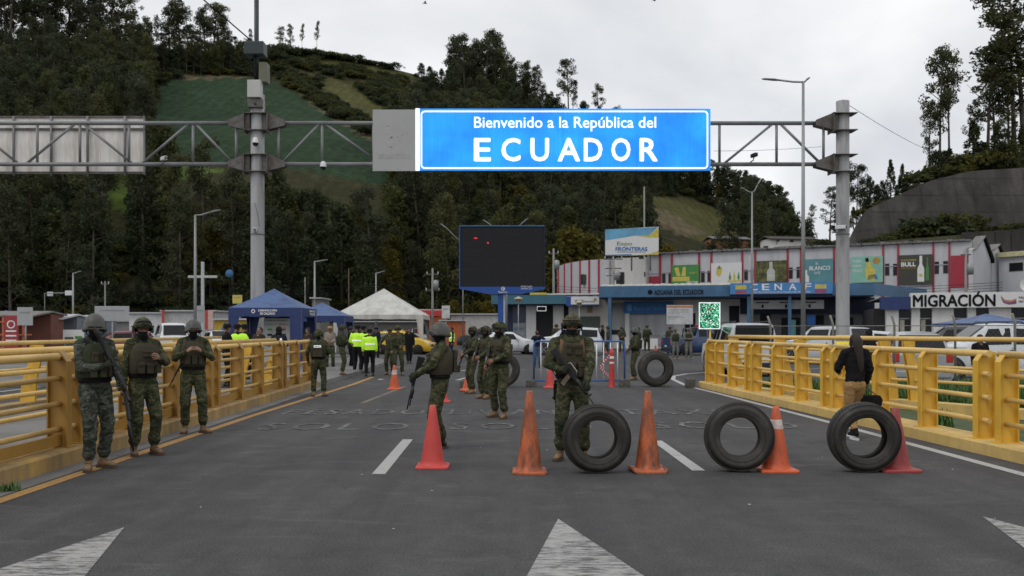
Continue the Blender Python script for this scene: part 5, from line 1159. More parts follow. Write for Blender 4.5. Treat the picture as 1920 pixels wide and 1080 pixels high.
# screen board
def board():
    d = 50; x0, x1 = X(861, d), X(1022, d); z0, z1 = Z(551, d), Z(423, d); t = thing('screen_board', 'large black display board in a blue frame with dealer logo on a blue pole', 'billboard', (x0, d, 0)); w = x1-x0
    bl = M('frame_blue', (.012, .07, .30), .45, 0, .08); zs = Z(538, d)
    m, n, l, b = new_mat('display_black'); v = coord(n, l, 'obj', (1, 1, 1)); c = ramp(n, l, tex(n, l, v, 30, 2), [(.4, (.008, .008, .009)), (.6, (.013, .012, .012))]); l.new(c, b.inputs['Base Color']); b.inputs['Roughness'].default_value = .8
    nx, nz = 8, 6; W_ = w-.12; H_ = z1-zs-.1; o = None
    for i in range(nx):
        for j in range(nz):
            if o is None: o = MB().box(0, W_/nx-.006, -.13, -.1, 0, H_/nz-.006).build('display_module', m, t); q = o
            else: q = o.copy(); COL.objects.link(q); q.parent = t
            q.location = (.06+i*W_/nx, 0, zs+j*H_/nz)
    MB().box(.04, w-.04, -.1, .35, zs-.05, z1-.06).build('cabinet', BLK, t)
    MB().box(0, .06, -.16, .4, zs-.1, z1).build('side_frame', bl, t); MB().box(w-.05, w, -.16, .4, zs-.1, z1).build('side_frame', M('frame_dark', (.01, .015, .04), .5), t); MB().box(.06, w-.05, -.16, .4, z1-.06, z1).build('top_frame', M('frame_top_blue', (.06, .14, .27), .5), t)
    MB().prism([(0, zs-.0), (w, zs-.0), (w, zs-.12), (w*.72, z0-.02), (w*.35, z0-.02), (0, zs-.1)], -.17, .38).build('lower_frame', bl, t)
    xp = X(939, d)-x0; MB().box(xp-.16, xp+.13, 0, .3, 0, z0).build('pole', bl, t); MB().box(xp+.14, xp+.25, .02, .28, 0, z0).build('pole_side', M('pole_silver', (.4, .42, .45), .5), t)
    RE = M('led_red', (.9, .03, .03), .4, emit=.6); MB().box(.82, 1.0, -.14, -.131, Z(448, d), Z(446, d)).build('red_mark', RE, t); MB().lathe([(0, -.14), (.05, -.135), (.05, -.131)], 10, (X(915, d)-x0, 0, Z(456, d)), axis='y').build('red_dot', RE, t)
    wm = M('print_white', (.7, .7, .7), .5); text('Espacio', .2, wm, t, (X(943, d)-x0, -.18, Z(548, d)), width=.5, height=.12, bold=.005)
    text('0979014629', .2, wm, t, (X(987, d)-x0, -.18, Z(537.5, d)), width=.62, height=.09); text('0987651204', .2, wm, t, (X(987, d)-x0, -.18, Z(541.5, d)), width=.62, height=.09)
    mb = MB(); mb.lathe([(.07, -.18), (.11, -.18)], 20, (X(943, d)-x0, 0, Z(541.5, d)), axis='y'); mb.lathe([(.0, -.18), (.04, -.18)], 12, (X(944, d)-x0, 0, Z(541.5, d)), axis='y'); mb.build('logo', wm, t, kind='stuff')
board()
# tents
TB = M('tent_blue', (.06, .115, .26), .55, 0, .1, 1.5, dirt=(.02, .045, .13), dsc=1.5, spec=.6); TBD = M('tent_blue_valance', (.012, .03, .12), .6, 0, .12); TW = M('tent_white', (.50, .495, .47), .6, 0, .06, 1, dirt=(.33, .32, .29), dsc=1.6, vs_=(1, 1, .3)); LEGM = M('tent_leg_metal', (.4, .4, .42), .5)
def tent(px0, px1, d, dep, eave, val, apex, top, low, lab, z0=0, legc=True, grp='canopy tents', sag=.12):
    x0, x1 = X(px0, d), X(px1, d); w = x1-x0; t = thing('canopy_tent', lab, 'tent', (x0, d, z0), 0, grp); ze = Z(eave, d)-z0; zv = Z(val, d)-z0; za = Z(apex, d+dep/2)-z0
    A = V(w/2, dep/2, za); cs = [V(0, 0, ze), V(w, 0, ze), V(w, dep, ze), V(0, dep, ze)]
    mb = MB(); n_ = 6
    for i in range(4):
        a, b_ = cs[i], cs[(i+1) % 4]; v = []
        for k in range(n_+1):
            s_ = k/n_; p = a.lerp(A, s_); q = b_.lerp(A, s_); dz = -sag*4*s_*(1-s_)*.6
            for m_ in range(5): r_ = p.lerp(q, m_/4); r_.z += dz*(1-.3*abs(m_-2)/2)*(0 if m_ in (0, 4) else 1)*.6+dz*.5; v.append(r_)
        mb.add(v, [(k*5+m_, k*5+m_+1, (k+1)*5+m_+1, (k+1)*5+m_) for k in range(n_) for m_ in range(4)], 0, True)
    mb.build('roof', top, t)
    for i in range(4):
        a, b_ = cs[i], cs[(i+1) % 4]; mb = MB(); v = []
        for k in range(9):
            p = a.lerp(b_, k/8); out = (p-V(w/2, dep/2, p.z)).normalized()*.012*(k % 2); v += [p+V(0, 0, .003), V(p.x, p.y, zv-(.03 if k % 2 else 0))+out]
        mb.add(v, [(2*k, 2*k+1, 2*k+3, 2*k+2) for k in range(8)], 0, True); mb.build('valance', low, t)
    for c_ in cs:
        q = c_+(A-c_)*.015
        MB().tube([(q.x, q.y, 0), (q.x, q.y, ze-.02)], .025, 6).build('leg', LEGM, t)
        if legc:
            ix = 1 if c_.x < w/2 else -1; iy = 1 if c_.y < dep/2 else -1; mb = MB(); k = .45
            for (ax, ay) in ((k, 0), (0, k)):
                mb.add([(c_.x, c_.y, zv), (c_.x+ix*ax, c_.y+iy*ay, zv), (c_.x+ix*ax*.75, c_.y+iy*ay*.75, zv*.75), (c_.x+ix*ax*.5, c_.y+iy*ay*.5, zv*.45), (c_.x+ix*ax*.4, c_.y+iy*ay*.4, .1), (c_.x, c_.y, .1)], [(0, 1, 2, 3, 4, 5)])
            mb.build('leg_curtain', low, t)
    return t, x0, ze, zv, w
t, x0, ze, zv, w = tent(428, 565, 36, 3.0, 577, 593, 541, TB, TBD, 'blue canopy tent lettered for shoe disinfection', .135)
wm = M('print_white', (.7, .7, .7), .5); zc = (ze+zv)/2
text('DESINFECCIÓN', .2, wm, t, (X(502, 36)-x0, -.03, zc+.07), width=.74, height=.1, bold=.008); text('DE CALZADO', .2, wm, t, (X(502, 36)-x0, -.03, zc-.06), width=.6, height=.1, bold=.008)
MB().lathe([(.045, -.03), (.08, -.03)], 16, (X(475, 36)-x0, 0, zc+.03), axis='y').build('round_logo', wm, t); text('DESINFECCIÓN', .2, wm, t, (w+.03, 2.0, zc+.07), rot=(R(90), 0, R(90)), width=1.2, height=.1); text('DE CALZADO', .2, wm, t, (w+.03, 2.0, zc-.06), rot=(R(90), 0, R(90)), width=1.0, height=.1)
# info board inside
t = thing('info_board', 'white information board with small pictures inside the blue tent', 'notice board', (X(519, 37.5), 37.5, .135)); w = 49/F*37.5; z0, z1 = Z(690, 37.5)-.135, Z(597, 37.5)-.135
MB().box(-w/2, w/2, -.02, .02, max(z0, .1), z1).build('board', M('board_white', (.50, .51, .5), .5), t)
text('DESINFECCIÓN DE CALZADO', .1, BLK, t, (0, -.025, z1-.08), width=w*.8, height=.05)
for cn, cc, xx in (('green_print', (.05, .35, .08), -.28), ('red_print', (.5, .08, .03), .28)):
    m_ = M(cn, cc, .6); text('SALIDA' if xx < 0 else 'ENTRADA', .1, m_, t, (xx, -.025, z1-.25), width=.36, height=.06)
    for i in range(4): MB().box(xx-.1, xx+.1, -.024, -.021, z1-.5-.22*i, z1-.42-.22*i).build('picture', BLK if i % 2 else m_, t)
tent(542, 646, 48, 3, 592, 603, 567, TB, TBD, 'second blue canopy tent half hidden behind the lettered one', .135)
tent(625, 793, 60.5, 6, 590, 598, 541, TW, TW, 'white pointed canopy tent in front of the yellow taxi', 0, True, sag=.05)
tent(1818, 1960, 40, 3.5, 606, 611, 588, TB, TB, 'low blue canopy tent behind the parked pickup at the right edge', 0, False)
# notice board and glittering sign near the customs building
def notice():
    d = 60; x0, x1 = X(1250, d), X(1299, d); t = thing('notice_board', 'large white notice board with lines of text on two posts before the roller shutter', 'notice board', (x0, d, 0)); w = x1-x0; z0, z1 = Z(608, d), Z(572, d)
    MB().box(0, w, -.03, .03, z0, z1).build('board', M('board_white', (.50, .51, .5), .5), t); MB().box(.02, w-.02, -.034, -.031, z1-.17, z1-.1).build('red_stripe', M('red_print', (.5, .08, .03), .6), t); MB().box(.02, w-.02, -.034, -.031, z1-.1, z1-.02).build('tan_stripe', M('tan_print', (.45, .33, .2), .6), t)
    for i, k in enumerate((.9, .86, .9, .5, .0, .6, .75, .3)):
        if k: MB().box(.1, .1+(w-.2)*k, -.034, -.031, z1-.3-.09*i, z1-.28-.09*i).build('text_line', GREYC, t)
    for x in (.15, w-.15): MB().tube([(x, .05, 0), (x, .05, z1)], .03, 6).build('post', LAMPM, t)
notice()
def glitter():
    d = 33; x0, x1 = X(1310, d), X(1350, d); z0, z1 = Z(617, d), Z(567, d); w = x1-x0; h = z1-z0
    t = thing('green_reflective_sign', 'glittering green and white reflective sign on a yellow post by the right railing', 'road sign', (x0, d, 0))
    gm = M('glitter_green', (.02, .50, .22), .4, emit=.65); wt = M('glitter_white', (.8, .95, .9), .4, emit=.7); dk = M('glitter_dark', (.015, .06, .04), .4); rd = M('red_print', (.5, .08, .03), .6)  # green and white emit, imitating flash glitter on an unlit sign
    MB().box(0, w, -.02, .02, z0, z1).build('panel', dk, t, bevel=.03); rnd = random.Random(5)
    mb = MB(); mw_ = MB()
    for i in range(620):
        q = rnd.random(); x = rnd.uniform(.03, w-.03); z = rnd.uniform(z0+.03, z1-.03); r_ = rnd.uniform(.012, .034); a0 = rnd.uniform(0, 6.28)
        (mw_ if q < .3 else mb).add([(x+r_*rnd.uniform(.5, 1)*math.cos(a0+k*1.57), -.0215-i*.00002, z+r_*rnd.uniform(.5, 1)*math.sin(a0+k*1.57)) for k in range(4)], [(0, 1, 2, 3)])
    for a_, b_, c_, e_ in ((0, w, z0, z0+.03), (0, w, z1-.03, z1), (0, .03, z0+.03, z1-.03), (w-.03, w, z0+.03, z1-.03)): mw_.add([(a_, -.036, c_), (b_, -.036, c_), (b_, -.036, e_), (a_, -.036, e_)], [(0, 1, 2, 3)])
    stuff(mb.build('green_glints', gm, t)); stuff(mw_.build('white_glints_and_border', wt, t)); MB().lathe([(.0, -.037), (.05, -.037)], 10, (w*.5, 0, z0+h*.76), axis='y').build('emblem', rd, t)  # glints of flash modelled as glowing scraps, with the white border
    MB().tube([(w*.55, .04, 0), (w*.55, .04, z0)], .035, 8).build('post', RAIL, t)
glitter()
# birds
for px, py, s_, lab in ((797, 6, 1, 'dark bird gliding at the top of the sky left of centre'), (1885, 29, .8, 'dark bird in the sky near the top right corner'), (1227, 1, .8, 'bird at the very top edge of the sky right of centre')):
    t = thing('bird', lab, 'bird', P(px, py, 60), R(20)); MB().ell((0, 0, 0), (.14*s_, .05*s_, .04*s_), None, 8, 6).build('body', BLK, t)
    for k in (-1, 1): MB().add([(.05*s_, 0, .01), (-.06*s_, 0, .01), (-.08*s_, k*.2*s_, .07*s_), (-.1*s_, k*.34*s_, .04*s_), (.0, k*.2*s_, .08*s_)], [(0, 1, 2, 3, 4)]).build('wing', BLK, t)
# ---------------------------------------------------------------- buildings
class Fac:
    """a facade frame: local x along the wall, local y inwards (away from the camera), z up"""
    def __init__(s, name, label, cat, px0, d0, px1, d1):
        s.a = V(X(px0, d0), d0, 0); s.b = V(X(px1, d1), d1, 0); s.u = (s.b-s.a).normalized(); s.L = (s.b-s.a).length
        s.t = thing(name, label, cat, s.a, math.atan2(s.u.y, s.u.x))
    def s_(s, px):
        k = (px-CX)/F; den = s.u.x-k*s.u.y; return (k*s.a.y-s.a.x)/den
    def d_(s, px): return s.a.y+s.u.y*s.s_(px)
    def z_(s, px, py): return Z(py, s.d_(px))
    def box(s, name, mat, px0, px1, z0, z1, y0, y1, parent=None, bevel=0):
        return MB().box(s.s_(px0), s.s_(px1), y0, y1, z0, z1).build(name, mat, parent or s.t, bevel)
def mk_panelwall(name, col, dirtc):
    m, n, l, b = new_mat(name); v = coord(n, l, 'obj', (1, 1, .15)); c = ramp(n, l, tex(n, l, coord(n, l, 'obj'), .8, 4), [(.3, tuple(x*.93 for x in col)), (.7, col)])
    d = ramp(n, l, tex(n, l, v, 2.5, 6, .7), [(.5, (0, 0, 0)), (.75, (1, 1, 1))]); c = mixc(n, l, math_(n, l, 'MULTIPLY', d, .45), c, dirtc); l.new(c, b.inputs['Base Color']); b.inputs['Roughness'].default_value = .7; return m
WGREY = mk_panelwall('wall_light_grey', (.48, .485, .51), (.26, .26, .28)); WWHITE = mk_panelwall('wall_white', (.66, .65, .63), (.38, .36, .33)); WBEIGE = mk_panelwall('wall_beige', (.42, .40, .37), (.25, .23, .21))
PRED = M('pilaster_red', (.32, .02, .04), .55, 0, .12); GLASSD = M('window_dark_glass', (.010, .011, .014), .2, 0, .2, spec=.3); ROOFG = M('fibre_roof_grey', (.16, .155, .15), .85, 0, .25, 1.5)
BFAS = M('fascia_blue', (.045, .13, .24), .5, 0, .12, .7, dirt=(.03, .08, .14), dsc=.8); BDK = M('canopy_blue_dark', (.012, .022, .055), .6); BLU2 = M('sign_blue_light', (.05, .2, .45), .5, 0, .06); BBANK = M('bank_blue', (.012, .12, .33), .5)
DKIN = M('dark_interior', (.012, .012, .014), .8); SHUT = M('shutter_grey_white', (.42, .43, .44), .5); WPRINT = M('print_white', (.7, .7, .7), .5)
def win(fac, px0, px1, py0, py1, y=0, parent=None):
    """window: a recessed pane in a frame"""
    a, b_ = fac.s_(px0), fac.s_(px1); pm = (px0+px1)/2; z0, z1 = fac.z_(pm, py1), fac.z_(pm, py0)
    f = MB().box(a-.03, a, y-.04, y+.05, z0-.03, z1+.03).box(b_, b_+.03, y-.04, y+.05, z0-.03, z1+.03).box(a, b_, y-.04, y+.05, z1, z1+.03).box(a, b_, y-.04, y+.05, z0-.03, z0).build('window', GALVD, parent or fac.t)
    MB().box(a, b_, y-.03, y-.01, z0, z1).build('pane', GLASSD, f); return f
# --- long warehouse with red pilasters
wh = Fac('striped_building', 'long pale grey upper storey with dark red pilasters and hanging advertising banners', 'building', 1135, 103, 1815, 85)
zt = 9.9; zb = 3.0
wh.box('wall', WGREY, 1214, 1822, zb, zt, 0, 14)
wh.box('parapet_band', M('band_grey', (.3, .3, .33), .6), 1214, 1822, 7.75, 7.82, -.06, -.001)
mb = MB(); L0, L1 = wh.s_(1214), wh.s_(1822); n_ = 60
for i in range(n_):
    a = L0+(L1-L0)*i/n_; b_ = L0+(L1-L0)*(i+.9)/n_; mb.prism([(-.35, zt+.02), (-.35, zt+.16+.12*random.random()), (14, zt+.7), (14, zt+.6)], a, b_, 'x')
stuff(mb.build('corrugated_roof', ROOFG, wh.t))
for px in (1238, 1260, 1311, 1334, 1392, 1416, 1477, 1502, 1564, 1656, 1684, 1750, 1780): wh.box('pilaster', PRED, px-1.8, px+1.8, zb, zt, -.12, -.001)
wh.box('red_door', PRED, 1217, 1236, 4.3, 7.5, -.1, -.002); wh.box('red_door', PRED, 1783, 1817, 5.6, 8.6, -.1, -.002)
for a, b_, y0, y1 in ((1242, 1247.5, 512, 531), (1254, 1258, 511, 531), (1315, 1321, 509, 529), (1327, 1332, 508, 528), (1396, 1402, 506, 525), (1408, 1412, 505, 524), (1480, 1486, 502, 522), (1494, 1499, 501, 521), (1568, 1572, 499, 519), (1575, 1579, 499, 519), (1660, 1667, 495, 516), (1675, 1682, 495, 516), (1753, 1760, 491, 513), (1769, 1777, 490, 512)): win(wh, a, b_, y0, y1)
for px in (1275, 1355, 1440, 1525, 1616, 1711):
    mb = MB(); s0 = wh.s_(px); mb.beam((s0, 0, zt-.1), (s0, -.9, zt+.25), .05, .05); mb.obox((s0, -1.0, zt+.22), (.22, .12, .08)); mb.build('floodlight', GUNM, wh.t)
# stair block (white) and curved end
wh.box('stair_block', WWHITE, 1142, 1214, 3.0, wh.z_(1180, 484), -.6, 9)
wh.box('stair_opening', DKIN, 1160, 1174, 4.6, wh.z_(1167, 511), -.75, -.601); MB().box(wh.s_(1160)+.05, wh.s_(1167), -.78, -.751, 4.6, wh.z_(1167, 511)-.1).build('stair_pane', GLASSD, wh.t)
win(wh, 1212, 1213.5, 511, 519, -.6)
mb = MB(); pts = []; c0 = (wh.s_(1142), 0)
prof = [(1142, 101.7), (1123, 102.5), (1105, 103.4), (1088, 104.8), (1072, 106.8), (1059, 109.5), (1048, 113), (1042, 117), (1040, 122)]
inv = Matrix.Rotation(-math.atan2(wh.u.y, wh.u.x), 3, 'Z'); L = []
for px, d in prof: q = inv @ (V(X(px, d), d, 0)-wh.a); L.append((q.x, q.y))
ztl = 9.55
for (a, b_) in zip(L, L[1:]):
    MB().add([(a[0], a[1], 3), (b_[0], b_[1], 3), (b_[0], b_[1], ztl), (a[0], a[1], ztl), (a[0], a[1]+.3, 3), (b_[0], b_[1]+.3, 3), (b_[0], b_[1]+.3, ztl), (a[0], a[1]+.3, ztl)], [(0, 1, 2, 3), (4, 7, 6, 5), (3, 2, 6, 7), (0, 4, 5, 1), (0, 3, 7, 4), (1, 5, 6, 2)]).build('curved_wall_panel', WGREY, wh.t)
for x, y in L[1:]: MB().box(x-.1, x+.1, y-.12, y+.1, 2.9, ztl+.02).build('pilaster', PRED, wh.t)
MB().add([(x, y, ztl-.02) for x, y in L]+[(L[0][0], 14, ztl-.02)], [tuple(range(len(L)+1))]).build('end_roof', ROOFG, wh.t)
for k in (3, 4):
    a = Vector((L[k][0], L[k][1], 0)); b_ = Vector((L[k+1][0], L[k+1][1], 0)); q = a.lerp(b_, .35 if k == 3 else .0)
for px in (1092, 1101):
    d = 103.95; q = inv @ (V(X(px, d), d, 0)-wh.a); z0, z1 = Z(533, d), Z(515, d); f = MB().box(q.x-.2, q.x+.2, q.y-.12, q.y+.2, z0-.05, z1+.05).build('window', GALVD, wh.t); MB().box(q.x-.15, q.x+.15, q.y-.14, q.y-.121, z0, z1).build('pane', GLASSD, f)
# gables at the right end
gb = Fac('gabled_annex', 'pale grey shed end with two small saw-tooth gables right of the red door', 'building', 1817, 84.5, 1872, 92)
for a, b_, pk, ph in ((1816, 1850, 1836, 448), (1852, 1873, 1864, 463)):
    sa, sb, sp = gb.s_(a), gb.s_(b_), gb.s_(pk); zA = gb.z_(a, 468); zB = gb.z_(b_, 484); zp = gb.z_(pk, ph)
    MB().prism([(sa, 0), (sb, 0), (sb, zB), (sp, zp), (sa, zA)], -.35, 0).build('gable_wall', WGREY, gb.t); mb = MB(); mb.prism([(sp-.1, zp+.05), (sp, zp+.35), (sb+.5, zB-.1), (sb+.4, zB-.5)], -.6, .3); mb.build('roof_slope', BLK, gb.t); MB().prism([(sp, zp+.2), (sp, zp+.3), (sa+.1, zA), (sa+.1, zA-.12)], -.6, .3).build('roof_slope', ROOFG, gb.t)
    for i in range(4): s0 = sa+(sb-sa)*(i+.6)/4.4; MB().box(s0-.05, s0+.05, .001, .06, 0, gb.z_(a, 490)).build('rib', M('rib_mauve', (.3, .27, .3), .6), gb.t)
fr = Fac('far_right_building', 'pale building with yellow roof strip at the right edge', 'building', 1873, 90, 2100, 80)
fr.box('wall', WGREY, 1873, 2100, 0, fr.z_(1890, 482), 0, 8); fr.box('roof', M('roof_cream', (.45, .42, .25), .7), 1873, 2100, fr.z_(1890, 482), fr.z_(1890, 473), -.4, 9); win(fr, 1893, 1918, 493, 508)
# banners: each is a hanging print
def banner(px0, px1, py0, py1, bg, label, name='advertising_banner'):
    s0, s1 = wh.s_(px0), wh.s_(px1); pm = (px0+px1)/2; z0, z1 = wh.z_(pm, py1), wh.z_(pm, py0)
    o = wh.a+wh.u*s0; nrm = V(wh.u.y, -wh.u.x, 0); t = thing(name, label, 'banner', o+nrm*.3+V(0, 0, z0), math.atan2(wh.u.y, wh.u.x)); w, h = s1-s0, z1-z0
    MB().box(0, w, 0, .05, 0, h).build('print_sheet', bg, t); return t, w, h
def fl(t, w, h, name, mat, poly, y=-.006, **k):
    """a flat printed shape, coordinates as fractions of the sheet"""
    o = MB().add([(x*w, y, z*h) for x, z in poly], [tuple(range(len(poly)))]).build(name, mat, t, recalc=False)
    return o
def rect(x0, x1, z0, z1): return [(x0, z0), (x1, z0), (x1, z1), (x0, z1)]
def bottle(x, z0, H, w): return [(x-w, z0), (x+w, z0), (x+w, z0+H*.5), (x+w*.4, z0+H*.68), (x+w*.4, z0+H), (x-w*.4, z0+H), (x-w*.4, z0+H*.68), (x-w, z0+H*.5)]
YEL = M('print_yellow', (.5, .42, .08), .6); GRN = M('print_green', (.05, .2, .045), .6, 0, .2, 2); TEAL = M('print_teal', (.08, .22, .25), .6, 0, .15, 1); MINT = M('print_mint', (.2, .42, .34), .6, 0, .12, 1); DKGR = M('print_dark_olive', (.04, .04, .028), .6, 0, .2, 1); DKG2 = M('print_dark_leaves', (.03, .04, .015), .6, 0, .7, 2, dirt=(.2, .17, .03), dsc=2.2); PWH = M('print_offwhite', (.62, .62, .61), .6, 0, .04); PBL = M('print_blue', (.03, .14, .4), .6); PGLD = M('print_gold', (.35, .22, .04), .6)
t, w, h = banner(1261, 1312, 497, 535, GRN, 'green banner with yellow packs and the word NECTAR')
for x in (.13, .36): fl(t, w, h, 'pack_print', YEL, [(x, .45), (x+.16, .45), (x+.16+(.06 if x < .2 else -.0), .9), (x+(.0 if x < .2 else .06), .9)] if x > .2 else [(x+.06, .45), (x+.2, .45), (x+.12, .9), (x-.03, .86)])
fl(t, w, h, 'tray_print', YEL, rect(.03, .66, .2, .42)); text('SWEET', .5, YEL, t, (w*.8, -.01, h*.6), width=w*.3, height=h*.08); text('NECTAR', .5, WPRINT, t, (w*.76, -.01, h*.14), width=w*.42, height=h*.1, bold=.01)
t, w, h = banner(1335, 1392, 493, 534, PWH, 'white banner with yellow fruit and three small bottles')
for i in range(3): fl(t, w, h, 'bottle_print', GRN if i != 1 else YEL, bottle(.62+.14*i, .22, .33+.04*(i == 1), .035))
fl(t, w, h, 'fruit_print', YEL, [(.16, .5), (.2, .85), (.28, .75), (.36, .8), (.34, .5), (.26, .35)]); fl(t, w, h, 'band_print', YEL, rect(.55, .98, .1, .2)); fl(t, w, h, 'leaf_print', GRN, [(.2, .7), (.26, .9), (.34, .76)])
t, w, h = banner(1418, 1476, 489, 529, DKG2, 'dark banner with a pale bottle between leaves')
fl(t, w, h, 'bottle_print', M('print_pale_bottle', (.4, .42, .38), .5), bottle(.5, .05, .9, .13)); text('NORTE', .5, WPRINT, t, (w*.5, -.012, h*.3), width=w*.2, height=h*.06)
t, w, h = banner(1504, 1563, 486, 531, TEAL, 'teal banner reading BLANCO with a bottle at its left')
text('EL', .5, WPRINT, t, (w*.5, -.01, h*.82), height=h*.1, width=w*.09); text('BLANCO', .5, WPRINT, t, (w*.58, -.01, h*.62), width=w*.66, height=h*.17, bold=.006); text('QUE', .5, WPRINT, t, (w*.5, -.01, h*.42), width=w*.2, height=h*.11); fl(t, w, h, 'bottle_print', PWH, bottle(.14, .0, .55, .1))
t, w, h = banner(1596, 1656, 481, 530, MINT, 'mint green banner with a tilted yellow-blue bottle and a round seal')
fl(t, w, h, 'bottle_print', YEL, [(.5, .1), (.76, .05), (.76, .5), (.64, .64), (.58, .9), (.48, .88), (.5, .64), (.44, .5)]); fl(t, w, h, 'bottle_label', PBL, [(.52, .1), (.85, .12), (.8, .3), (.56, .28)]); fl(t, w, h, 'bottle_cap', BLK, [(.47, .78), (.58, .8), (.55, .95), (.45, .92)], -.009)
fl(t, w, h, 'seal_print', PGLD, [(.8+.12*math.cos(a), .82+.14*math.sin(a)) for a in np.linspace(0, 6.28, 14)[:-1]])
for z, s_ in ((.82, 'TODO'), (.64, 'SABOR'), (.46, 'FRESCO')): text(s_, .5, WPRINT, t, (w*.2, -.01, h*z), width=w*.28, height=h*.09)
t, w, h = banner(1685, 1749, 478, 533, DKGR, 'dark olive banner reading GOLDEN BULL with a white and a dark bottle')
text('GOLDEN', .5, YEL, t, (w*.3, -.01, h*.82), width=w*.44, height=h*.07); text('BULL', .5, PWH, t, (w*.3, -.01, h*.68), width=w*.44, height=h*.15, bold=.02); text('NUEVA PRESENTACION', .5, PGLD, t, (w*.3, -.01, h*.55), width=w*.44, height=h*.05)
fl(t, w, h, 'bottle_print', PWH, bottle(.66, .08, .88, .1)); fl(t, w, h, 'dark_bottle_print', GRN, bottle(.85, .12, .78, .045)); fl(t, w, h, 'label_print', YEL, rect(.61, .71, .25, .34), -.009)
# event billboard on the roof
def expo():
    d = 98; x0, x1 = X(1135, d), X(1235, d); z0, z1 = Z(480, d), Z(427, d); w, h = x1-x0, z1-z0; t = thing('event_billboard', 'billboard with blue and yellow waves lettered Expo Fronteras above the white stair block', 'billboard', (x0, d, z0), R(0))
    MB().prism([(0, 0), (w, .15), (w, h+.12), (0, h-.2)], 0, .15).build('print_sheet', PWH, t)
    def q(name, m, poly, y=-.004): fl(t, w, h, name, m, poly, y)
    q('blue_wave', M('print_sky_blue', (.12, .33, .5), .6, 0, .3, .5), [(0, .55), (.25, .62), (.55, .72), (.8, .72), (1, 1.03), (.75, 1.0), (0, .94)]); q('yellow_wave', YEL, [(.6, .7), (.8, .72), (1, 1.0), (1, .65), (.8, .66)], -.008); q('yellow_wave', YEL, [(.6, .05), (.85, .08), (1, .2), (1, .04)]); q('blue_edge', PBL, [(0, .0), (.5, .035), (.5, .065), (0, .04)])
    text('Expo', 1, GRN, t, (w*.36, -.02, h*.42), width=w*.28, height=h*.17); text('FRONTERAS', 1, PBL, t, (w*.49, -.02, h*.25), width=w*.6, height=h*.14, bold=.03); MB().box(w*.22, w*.76, -.012, -.008, h*.13, h*.15).build('text_line', GREYC, t)
    for x in (.15, .5, .85): MB().box(w*x-.08, w*x+.08, .2, .4, -1.6, h*.8).build('support', GALVD, t)
    for x in (.12, .65): MB().beam((w*x, 0, -.1), (w*x, -.8, -.35), .05, .05).obox((w*x, -.9, -.3), (.25, .1, .1)).build('floodlight', GUNM, t)
expo()
# --- customs building with blue canopy
cu = Fac('customs_building', 'low customs building under a long dark blue canopy with white sign boards', 'building', 1123, 74, 1660, 69)
ztop, zlow = 5.15, 4.25
cu.box('canopy_fascia', BFAS, 1123, 1369, zlow, ztop, 0, .25); cu.box('canopy_fascia', BFAS, 1561, 1640, zlow, ztop, 0, .25)
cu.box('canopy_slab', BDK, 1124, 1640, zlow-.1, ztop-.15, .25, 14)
q = Fac('t', '', '', 1640, 69.2, 1738, 79); MB().box(0, q.L, 0, .25, zlow, ztop).build('tmp', BFAS, None); o = bpy.data.objects['tmp']; o.name = 'canopy_fascia.end'; o.data.name = 'canopy_fascia'
o.matrix_world = Matrix.Translation(q.a) @ Matrix.Rotation(math.atan2(q.u.y, q.u.x), 4, 'Z'); bpy.context.view_layer.update(); mwi = (Matrix.Translation(cu.a) @ Matrix.Rotation(math.atan2(cu.u.y, cu.u.x), 4, 'Z')).inverted(); ml = mwi @ o.matrix_world; o.parent = cu.t; o.matrix_local = ml; o.name = 'canopy_fascia'; bpy.data.objects.remove(q.t)
text('ADUANA DEL ECUADOR', 1, BLK, cu.t, (cu.s_(1273), -.02, cu.z_(1273, 548)), width=cu.s_(1320)-cu.s_(1227), height=.42, bold=.02); MB().lathe([(.0, -.02), (.2, -.02)], 12, (cu.s_(1219), 0, cu.z_(1219, 548)), axis='y').build('emblem', BLK, cu.t)
cg = Fac('cenaf_sign', 'light blue CENAF sign board with two small yellow-blue-red flags on the canopy', 'sign', 1369, 71.3, 1561, 69.5)
z0, z1 = cg.z_(1465, 551), cg.z_(1465, 530); MB().box(0, cg.L, -.1, .1, z0, z1).build('board', BLU2, cg.t)
for ch, px in zip('CENAF', (1414, 1435.5, 1459, 1486, 1514)): text(ch, 1, WPRINT, cg.t, (cg.s_(px), -.115, z0+(z1-z0)*.62), width=.56, height=.5, bold=.015)
text('CENTRO NACIONAL DE ATENCION EN FRONTERA', 1, WPRINT, cg.t, (cg.s_(1465), -.115, z0+.13), width=cg.s_(1518)-cg.s_(1408), height=.13)
for px in (1389, 1538.5):
    for i, (nm, m_, hh) in enumerate((('flag_red', M('flag_red', (.45, .03, .03), .6), .16), ('flag_blue', PBL, .13), ('flag_yellow', YEL, .33))): zz = z0+.08+(0, .16, .29)[i]; MB().box(cg.s_(px)-.42, cg.s_(px)+.42, -.112, -.101, zz, zz+hh).build(nm, m_, cg.t)
for px in (1143, 1404, 1481): cu.box('canopy_column', BFAS, px-3, px+3, 0, zlow, .05, .35)
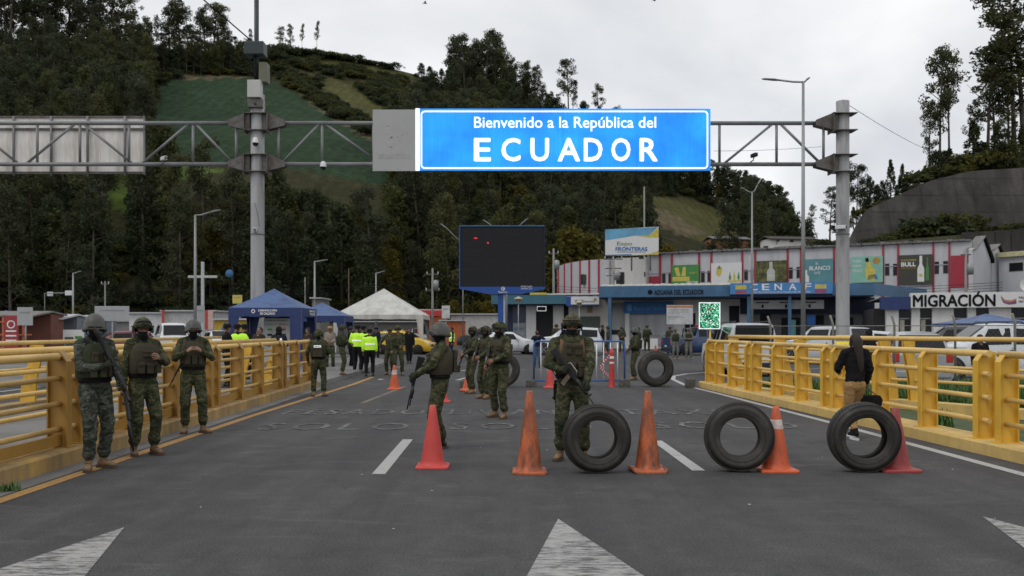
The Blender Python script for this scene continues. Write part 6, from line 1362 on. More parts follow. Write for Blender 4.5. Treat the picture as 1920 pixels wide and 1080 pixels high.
# under the canopy
def KS(fc, p, y0): k = (p-CX)/F; return fc.s_(p)+y0*(k*fc.u.x+fc.u.y)/(fc.u.x-k*fc.u.y)
yb = 4.0
def cub(name, mat, px0, px1, z0, z1, y0, y1): # px measured at the wall line y0 behind the facade
    k = lambda p: KS(cu, p, y0)
    return MB().box(k(px0), k(px1), y0, y1, z0, z1).build(name, mat, cu.t)
cub('back_wall', WWHITE, 1066, 1640, 0, zlow-.1, yb+.01, yb+1)
cub('wall_beige', WBEIGE, 1073, 1140, 0, 4.2, yb-.6, yb)
cub('green_plaque', M('plaque_green', (.04, .055, .045), .6), 1088, 1125, 1.75, 2.75, yb-.66, yb-.601); cub('wall_emblem', M('emblem_gold', (.2, .15, .06), .6), 1101, 1111, 3.05, 4.05, yb-.66, yb-.601)
cub('lattice_opening', DKIN, 1146, 1172, 1.2, 3.9, yb-.05, yb); mb = MB(); s0, s1 = KS(cu, 1146, yb), KS(cu, 1172, yb)
for i in range(-4, 10):
    for sg in (1, -1):
        a = s0+(s1-s0)*i/6; b_ = a+sg*2.4*.55; pa = [a, 1.6]; pb = [b_, 3.9]; 
        for p_, q_ in ((pa, pb), (pb, pa)):
            if p_[0] < s0: t_ = (s0-p_[0])/(q_[0]-p_[0]+1e-9); p_[1] += (q_[1]-p_[1])*t_; p_[0] = s0
            if p_[0] > s1: t_ = (s1-p_[0])/(q_[0]-p_[0]+1e-9); p_[1] += (q_[1]-p_[1])*t_; p_[0] = s1
        if abs(pa[0]-pb[0]) > .1 and s0-.01 <= pa[0] <= s1+.01 and s0-.01 <= pb[0] <= s1+.01: mb.beam((pa[0], yb-.1, pa[1]), (pb[0], yb-.1, pb[1]), .03, .05)
stuff(mb.build('lattice_gate', WPRINT, cu.t))
cub('bank_fascia', BBANK, 1170, 1262, 2.95, 4.0, yb-.5, yb-.02); k_ = lambda p: KS(cu, p, yb-.5)
text('Banco del Pacífico', 1, M('bank_letters', (.12, .3, .55), .5), cu.t, (k_(1218), yb-.52, 3.45), width=k_(1248)-k_(1190), height=.36); MB().box(k_(1176), k_(1184), yb-.53, yb-.51, 3.2, 3.75).build('bank_logo', M('bank_letters', (.12, .3, .55), .5), cu.t)
s0, s1 = k_(1180), k_(1262); 
for i in range(22): MB().box(s0, s1, yb-.12-.02*(i % 2), yb-.02, .3+i*.12, .3+(i+.9)*.12).build('shutter_slat', SHUT, cu.t) if i == 0 else None
o0 = [o for o in COL.objects if o.name.startswith('shutter_slat')][0]
for i in range(1, 22): q = o0.copy(); COL.objects.link(q); q.parent = cu.t; q.location = (0, -.012*(i % 2), i*.12)
cub('white_pier', WWHITE, 1172, 1180, 0, 3.0, yb-.5, yb)
for a, b_, z0, z1 in ((1284, 1304, .2, 3.0), (1367, 1386, .2, 3.6), (1425, 1445, .2, 2.9), (1465, 1500, .8, 2.6), (1520, 1545, .2, 2.8), (1560, 1600, 1.0, 2.6)): cub('door_opening', DKIN, a, b_, z0, z1, yb-.04, yb+.005)
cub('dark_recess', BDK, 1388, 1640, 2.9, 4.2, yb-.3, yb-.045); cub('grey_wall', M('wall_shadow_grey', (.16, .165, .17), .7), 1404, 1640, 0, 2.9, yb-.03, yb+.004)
cub('hanging_sign', M('sign_pale_grey', (.27, .28, .28), .6), 1405, 1545, 3.25, 3.95, 1.0, 1.1)
for px in (1430, 1474, 1518): cub('sign_arrow', BLK, px-2, px+2, 3.35, 3.6, .97, .999); cub('sign_text', BLK, px-12, px+12, 3.72, 3.8, .97, .999)
cub('teal_poster', M('poster_teal', (.1, .3, .3), .6), 1478, 1492, .5, 2.4, 2.0, 2.05); cub('blue_square_sign', M('sign_blue_mid', (.02, .12, .4), .6), 1513, 1529, 2.0, 2.8, 2.0, 2.05)
# white gutter scallops on the canopy: fibre roof edge
mb = MB()
for i in range(26):
    px = 1060+i*12.2; 
    if 1123 < px < 1380: mb.ell((cu.s_(px), .6, ztop+.0), (.42, .5, .17+.05*random.random()), None, 10, 6)
stuff(mb.build('roof_edge_waves', M('roof_edge_cream', (.42, .41, .37), .8, 0, .2, 3), cu.t))
# left low canopy
lo = Fac('office_building', 'low office wing with teal canopy and pale pillars left of the customs canopy', 'building', 921, 78, 1123, 76.5)
zt2, zl2 = lo.z_(990, 553), lo.z_(990, 570)
lo.box('canopy_fascia', M('fascia_teal', (.035, .12, .17), .5, 0, .12, .7), 921, 1062, zl2, zt2, 0, .3); lo.box('canopy_slab', BDK, 922, 1122, zl2-.1, zt2-.15, .3, 8); lo.box('blue_fascia', M('fascia_royal', (.012, .06, .26), .5, 0, .1), 1062, 1122, Z(574, 77), Z(556, 77), -.1, .29)
lo.box('white_sign', PWH, 1071, 1123.5, Z(571, 77), Z(556.5, 77), -.2, -.101); text('SENAE', 1, BLK, lo.t, (lo.s_(1086), -.22, Z(564, 77)), width=.7, height=.14); text('Servicio Nacional de Aduana', 1, BLK, lo.t, (lo.s_(1104), -.22, Z(565.5, 77)), width=1.0, height=.12); MB().lathe([(0, -.22), (.13, -.22)], 12, (lo.s_(1116), 0, Z(562, 77)), axis='y').build('crest', PGLD, lo.t)
for a, b_, m_ in ((981, 1000, WWHITE), (1033, 1053, WWHITE), (1053, 1073, DKIN), (1073, 1122, WBEIGE), (955, 981, M('glazing_blue_dark', (.03, .05, .09), .3)), (1000, 1033, DKIN), (930, 955, BDK)): lo.box('wall_panel', m_, a, b_, 0, zl2-.1, 1.8 if m_ in (WWHITE,) else 1.95, 3)
MB().box(lo.s_(956), lo.s_(980), 1.85, 1.9, .3, 2.2).build('frosted_window', M('frosted', (.24, .26, .28), .4), lo.t); text('NACIONAL', 1, PBL, lo.t, (lo.s_(968), 1.83, 1.7), width=.95, height=.22)
MB().box(lo.s_(981.5), lo.s_(999), 1.75, 1.79, 0, .5).build('green_skirting', M('skirting_green', (.2, .32, .08), .7), lo.t)
ls = thing('lit_sign', 'small dark sign with a bright white outline hanging under the teal canopy', 'sign', (X(1015, 77), 76.6, Z(579, 77))); MB().box(-.36, .36, -.05, .05, -.17, .17).build('panel', BLK, ls)
ew = M('sign_outline_white', (.9, .92, .95), .5, emit=.5)
for a in ((-.39, .39, .17, .2), (-.39, .39, -.2, -.17), (-.39, -.36, -.17, .17), (.36, .39, -.17, .17)): MB().box(a[0], a[1], -.07, -.051, a[2], a[3]).build('outline', ew, ls)
mb = MB()
for i in range(20): px = 1000+i*6.4; mb.ell((lo.s_(px), .8, zt2+.02), (.25, .5, .1+.04*random.random()), None, 8, 5)
stuff(mb.build('roof_edge_waves', M('roof_edge_cream', (.42, .41, .37), .8, 0, .2, 3), lo.t)); lo.box('yellow_roof_board', YEL, 993, 1024, zt2+.02, zt2+.2, .2, .4)
for px, d, top, lab in ((972, 66, 556, 'old-style lantern on a thin post before the teal canopy, left one'), (1086, 68, 563, 'old-style lantern on a thin post before the beige wall, right one')):
    t = thing('lantern', lab, 'lantern', (X(px, d), d, 0)); H = Z(top, d); MB().tube([(0, 0, 0), (0, 0, H-.45)], .035, 8).build('post', LAMPM, t); MB().lathe([(.03, 0), (.3, -.12), (.33, -.2), (.2, -.2), (.14, -.45), (.05, -.5)], 14, (0, 0, H)).build('lamp_shade', M('lantern_cream', (.4, .36, .26), .5), t)
# railings in front of the shutter: small barriers
for k, (a, b_) in enumerate(((1195, 1240), (1241, 1284), (1092, 1110))):
    d = 68; t = thing('crowd_barrier', ('grey crowd barrier in front of the roller shutter, left one', 'grey crowd barrier in front of the roller shutter, right one', 'grey crowd barrier in front of the green plaque')[k], 'barrier', (X(a, d), d, 0)); w = (b_-a)/F*d
    MB().tube([(0, 0, 0), (0, 0, 1.0), (.1, 0, 1.15), (w-.1, 0, 1.15), (w, 0, 1.0), (w, 0, 0)], .025, 6).build('frame', GREYC, t); MB().box(w*.15, w*.85, -.02, .02, .15, .95).build('white_board', PWH, t)
    for i in range(1, 6): MB().tube([(w*i/6, .03, .1), (w*i/6, .03, 1.13)], .012, 5).build('bar', GREYC, t)
# --- migration building
mg = Fac('migration_building', 'white migration office building with large black MIGRACIÓN lettering', 'building', 1662, 62, 2100, 58)
zt3, zl3 = mg.z_(1780, 549), mg.z_(1780, 577)
mg.box('sign_fascia', PWH, 1706, 2100, zl3, zt3, -.5, .3); mg.box('blue_fascia', M('fascia_navy', (.012, .03, .12), .5), 1650, 1705.7, zl3-.1, zt3-.25, -.4, .4); mg.box('roof_slab', ROOFG, 1650, 2100, zt3-.35, zt3-.26, .41, 10)
mg.box('back_wall', DKIN, 1640, 2100, 0, zl3, .8, 9)
for a, b_ in ((1662, 1685), (1709, 1725), (1748, 1788), (1814, 1830), (1855, 1896), (1935, 1960), (1990, 2100)): mg.box('wall_pier', WWHITE, a, b_, 0, zl3-.01, 0, .8)
for a, b_ in ((1685, 1709), (1725, 1748), (1788, 1814), (1830, 1855), (1896, 1935)):
    mg.box('sill_wall', WWHITE, a, b_, 0, .9, .1, .79); f = mg.box('window', M('window_reveal', (.3, .3, .3), .5), a+.3, b_-.3, zl3-.75, zl3-.68, .2, .4); MB().box(mg.s_(a)+.05, mg.s_(b_)-.05, .35, .38, .9, zl3-.02).build('pane', GLASSD, f).matrix_parent_inverse = Matrix(); 
    MB().box(mg.s_(a)+.1, mg.s_((a+b_)/2), .3, .34, .95, zl3-.8).build('blind', M('blind_cream', (.38, .36, .3), .8), mg.t)
text('MIGRACIÓN', 1, BLK, mg.t, (mg.s_(1785.5), -.52, (zl3+zt3)/2+.06), width=mg.s_(1863)-mg.s_(1709), height=(zt3-zl3)*1.02, bold=.03)
mgd = lambda px: mg.s_(px)
for nm, m_, dy in (('logo_orange', M('logo_orange', (.45, .2, .12), .6), 0), ('logo_purple', M('logo_purple', (.16, .06, .14), .6), -.12)):
    MB().add([(mgd(1872), -.51+dy*.02, zt3-.15+dy), (mgd(1880), -.51+dy*.02, zt3-.5+dy), (mgd(1892), -.51+dy*.02, zt3-.55+dy), (mgd(1902), -.51+dy*.02, zt3-.42+dy), (mgd(1902), -.51+dy*.02, zt3-.72+dy*.5), (mgd(1888), -.51+dy*.02, zt3-.78+dy*.5), (mgd(1878), -.51+dy*.02, zt3-.6+dy)], [tuple(range(7))]).build(nm, m_, mg.t, recalc=False)
text('Ministerio', 1, BLK, mg.t, (mgd(1906), -.52, zt3-.38), width=1.1, height=.16, align='LEFT'); text('del Interior', 1, BLK, mg.t, (mgd(1906), -.52, zt3-.62), width=1.1, height=.16, align='LEFT')
t = thing('satellite_dish', 'white satellite dish on the roof at the right edge', 'satellite dish', (X(1924, 60), 60, zt3-.3)); MB().lathe([(0, .1), (.3, .05), (.45, -.08)], 18, (0, 0, .8), axis='y').build('dish', CAMW, t); MB().tube([(0, .1, 0), (0, .1, .8)], .03, 6).build('post', GALVD, t)
# --- houses on the slope
def house(px0, px1, py0, py1, d, wm_, roofc, lab, dep=3.4, wins=()):
    f = Fac('hillside_house', lab, 'house', px0, d, px1, d+1); z0, z1 = Z(py1, d), Z(py0, d); f.box('wall', wm_, px0, px1, z0-3, z1, 0, dep); MB().box(f.s_(px0)-.6, f.s_(px1)+.6, -.5, dep+.5, -1, z0-3).build('terrace', STONE, f.t)
    MB().prism([(-.5, z1-.05), (dep*.5, z1+.5), (dep+.4, z1), (dep+.4, z1-.12), (dep*.5, z1+.36), (-.5, z1-.17)], f.s_(px0)-.3, f.s_(px1)+.3, 'x').build('roof', roofc, f.t)
    for a, b_, c0, d0 in wins: win(f, a, b_, c0, d0)
OCH = M('wall_ochre', (.42, .2, .1), .8, 0, .12, .6); 
house(1338, 1404, 447, 455, 140, OCH, ROOFG, 'ochre house with grey roof among trees above the customs building', wins=((1350, 1355, 449, 453), (1371, 1376, 449, 454), (1390, 1393, 449, 454)))
house(1445, 1528, 447, 463, 129, WWHITE, M('roof_dark_brown', (.05, .045, .04), .9), 'long white house with dark roof on the slope behind the striped building', wins=((1456, 1461, 450, 453), (1481, 1488, 450, 454), (1455, 1457, 455, 457)))
# --- left background
def kiosk(px0, px1, d, eave, peak, lab, mat, roofm, bars=True):
    x0, x1 = X(px0, d), X(px1, d); t = thing('kiosk', lab, 'kiosk', (x0, d, 0)); w = x1-x0; ze = Z(eave, d)
    MB().box(0, w, 1.5, 3, 0, ze).build('body', mat, t); MB().prism([(-.6, ze-.1), (1.6, Z(peak, d)), (3.3, ze), (3.3, ze-.08), (1.6, Z(peak, d)-.1), (-.6, ze-.18)], -.1, w+.1, 'x').build('roof', roofm, t)
    if bars:
        OR = M('kiosk_orange_frame', (.45, .12, .05), .6, 0, .2)
        for i in range(int(w/.55)+1): MB().box(i*.55, i*.55+.1, -.6, -.54, 0, ze-.15).build('bar', OR, t)
        for z in (.6, 1.3, 2.0): MB().box(0, w, -.64, -.601, z, z+.08).build('crossbar', OR, t)
    return t, w
RW = M('roof_pale_sheet', (.42, .43, .44), .6, 0, .1, 1.5)
t, w = kiosk(-60, 70, 50, 588, 582, 'orange barred kiosk with signs at the left edge', M('kiosk_dark', (.15, .055, .04), .8), M('roof_grey_worn', (.16, .15, .14), .8))
cs = thing('kiosk_sign', 'dark red drink sign panel standing in front of the orange kiosk', 'sign', (X(12, 48), 48.5, 0)); MB().box(-.36, .36, -.04, .04, .2, Z(592, 48)).build('panel', M('sign_dark_red', (.3, .03, .035), .6), cs)
MB().lathe([(.16, -.05), (.22, -.05)], 18, (0, 0, 1.9), axis='y').build('ring_logo', WPRINT, cs)
for z in (1.5, 1.25, 1.0): MB().box(-.28, .28, -.05, -.041, z, z+.08).build('text_line', WPRINT, cs)
kiosk(72, 122, 53, 594, 588, 'grey kiosk with pale awning beside the orange one', M('kiosk_grey', (.16, .18, .21), .7), RW, False); kiosk(122, 180, 56, 597, 590, 'grey-blue kiosk with a pale sheet roof and a notice', M('kiosk_bluegrey', (.14, .15, .18), .7), RW, False)
t = thing('kiosk_notice', 'white notice panel with a green square before the grey-blue kiosk', 'notice', (X(138, 52), 52, 0)); MB().box(-.6, .6, -.02, .02, Z(640, 52), Z(628, 52)+.3).build('panel', PWH, t); MB().box(.1, .5, -.03, -.021, 1.0, 1.25).build('green_square', GRN, t); MB().box(-.5, .0, -.03, -.021, 1.0, 1.2).build('grey_square', GREYC, t)
for x in (-.5, .5): MB().tube([(x, .03, 0), (x, .03, 1.1)], .02, 5).build('leg', LEGM, t)
t = thing('blue_dome_roof', 'small blue domed cap on the roof behind the orange kiosk', 'roof cap', (X(12, 58), 58, 2.4)); MB().lathe([(.7, 0), (.55, .12), (.25, .3), (.12, .42), (0, .45)], 16).build('dome', M('dome_blue', (.03, .1, .3), .5), t); MB().lathe([(.05, -2.4), (.05, 0)], 6).build('post', LEGM, t)
def shed(px0, px1, py, d, lab, m_, extra=None, dep=8, name='shed'):
    x0, x1 = X(px0, d), X(px1, d); t = thing(name, lab, 'building', (x0, d, 0)); w = x1-x0; z = Z(py, d); MB().box(0, w, 0, dep, 0, z).build('wall', m_, t); MB().box(-.2, w+.2, -.3, dep, z, z+.12).build('roof', RW, t); return t, w, z
t, w, z = shed(242, 306, 588, 82, 'long white low building behind the parked van', M('shed_white', (.55, .55, .56), .6)); t, w, z = shed(306, 402, 584, 80, 'pale low building with a red column and peach end behind the white van', M('shed_pale', (.42, .42, .42), .6))
for a, b_, m_ in ((.0, .05, M('shed_red', (.4, .05, .04), .6)), (.84, .9, M('shed_red', (.4, .05, .04), .6)), (.9, 1.0, M('shed_peach', (.5, .36, .32), .6))): MB().box(w*a, w*b_, -.35, -.301, z*.5, z+.12).build('painted_band', m_, t)
t, w, z = shed(402, 470, 600, 70, 'yellow stall with a blue triangular print left of the tents', M('stall_yellow', (.5, .32, .03), .6), dep=4); MB().add([(.3, -.02, z*.45), (1.3, -.02, z*.45), (.8, -.02, z*.95)], [(0, 1, 2)]).build('blue_triangle', PBL, t)
t, w, z = shed(782, 828, 582, 95, 'orange shop with a red fascia right of the white tent', M('shop_orange', (.42, .11, .03), .6), dep=5); MB().box(0, w, -.4, -.301, z-.6, z).build('red_fascia', M('shop_red', (.45, .03, .03), .6), t); text('Claro', .5, WPRINT, t, (w*.25, -.42, z-.3), width=.7, height=.3); MB().box(.5, w*.45, -.05, -.001, .8, 2.2).build('shop_window', GLASSD, t)
t, w, z = shed(826, 872, 602, 92, 'orange low wall beside the shop', M('shop_orange', (.42, .11, .03), .6), dep=1, name='low_wall')
t, w, z = shed(845, 935, 590, 100, 'white roadside hall behind the white sedan', M('hall_white', (.42, .42, .41), .7), dep=6)
t, w, z = shed(585, 600, 560, 90, 'small grey gabled roof between the two blue tents', M('roof_grey_worn', (.16, .15, .14), .8), dep=5)
t, w, z = shed(-200, 240, 603, 95, 'long dull boundary building behind the kiosks', M('boundary_grey', (.2, .19, .19), .8), dep=5); 
t, w, z = shed(455, 800, 604, 105, 'long low dark building behind the tents', M('boundary_dark', (.10, .095, .09), .8), dep=5)
# chain-link fence on the right
def fence():
    a, b_ = V(X(1440, 26), 26, 0), V(X(1990, 21), 21, 0); t = thing('chain_link_fence', 'grey chain-link fence on slender posts behind the right railings', 'fence', a, math.atan2((b_-a).y, (b_-a).x)); L = (b_-a).length; H = 1.75; u = (b_-a).normalized()
    m = M('wire_grey', (.2, .2, .2), .6)
    def s_(px): k = (px-CX)/F; return (k*a.y-a.x)/(u.x-k*u.y)
    for px in (1445, 1562, 1677, 1791, 1903): x = s_(px); MB().tube([(x, 0, 0), (x, 0, H), (x-.03, -.12, H+.25)], .03, 8).build('post', POLEC, t)
    for z in (.1, H-.03): MB().tube([(0, 0, z), (L, 0, z)], .012, 5).build('tension_wire', m, t)
    mb = MB(); st = .11; n_ = int(L/st)
    for i in range(-int(H/st), n_):
        for sg in (1, -1):
            x0_ = i*st; p = V(x0_, 0, .1) if sg > 0 else V(x0_, .004, H-.05); q = p+V(H-.15, 0, sg*(H-.15))
            if p.x < 0: p, q = p+(q-p)*(-p.x/(q.x-p.x)), q
            if q.x > L: q = p+(q-p)*((L-p.x)/(q.x-p.x))
            dd = V(0, 0, .0013); mb.add([p-dd, q-dd, q+dd, p+dd], [(0, 1, 2, 3)])
    stuff(mb.build('wire_mesh', m, t))
fence()
wire('warning_tape', (P(1440, 640, 38), P(1520, 636, 36)), .03, 'yellow warning tape strung behind the right railing', 'tape', .15, M('tape_yellow', (.6, .5, .04), .6))
# ---------------------------------------------------------------- vehicles
def carpaint(name, col): 
    if name in MC: return MC[name]
    m, n, l, b = new_mat(name); v = coord(n, l, 'obj'); d = tex(n, l, v, 1.5, 6, .7)
    c = ramp(n, l, d, [(.35, tuple(x*.86 for x in col)), (.65, col)]); l.new(c, b.inputs['Base Color']); b.inputs['Roughness'].default_value = .3; b.inputs['Coat Weight'].default_value = .4; b.inputs['Coat Roughness'].default_value = .12; MC[name] = m; return m
CW = carpaint('car_white', (.62, .64, .66)); CY = carpaint('taxi_yellow', (.68, .42, .02)); CR = carpaint('car_dark_red', (.14, .02, .025)); CG = carpaint('car_dark_grey', (.03, .035, .04)); CB = carpaint('police_blue', (.02, .05, .13)); CS = carpaint('car_silver', (.34, .36, .38))
TRIM = M('plastic_trim', (.02, .02, .021), .6); LGT = M('headlight_glass', (.6, .62, .64), .15); TLT = M('taillight_red', (.4, .02, .015), .25); PLT = M('licence_plate', (.5, .5, .45), .5); RIMM = M('wheel_rim', (.35, .35, .36), .35, .6); UND = M('underbody', (.012, .012, .012), .9)
GL = M('car_glass', (.010, .012, .014), .12, 0, .15, spec=.22)
TYPES = dict(
 sedan=dict(L=4.4, W=1.74, belt=.93, st=[(-2.2, .86, .80), (-2.1, .98, .84), (-1.55, 1.03, .84), (-.95, 1.40, .70), (-.2, 1.45, .72), (.35, 1.42, .71), (1.15, 1.0, .82), (1.9, .86, .82), (2.2, .66, .78)], cab=(-1.55, -.95, .35, 1.15), wx=(-1.35, 1.35), wr=.31),
 hatch=dict(L=3.9, W=1.68, belt=.95, st=[(-1.95, .9, .82), (-1.85, 1.02, .84), (-1.5, 1.46, .7), (-.6, 1.53, .72), (.15, 1.5, .71), (.95, 1.03, .82), (1.6, .9, .82), (1.95, .66, .76)], cab=(-1.85, -1.5, .15, .95), wx=(-1.2, 1.2), wr=.3),
 suv=dict(L=4.6, W=1.82, belt=1.08, st=[(-2.3, .95, .84), (-2.22, 1.12, .86), (-2.02, 1.68, .76), (-.8, 1.74, .77), (.2, 1.72, .76), (.95, 1.16, .84), (1.9, 1.06, .84), (2.3, .8, .8)], cab=(-2.22, -2.02, .2, .95), wx=(-1.4, 1.4), wr=.37),
 pickup=dict(L=5.2, W=1.82, belt=1.1, st=[(-2.6, 1.08, .92), (-1.0, 1.1, .92), (-.98, 1.12, .86), (-.75, 1.74, .74), (.1, 1.78, .76), (.5, 1.74, .75), (1.2, 1.2, .84), (2.2, 1.08, .84), (2.6, .8, .8)], cab=(-.98, -.75, .5, 1.2), wx=(-1.55, 1.6), wr=.38),
 canopy=dict(L=5.1, W=1.8, belt=1.12, st=[(-2.55, 1.0, .88), (-2.5, 1.15, .88), (-2.38, 1.80, .76), (-.8, 1.82, .78), (.3, 1.76, .76), (1.05, 1.2, .84), (2.1, 1.1, .84), (2.55, .8, .8)], cab=(-2.5, -2.38, .3, 1.05), wx=(-1.5, 1.55), wr=.38),
 van=dict(L=4.7, W=1.72, belt=1.2, st=[(-2.35, 1.1, .88), (-2.3, 1.25, .9), (-2.2, 1.9, .78), (-1.0, 2.0, .8), (1.0, 1.98, .79), (1.4, 1.88, .77), (2.05, 1.2, .84), (2.3, 1.05, .84), (2.35, .7, .82)], cab=(-2.3, -2.2, 1.4, 2.05), wx=(-1.4, 1.55), wr=.32))
def car(kind, px, d, rz, paint, label, z0=0, taxi=False, group='parked vehicles', cat='car', name=None, py=None, extra=None):
    T = TYPES[kind]; t = thing(name or {'sedan': 'sedan', 'hatch': 'hatchback', 'suv': 'off_roader', 'pickup': 'pickup_truck', 'canopy': 'pickup_truck', 'van': 'van'}[kind], label, cat, (X(px, d), d, z0), R(rz), group)
    w = T['W']/2; st = T['st']; xs = [s[0] for s in st]; ztp = [s[1] for s in st]; wt = [s[2] for s in st]; bl = T['belt']
    def sec(x):
        zt_ = interp(x, xs, ztp); k = interp(x, xs, wt); e = 1-.07*max(0, (abs(x)-T['L']/2+.35)/.35)**2; b_ = min(bl, zt_-.03)
        return [(w*.88*e, .2), (w*.99*e, .34), (w*e, .62), (w*.965*e, b_), (w*k*e, zt_-.03 if zt_ > bl+.1 else zt_-.01), (w*k*.86*e, zt_+.015), (w*k*.4*e, zt_+.04)]
    X_ = sorted(set([round(x, 3) for x in np.linspace(-T['L']/2, T['L']/2, 22)]+[round(x, 3) for x in xs]))
    v = []; k = 14
    for x in X_:
        s_ = sec(x); v += [(x, y, z) for y, z in s_]+[(x, -y, z) for y, z in reversed(s_)]
    mb = MB(); mb.add(v, [(i*k+j, i*k+(j+1) % k, (i+1)*k+(j+1) % k, (i+1)*k+j) for i in range(len(X_)-1) for j in range(k)], 0, True)
    mb.add(v[:k], [tuple(range(k))]); mb.add(v[-k:], [tuple(range(k))]); o = mb.build('body', paint, t)
    e_ = o.modifiers.new('edges', 'EDGE_SPLIT'); e_.split_angle = R(38)
    def side(x, f, s_, off=.008):
        q = sec(x); a, b_ = q[3], q[4]; return (x, s_*(a[0]+(b_[0]-a[0])*f+off), a[1]+(b_[1]-a[1])*f+.0)
    c0, c1, c2, c3 = T['cab']
    divs = [(c1+.02, (c1+c2)/2-.1), ((c1+c2)/2, c2-.02)] if kind != 'van' else [(c1+.1, -1.0), (-.9, .2), (.3, c2)]
    if kind == 'canopy': divs = [(c1+.1, -.95), (-.7, -.2), (-.1, c2)]
    for s_ in (-1, 1):
        for i, (a, b_) in enumerate(divs):
            lo0 = a+.0; p = [side(a, .12, s_), side(b_+(.38*(c3-c2) if i == len(divs)-1 else 0), .12, s_), side(b_, .88, s_), side(a, .88, s_)]
            MB().add(p, [(0, 1, 2, 3)]).build('side_window', GL, t, recalc=False)
    def cross(xa, xb, fa, fb, name, off):
        sa, sb = sec(xa), sec(xb); ya, yb_ = sa[4][0]*.9, sb[4][0]*.88; za, zb_ = sa[5][1], sb[5][1]; dx = xb-xa; n_ = Vector((-(zb_-za), 0, dx)).normalized()*(off if dx > 0 else -off); 
        P0 = lambda f, y: (xa+dx*f+n_.x, y, za+(zb_-za)*f+n_.z+.02)
        y0 = ya+(yb_-ya)*fa; y1 = ya+(yb_-ya)*fb; MB().add([P0(fa, y0), P0(fa, 0), P0(fa, -y0), P0(fb, -y1), P0(fb, 0), P0(fb, y1)], [(0, 1, 2, 3, 4, 5)]).build(name, GL, t, recalc=False)
    cross(c3, c2, .08, .93, 'windscreen', .02); cross(c0, c1, .12, .9, 'rear_window', .02)
    L2 = T['L']/2
    for s_ in (-1, 1):
        MB().box(L2-.18, L2-.02, s_*w*.62-.17, s_*w*.62+.17, .62, .78).build('headlight', LGT, t, bevel=.03)
        MB().box(-L2-.008, -L2+.12, s_*w*.8-.1, s_*w*.8+.09, .72, .98 if kind != 'sedan' else .88).build('taillight', TLT, t, bevel=.02)
        MB().box(c2+.15, c2+.32, s_*(w+.02)-.08, s_*(w+.02)+.08, bl+.02, bl+.16).build('mirror', paint, t, bevel=.03)
        MB().box((c1+c2)/2-.05, (c1+c2)/2+.07, s_*w*.99-.012, s_*w*.99+.012, bl-.13, bl-.1).build('door_handle', TRIM, t)
        for x in (c2+.3, (c1+c2)/2): MB().box(x-.006, x+.006, s_*w-.006, s_*w+.004, .36, bl-.02).build('door_gap', TRIM, t)
    MB().box(-L2-.03, -L2+.1, -w*.86, w*.86, .3, .5).build('rear_bumper', TRIM if kind in ('suv', 'pickup', 'canopy') else paint, t, bevel=.04); MB().box(L2-.1, L2+.03, -w*.84, w*.84, .28, .5).build('front_bumper', paint, t, bevel=.04); MB().box(L2-.06, L2+.008, -w*.42, w*.42, .5, .64).build('grille', TRIM, t)
    MB().box(-L2-.04, -L2-.03, -.2, .2, .52, .64).build('licence_plate', PLT, t); MB().box(L2+.03, L2+.04, -.2, .2, .36, .46).build('licence_plate', PLT, t)
    r_ = T['wr']
    for x in T['wx']:
        for s_ in (-1, 1):
            MB().lathe([(.01, -.04), (r_*1.16, -.04), (r_*1.16, .012), (.01, .012)], 24, (x, s_*(w-.008), r_*1.02), axis='y').build('wheel_arch', UND, t)
            y = s_*(w-.08); wl = MB().lathe([(r_*.62, -.1), (r_*.9, -.1), (r_, -.06), (r_, .06), (r_*.9, .1), (r_*.62, .1)], 28, (x, y, r_), axis='y', closed=True).build('wheel', RUB, t)
            rm = MB(); rm.lathe([(.0, s_*.08), (.05, s_*.085), (.06, s_*.07), (r_*.55, s_*.06), (r_*.62, s_*.105), (r_*.64, s_*.06)], 28, (x, y, r_), axis='y')
            for i in range(5): a = i*2*math.pi/5; rm.beam((x+math.cos(a)*.04, y+s_*.085, r_+math.sin(a)*.04), (x+math.cos(a)*r_*.6, y+s_*.095, r_+math.sin(a)*r_*.6), .05, .03, up=(0, 1, 0))
            rm.build('rim', RIMM, wl)
    MB().box(-L2+.2, L2-.2, -w*.85, w*.85, .16, .3).build('underbody', UND, t)
    if kind in ('suv', 'canopy', 'pickup'):
        for s_ in (-1, 1): MB().tube([(c1+.15, s_*w*.62, sec(c1+.2)[5][1]+.02), (c1+.25, s_*w*.62, sec(c1+.2)[5][1]+.09), (c2-.1, s_*w*.62, sec(c2-.1)[5][1]+.09), (c2, s_*w*.62, sec(c2)[5][1]+.02)], .02, 6).build('roof_rail', TRIM, t)
    if kind == 'pickup': MB().box(-2.5, -1.08, -w*.8, w*.8, 1.095, 1.115).build('load_bed', UND, t); MB().tube([(-1.25, -w*.82, 1.1), (-1.2, -w*.7, 1.68), (-1.2, w*.7, 1.68), (-1.25, w*.82, 1.1)], .04, 8).build('roll_bar', CG, t)
    if taxi: MB().box(-.35, -.15, -.3, .3, 1.5, 1.62).build('taxi_sign', PLT, t, bevel=.03)
    if kind == 'canopy': MB().box(-L2-.012, -L2+.02, -w*.72, w*.72, 1.2, 1.7).build('rear_glass', GL, t, bevel=.05)
    return t
car('sedan', 950, 60, 8, CW, 'white sedan parked behind the three close soldiers'); car('suv', 1062, 58, 172, CW, 'white off-roader with square rear window behind the photographer'); car('hatch', 758, 60, -12, CY, 'yellow taxi hatchback behind the white tent legs', taxi=True)
car('canopy', 1383, 33.5, 88, CW, 'white pickup with dark canopy window seen from behind at the right railing end')
car('suv', 1545, 43, 120, CW, 'white off-roader with dark side window left of the right gantry column'); car('hatch', 1612, 46, 150, CW, 'white hatchback partly behind the right gantry column'); car('hatch', 1706, 26.5, 75, CS, 'pale silver hatchback between the column and the right pickup', py=1)
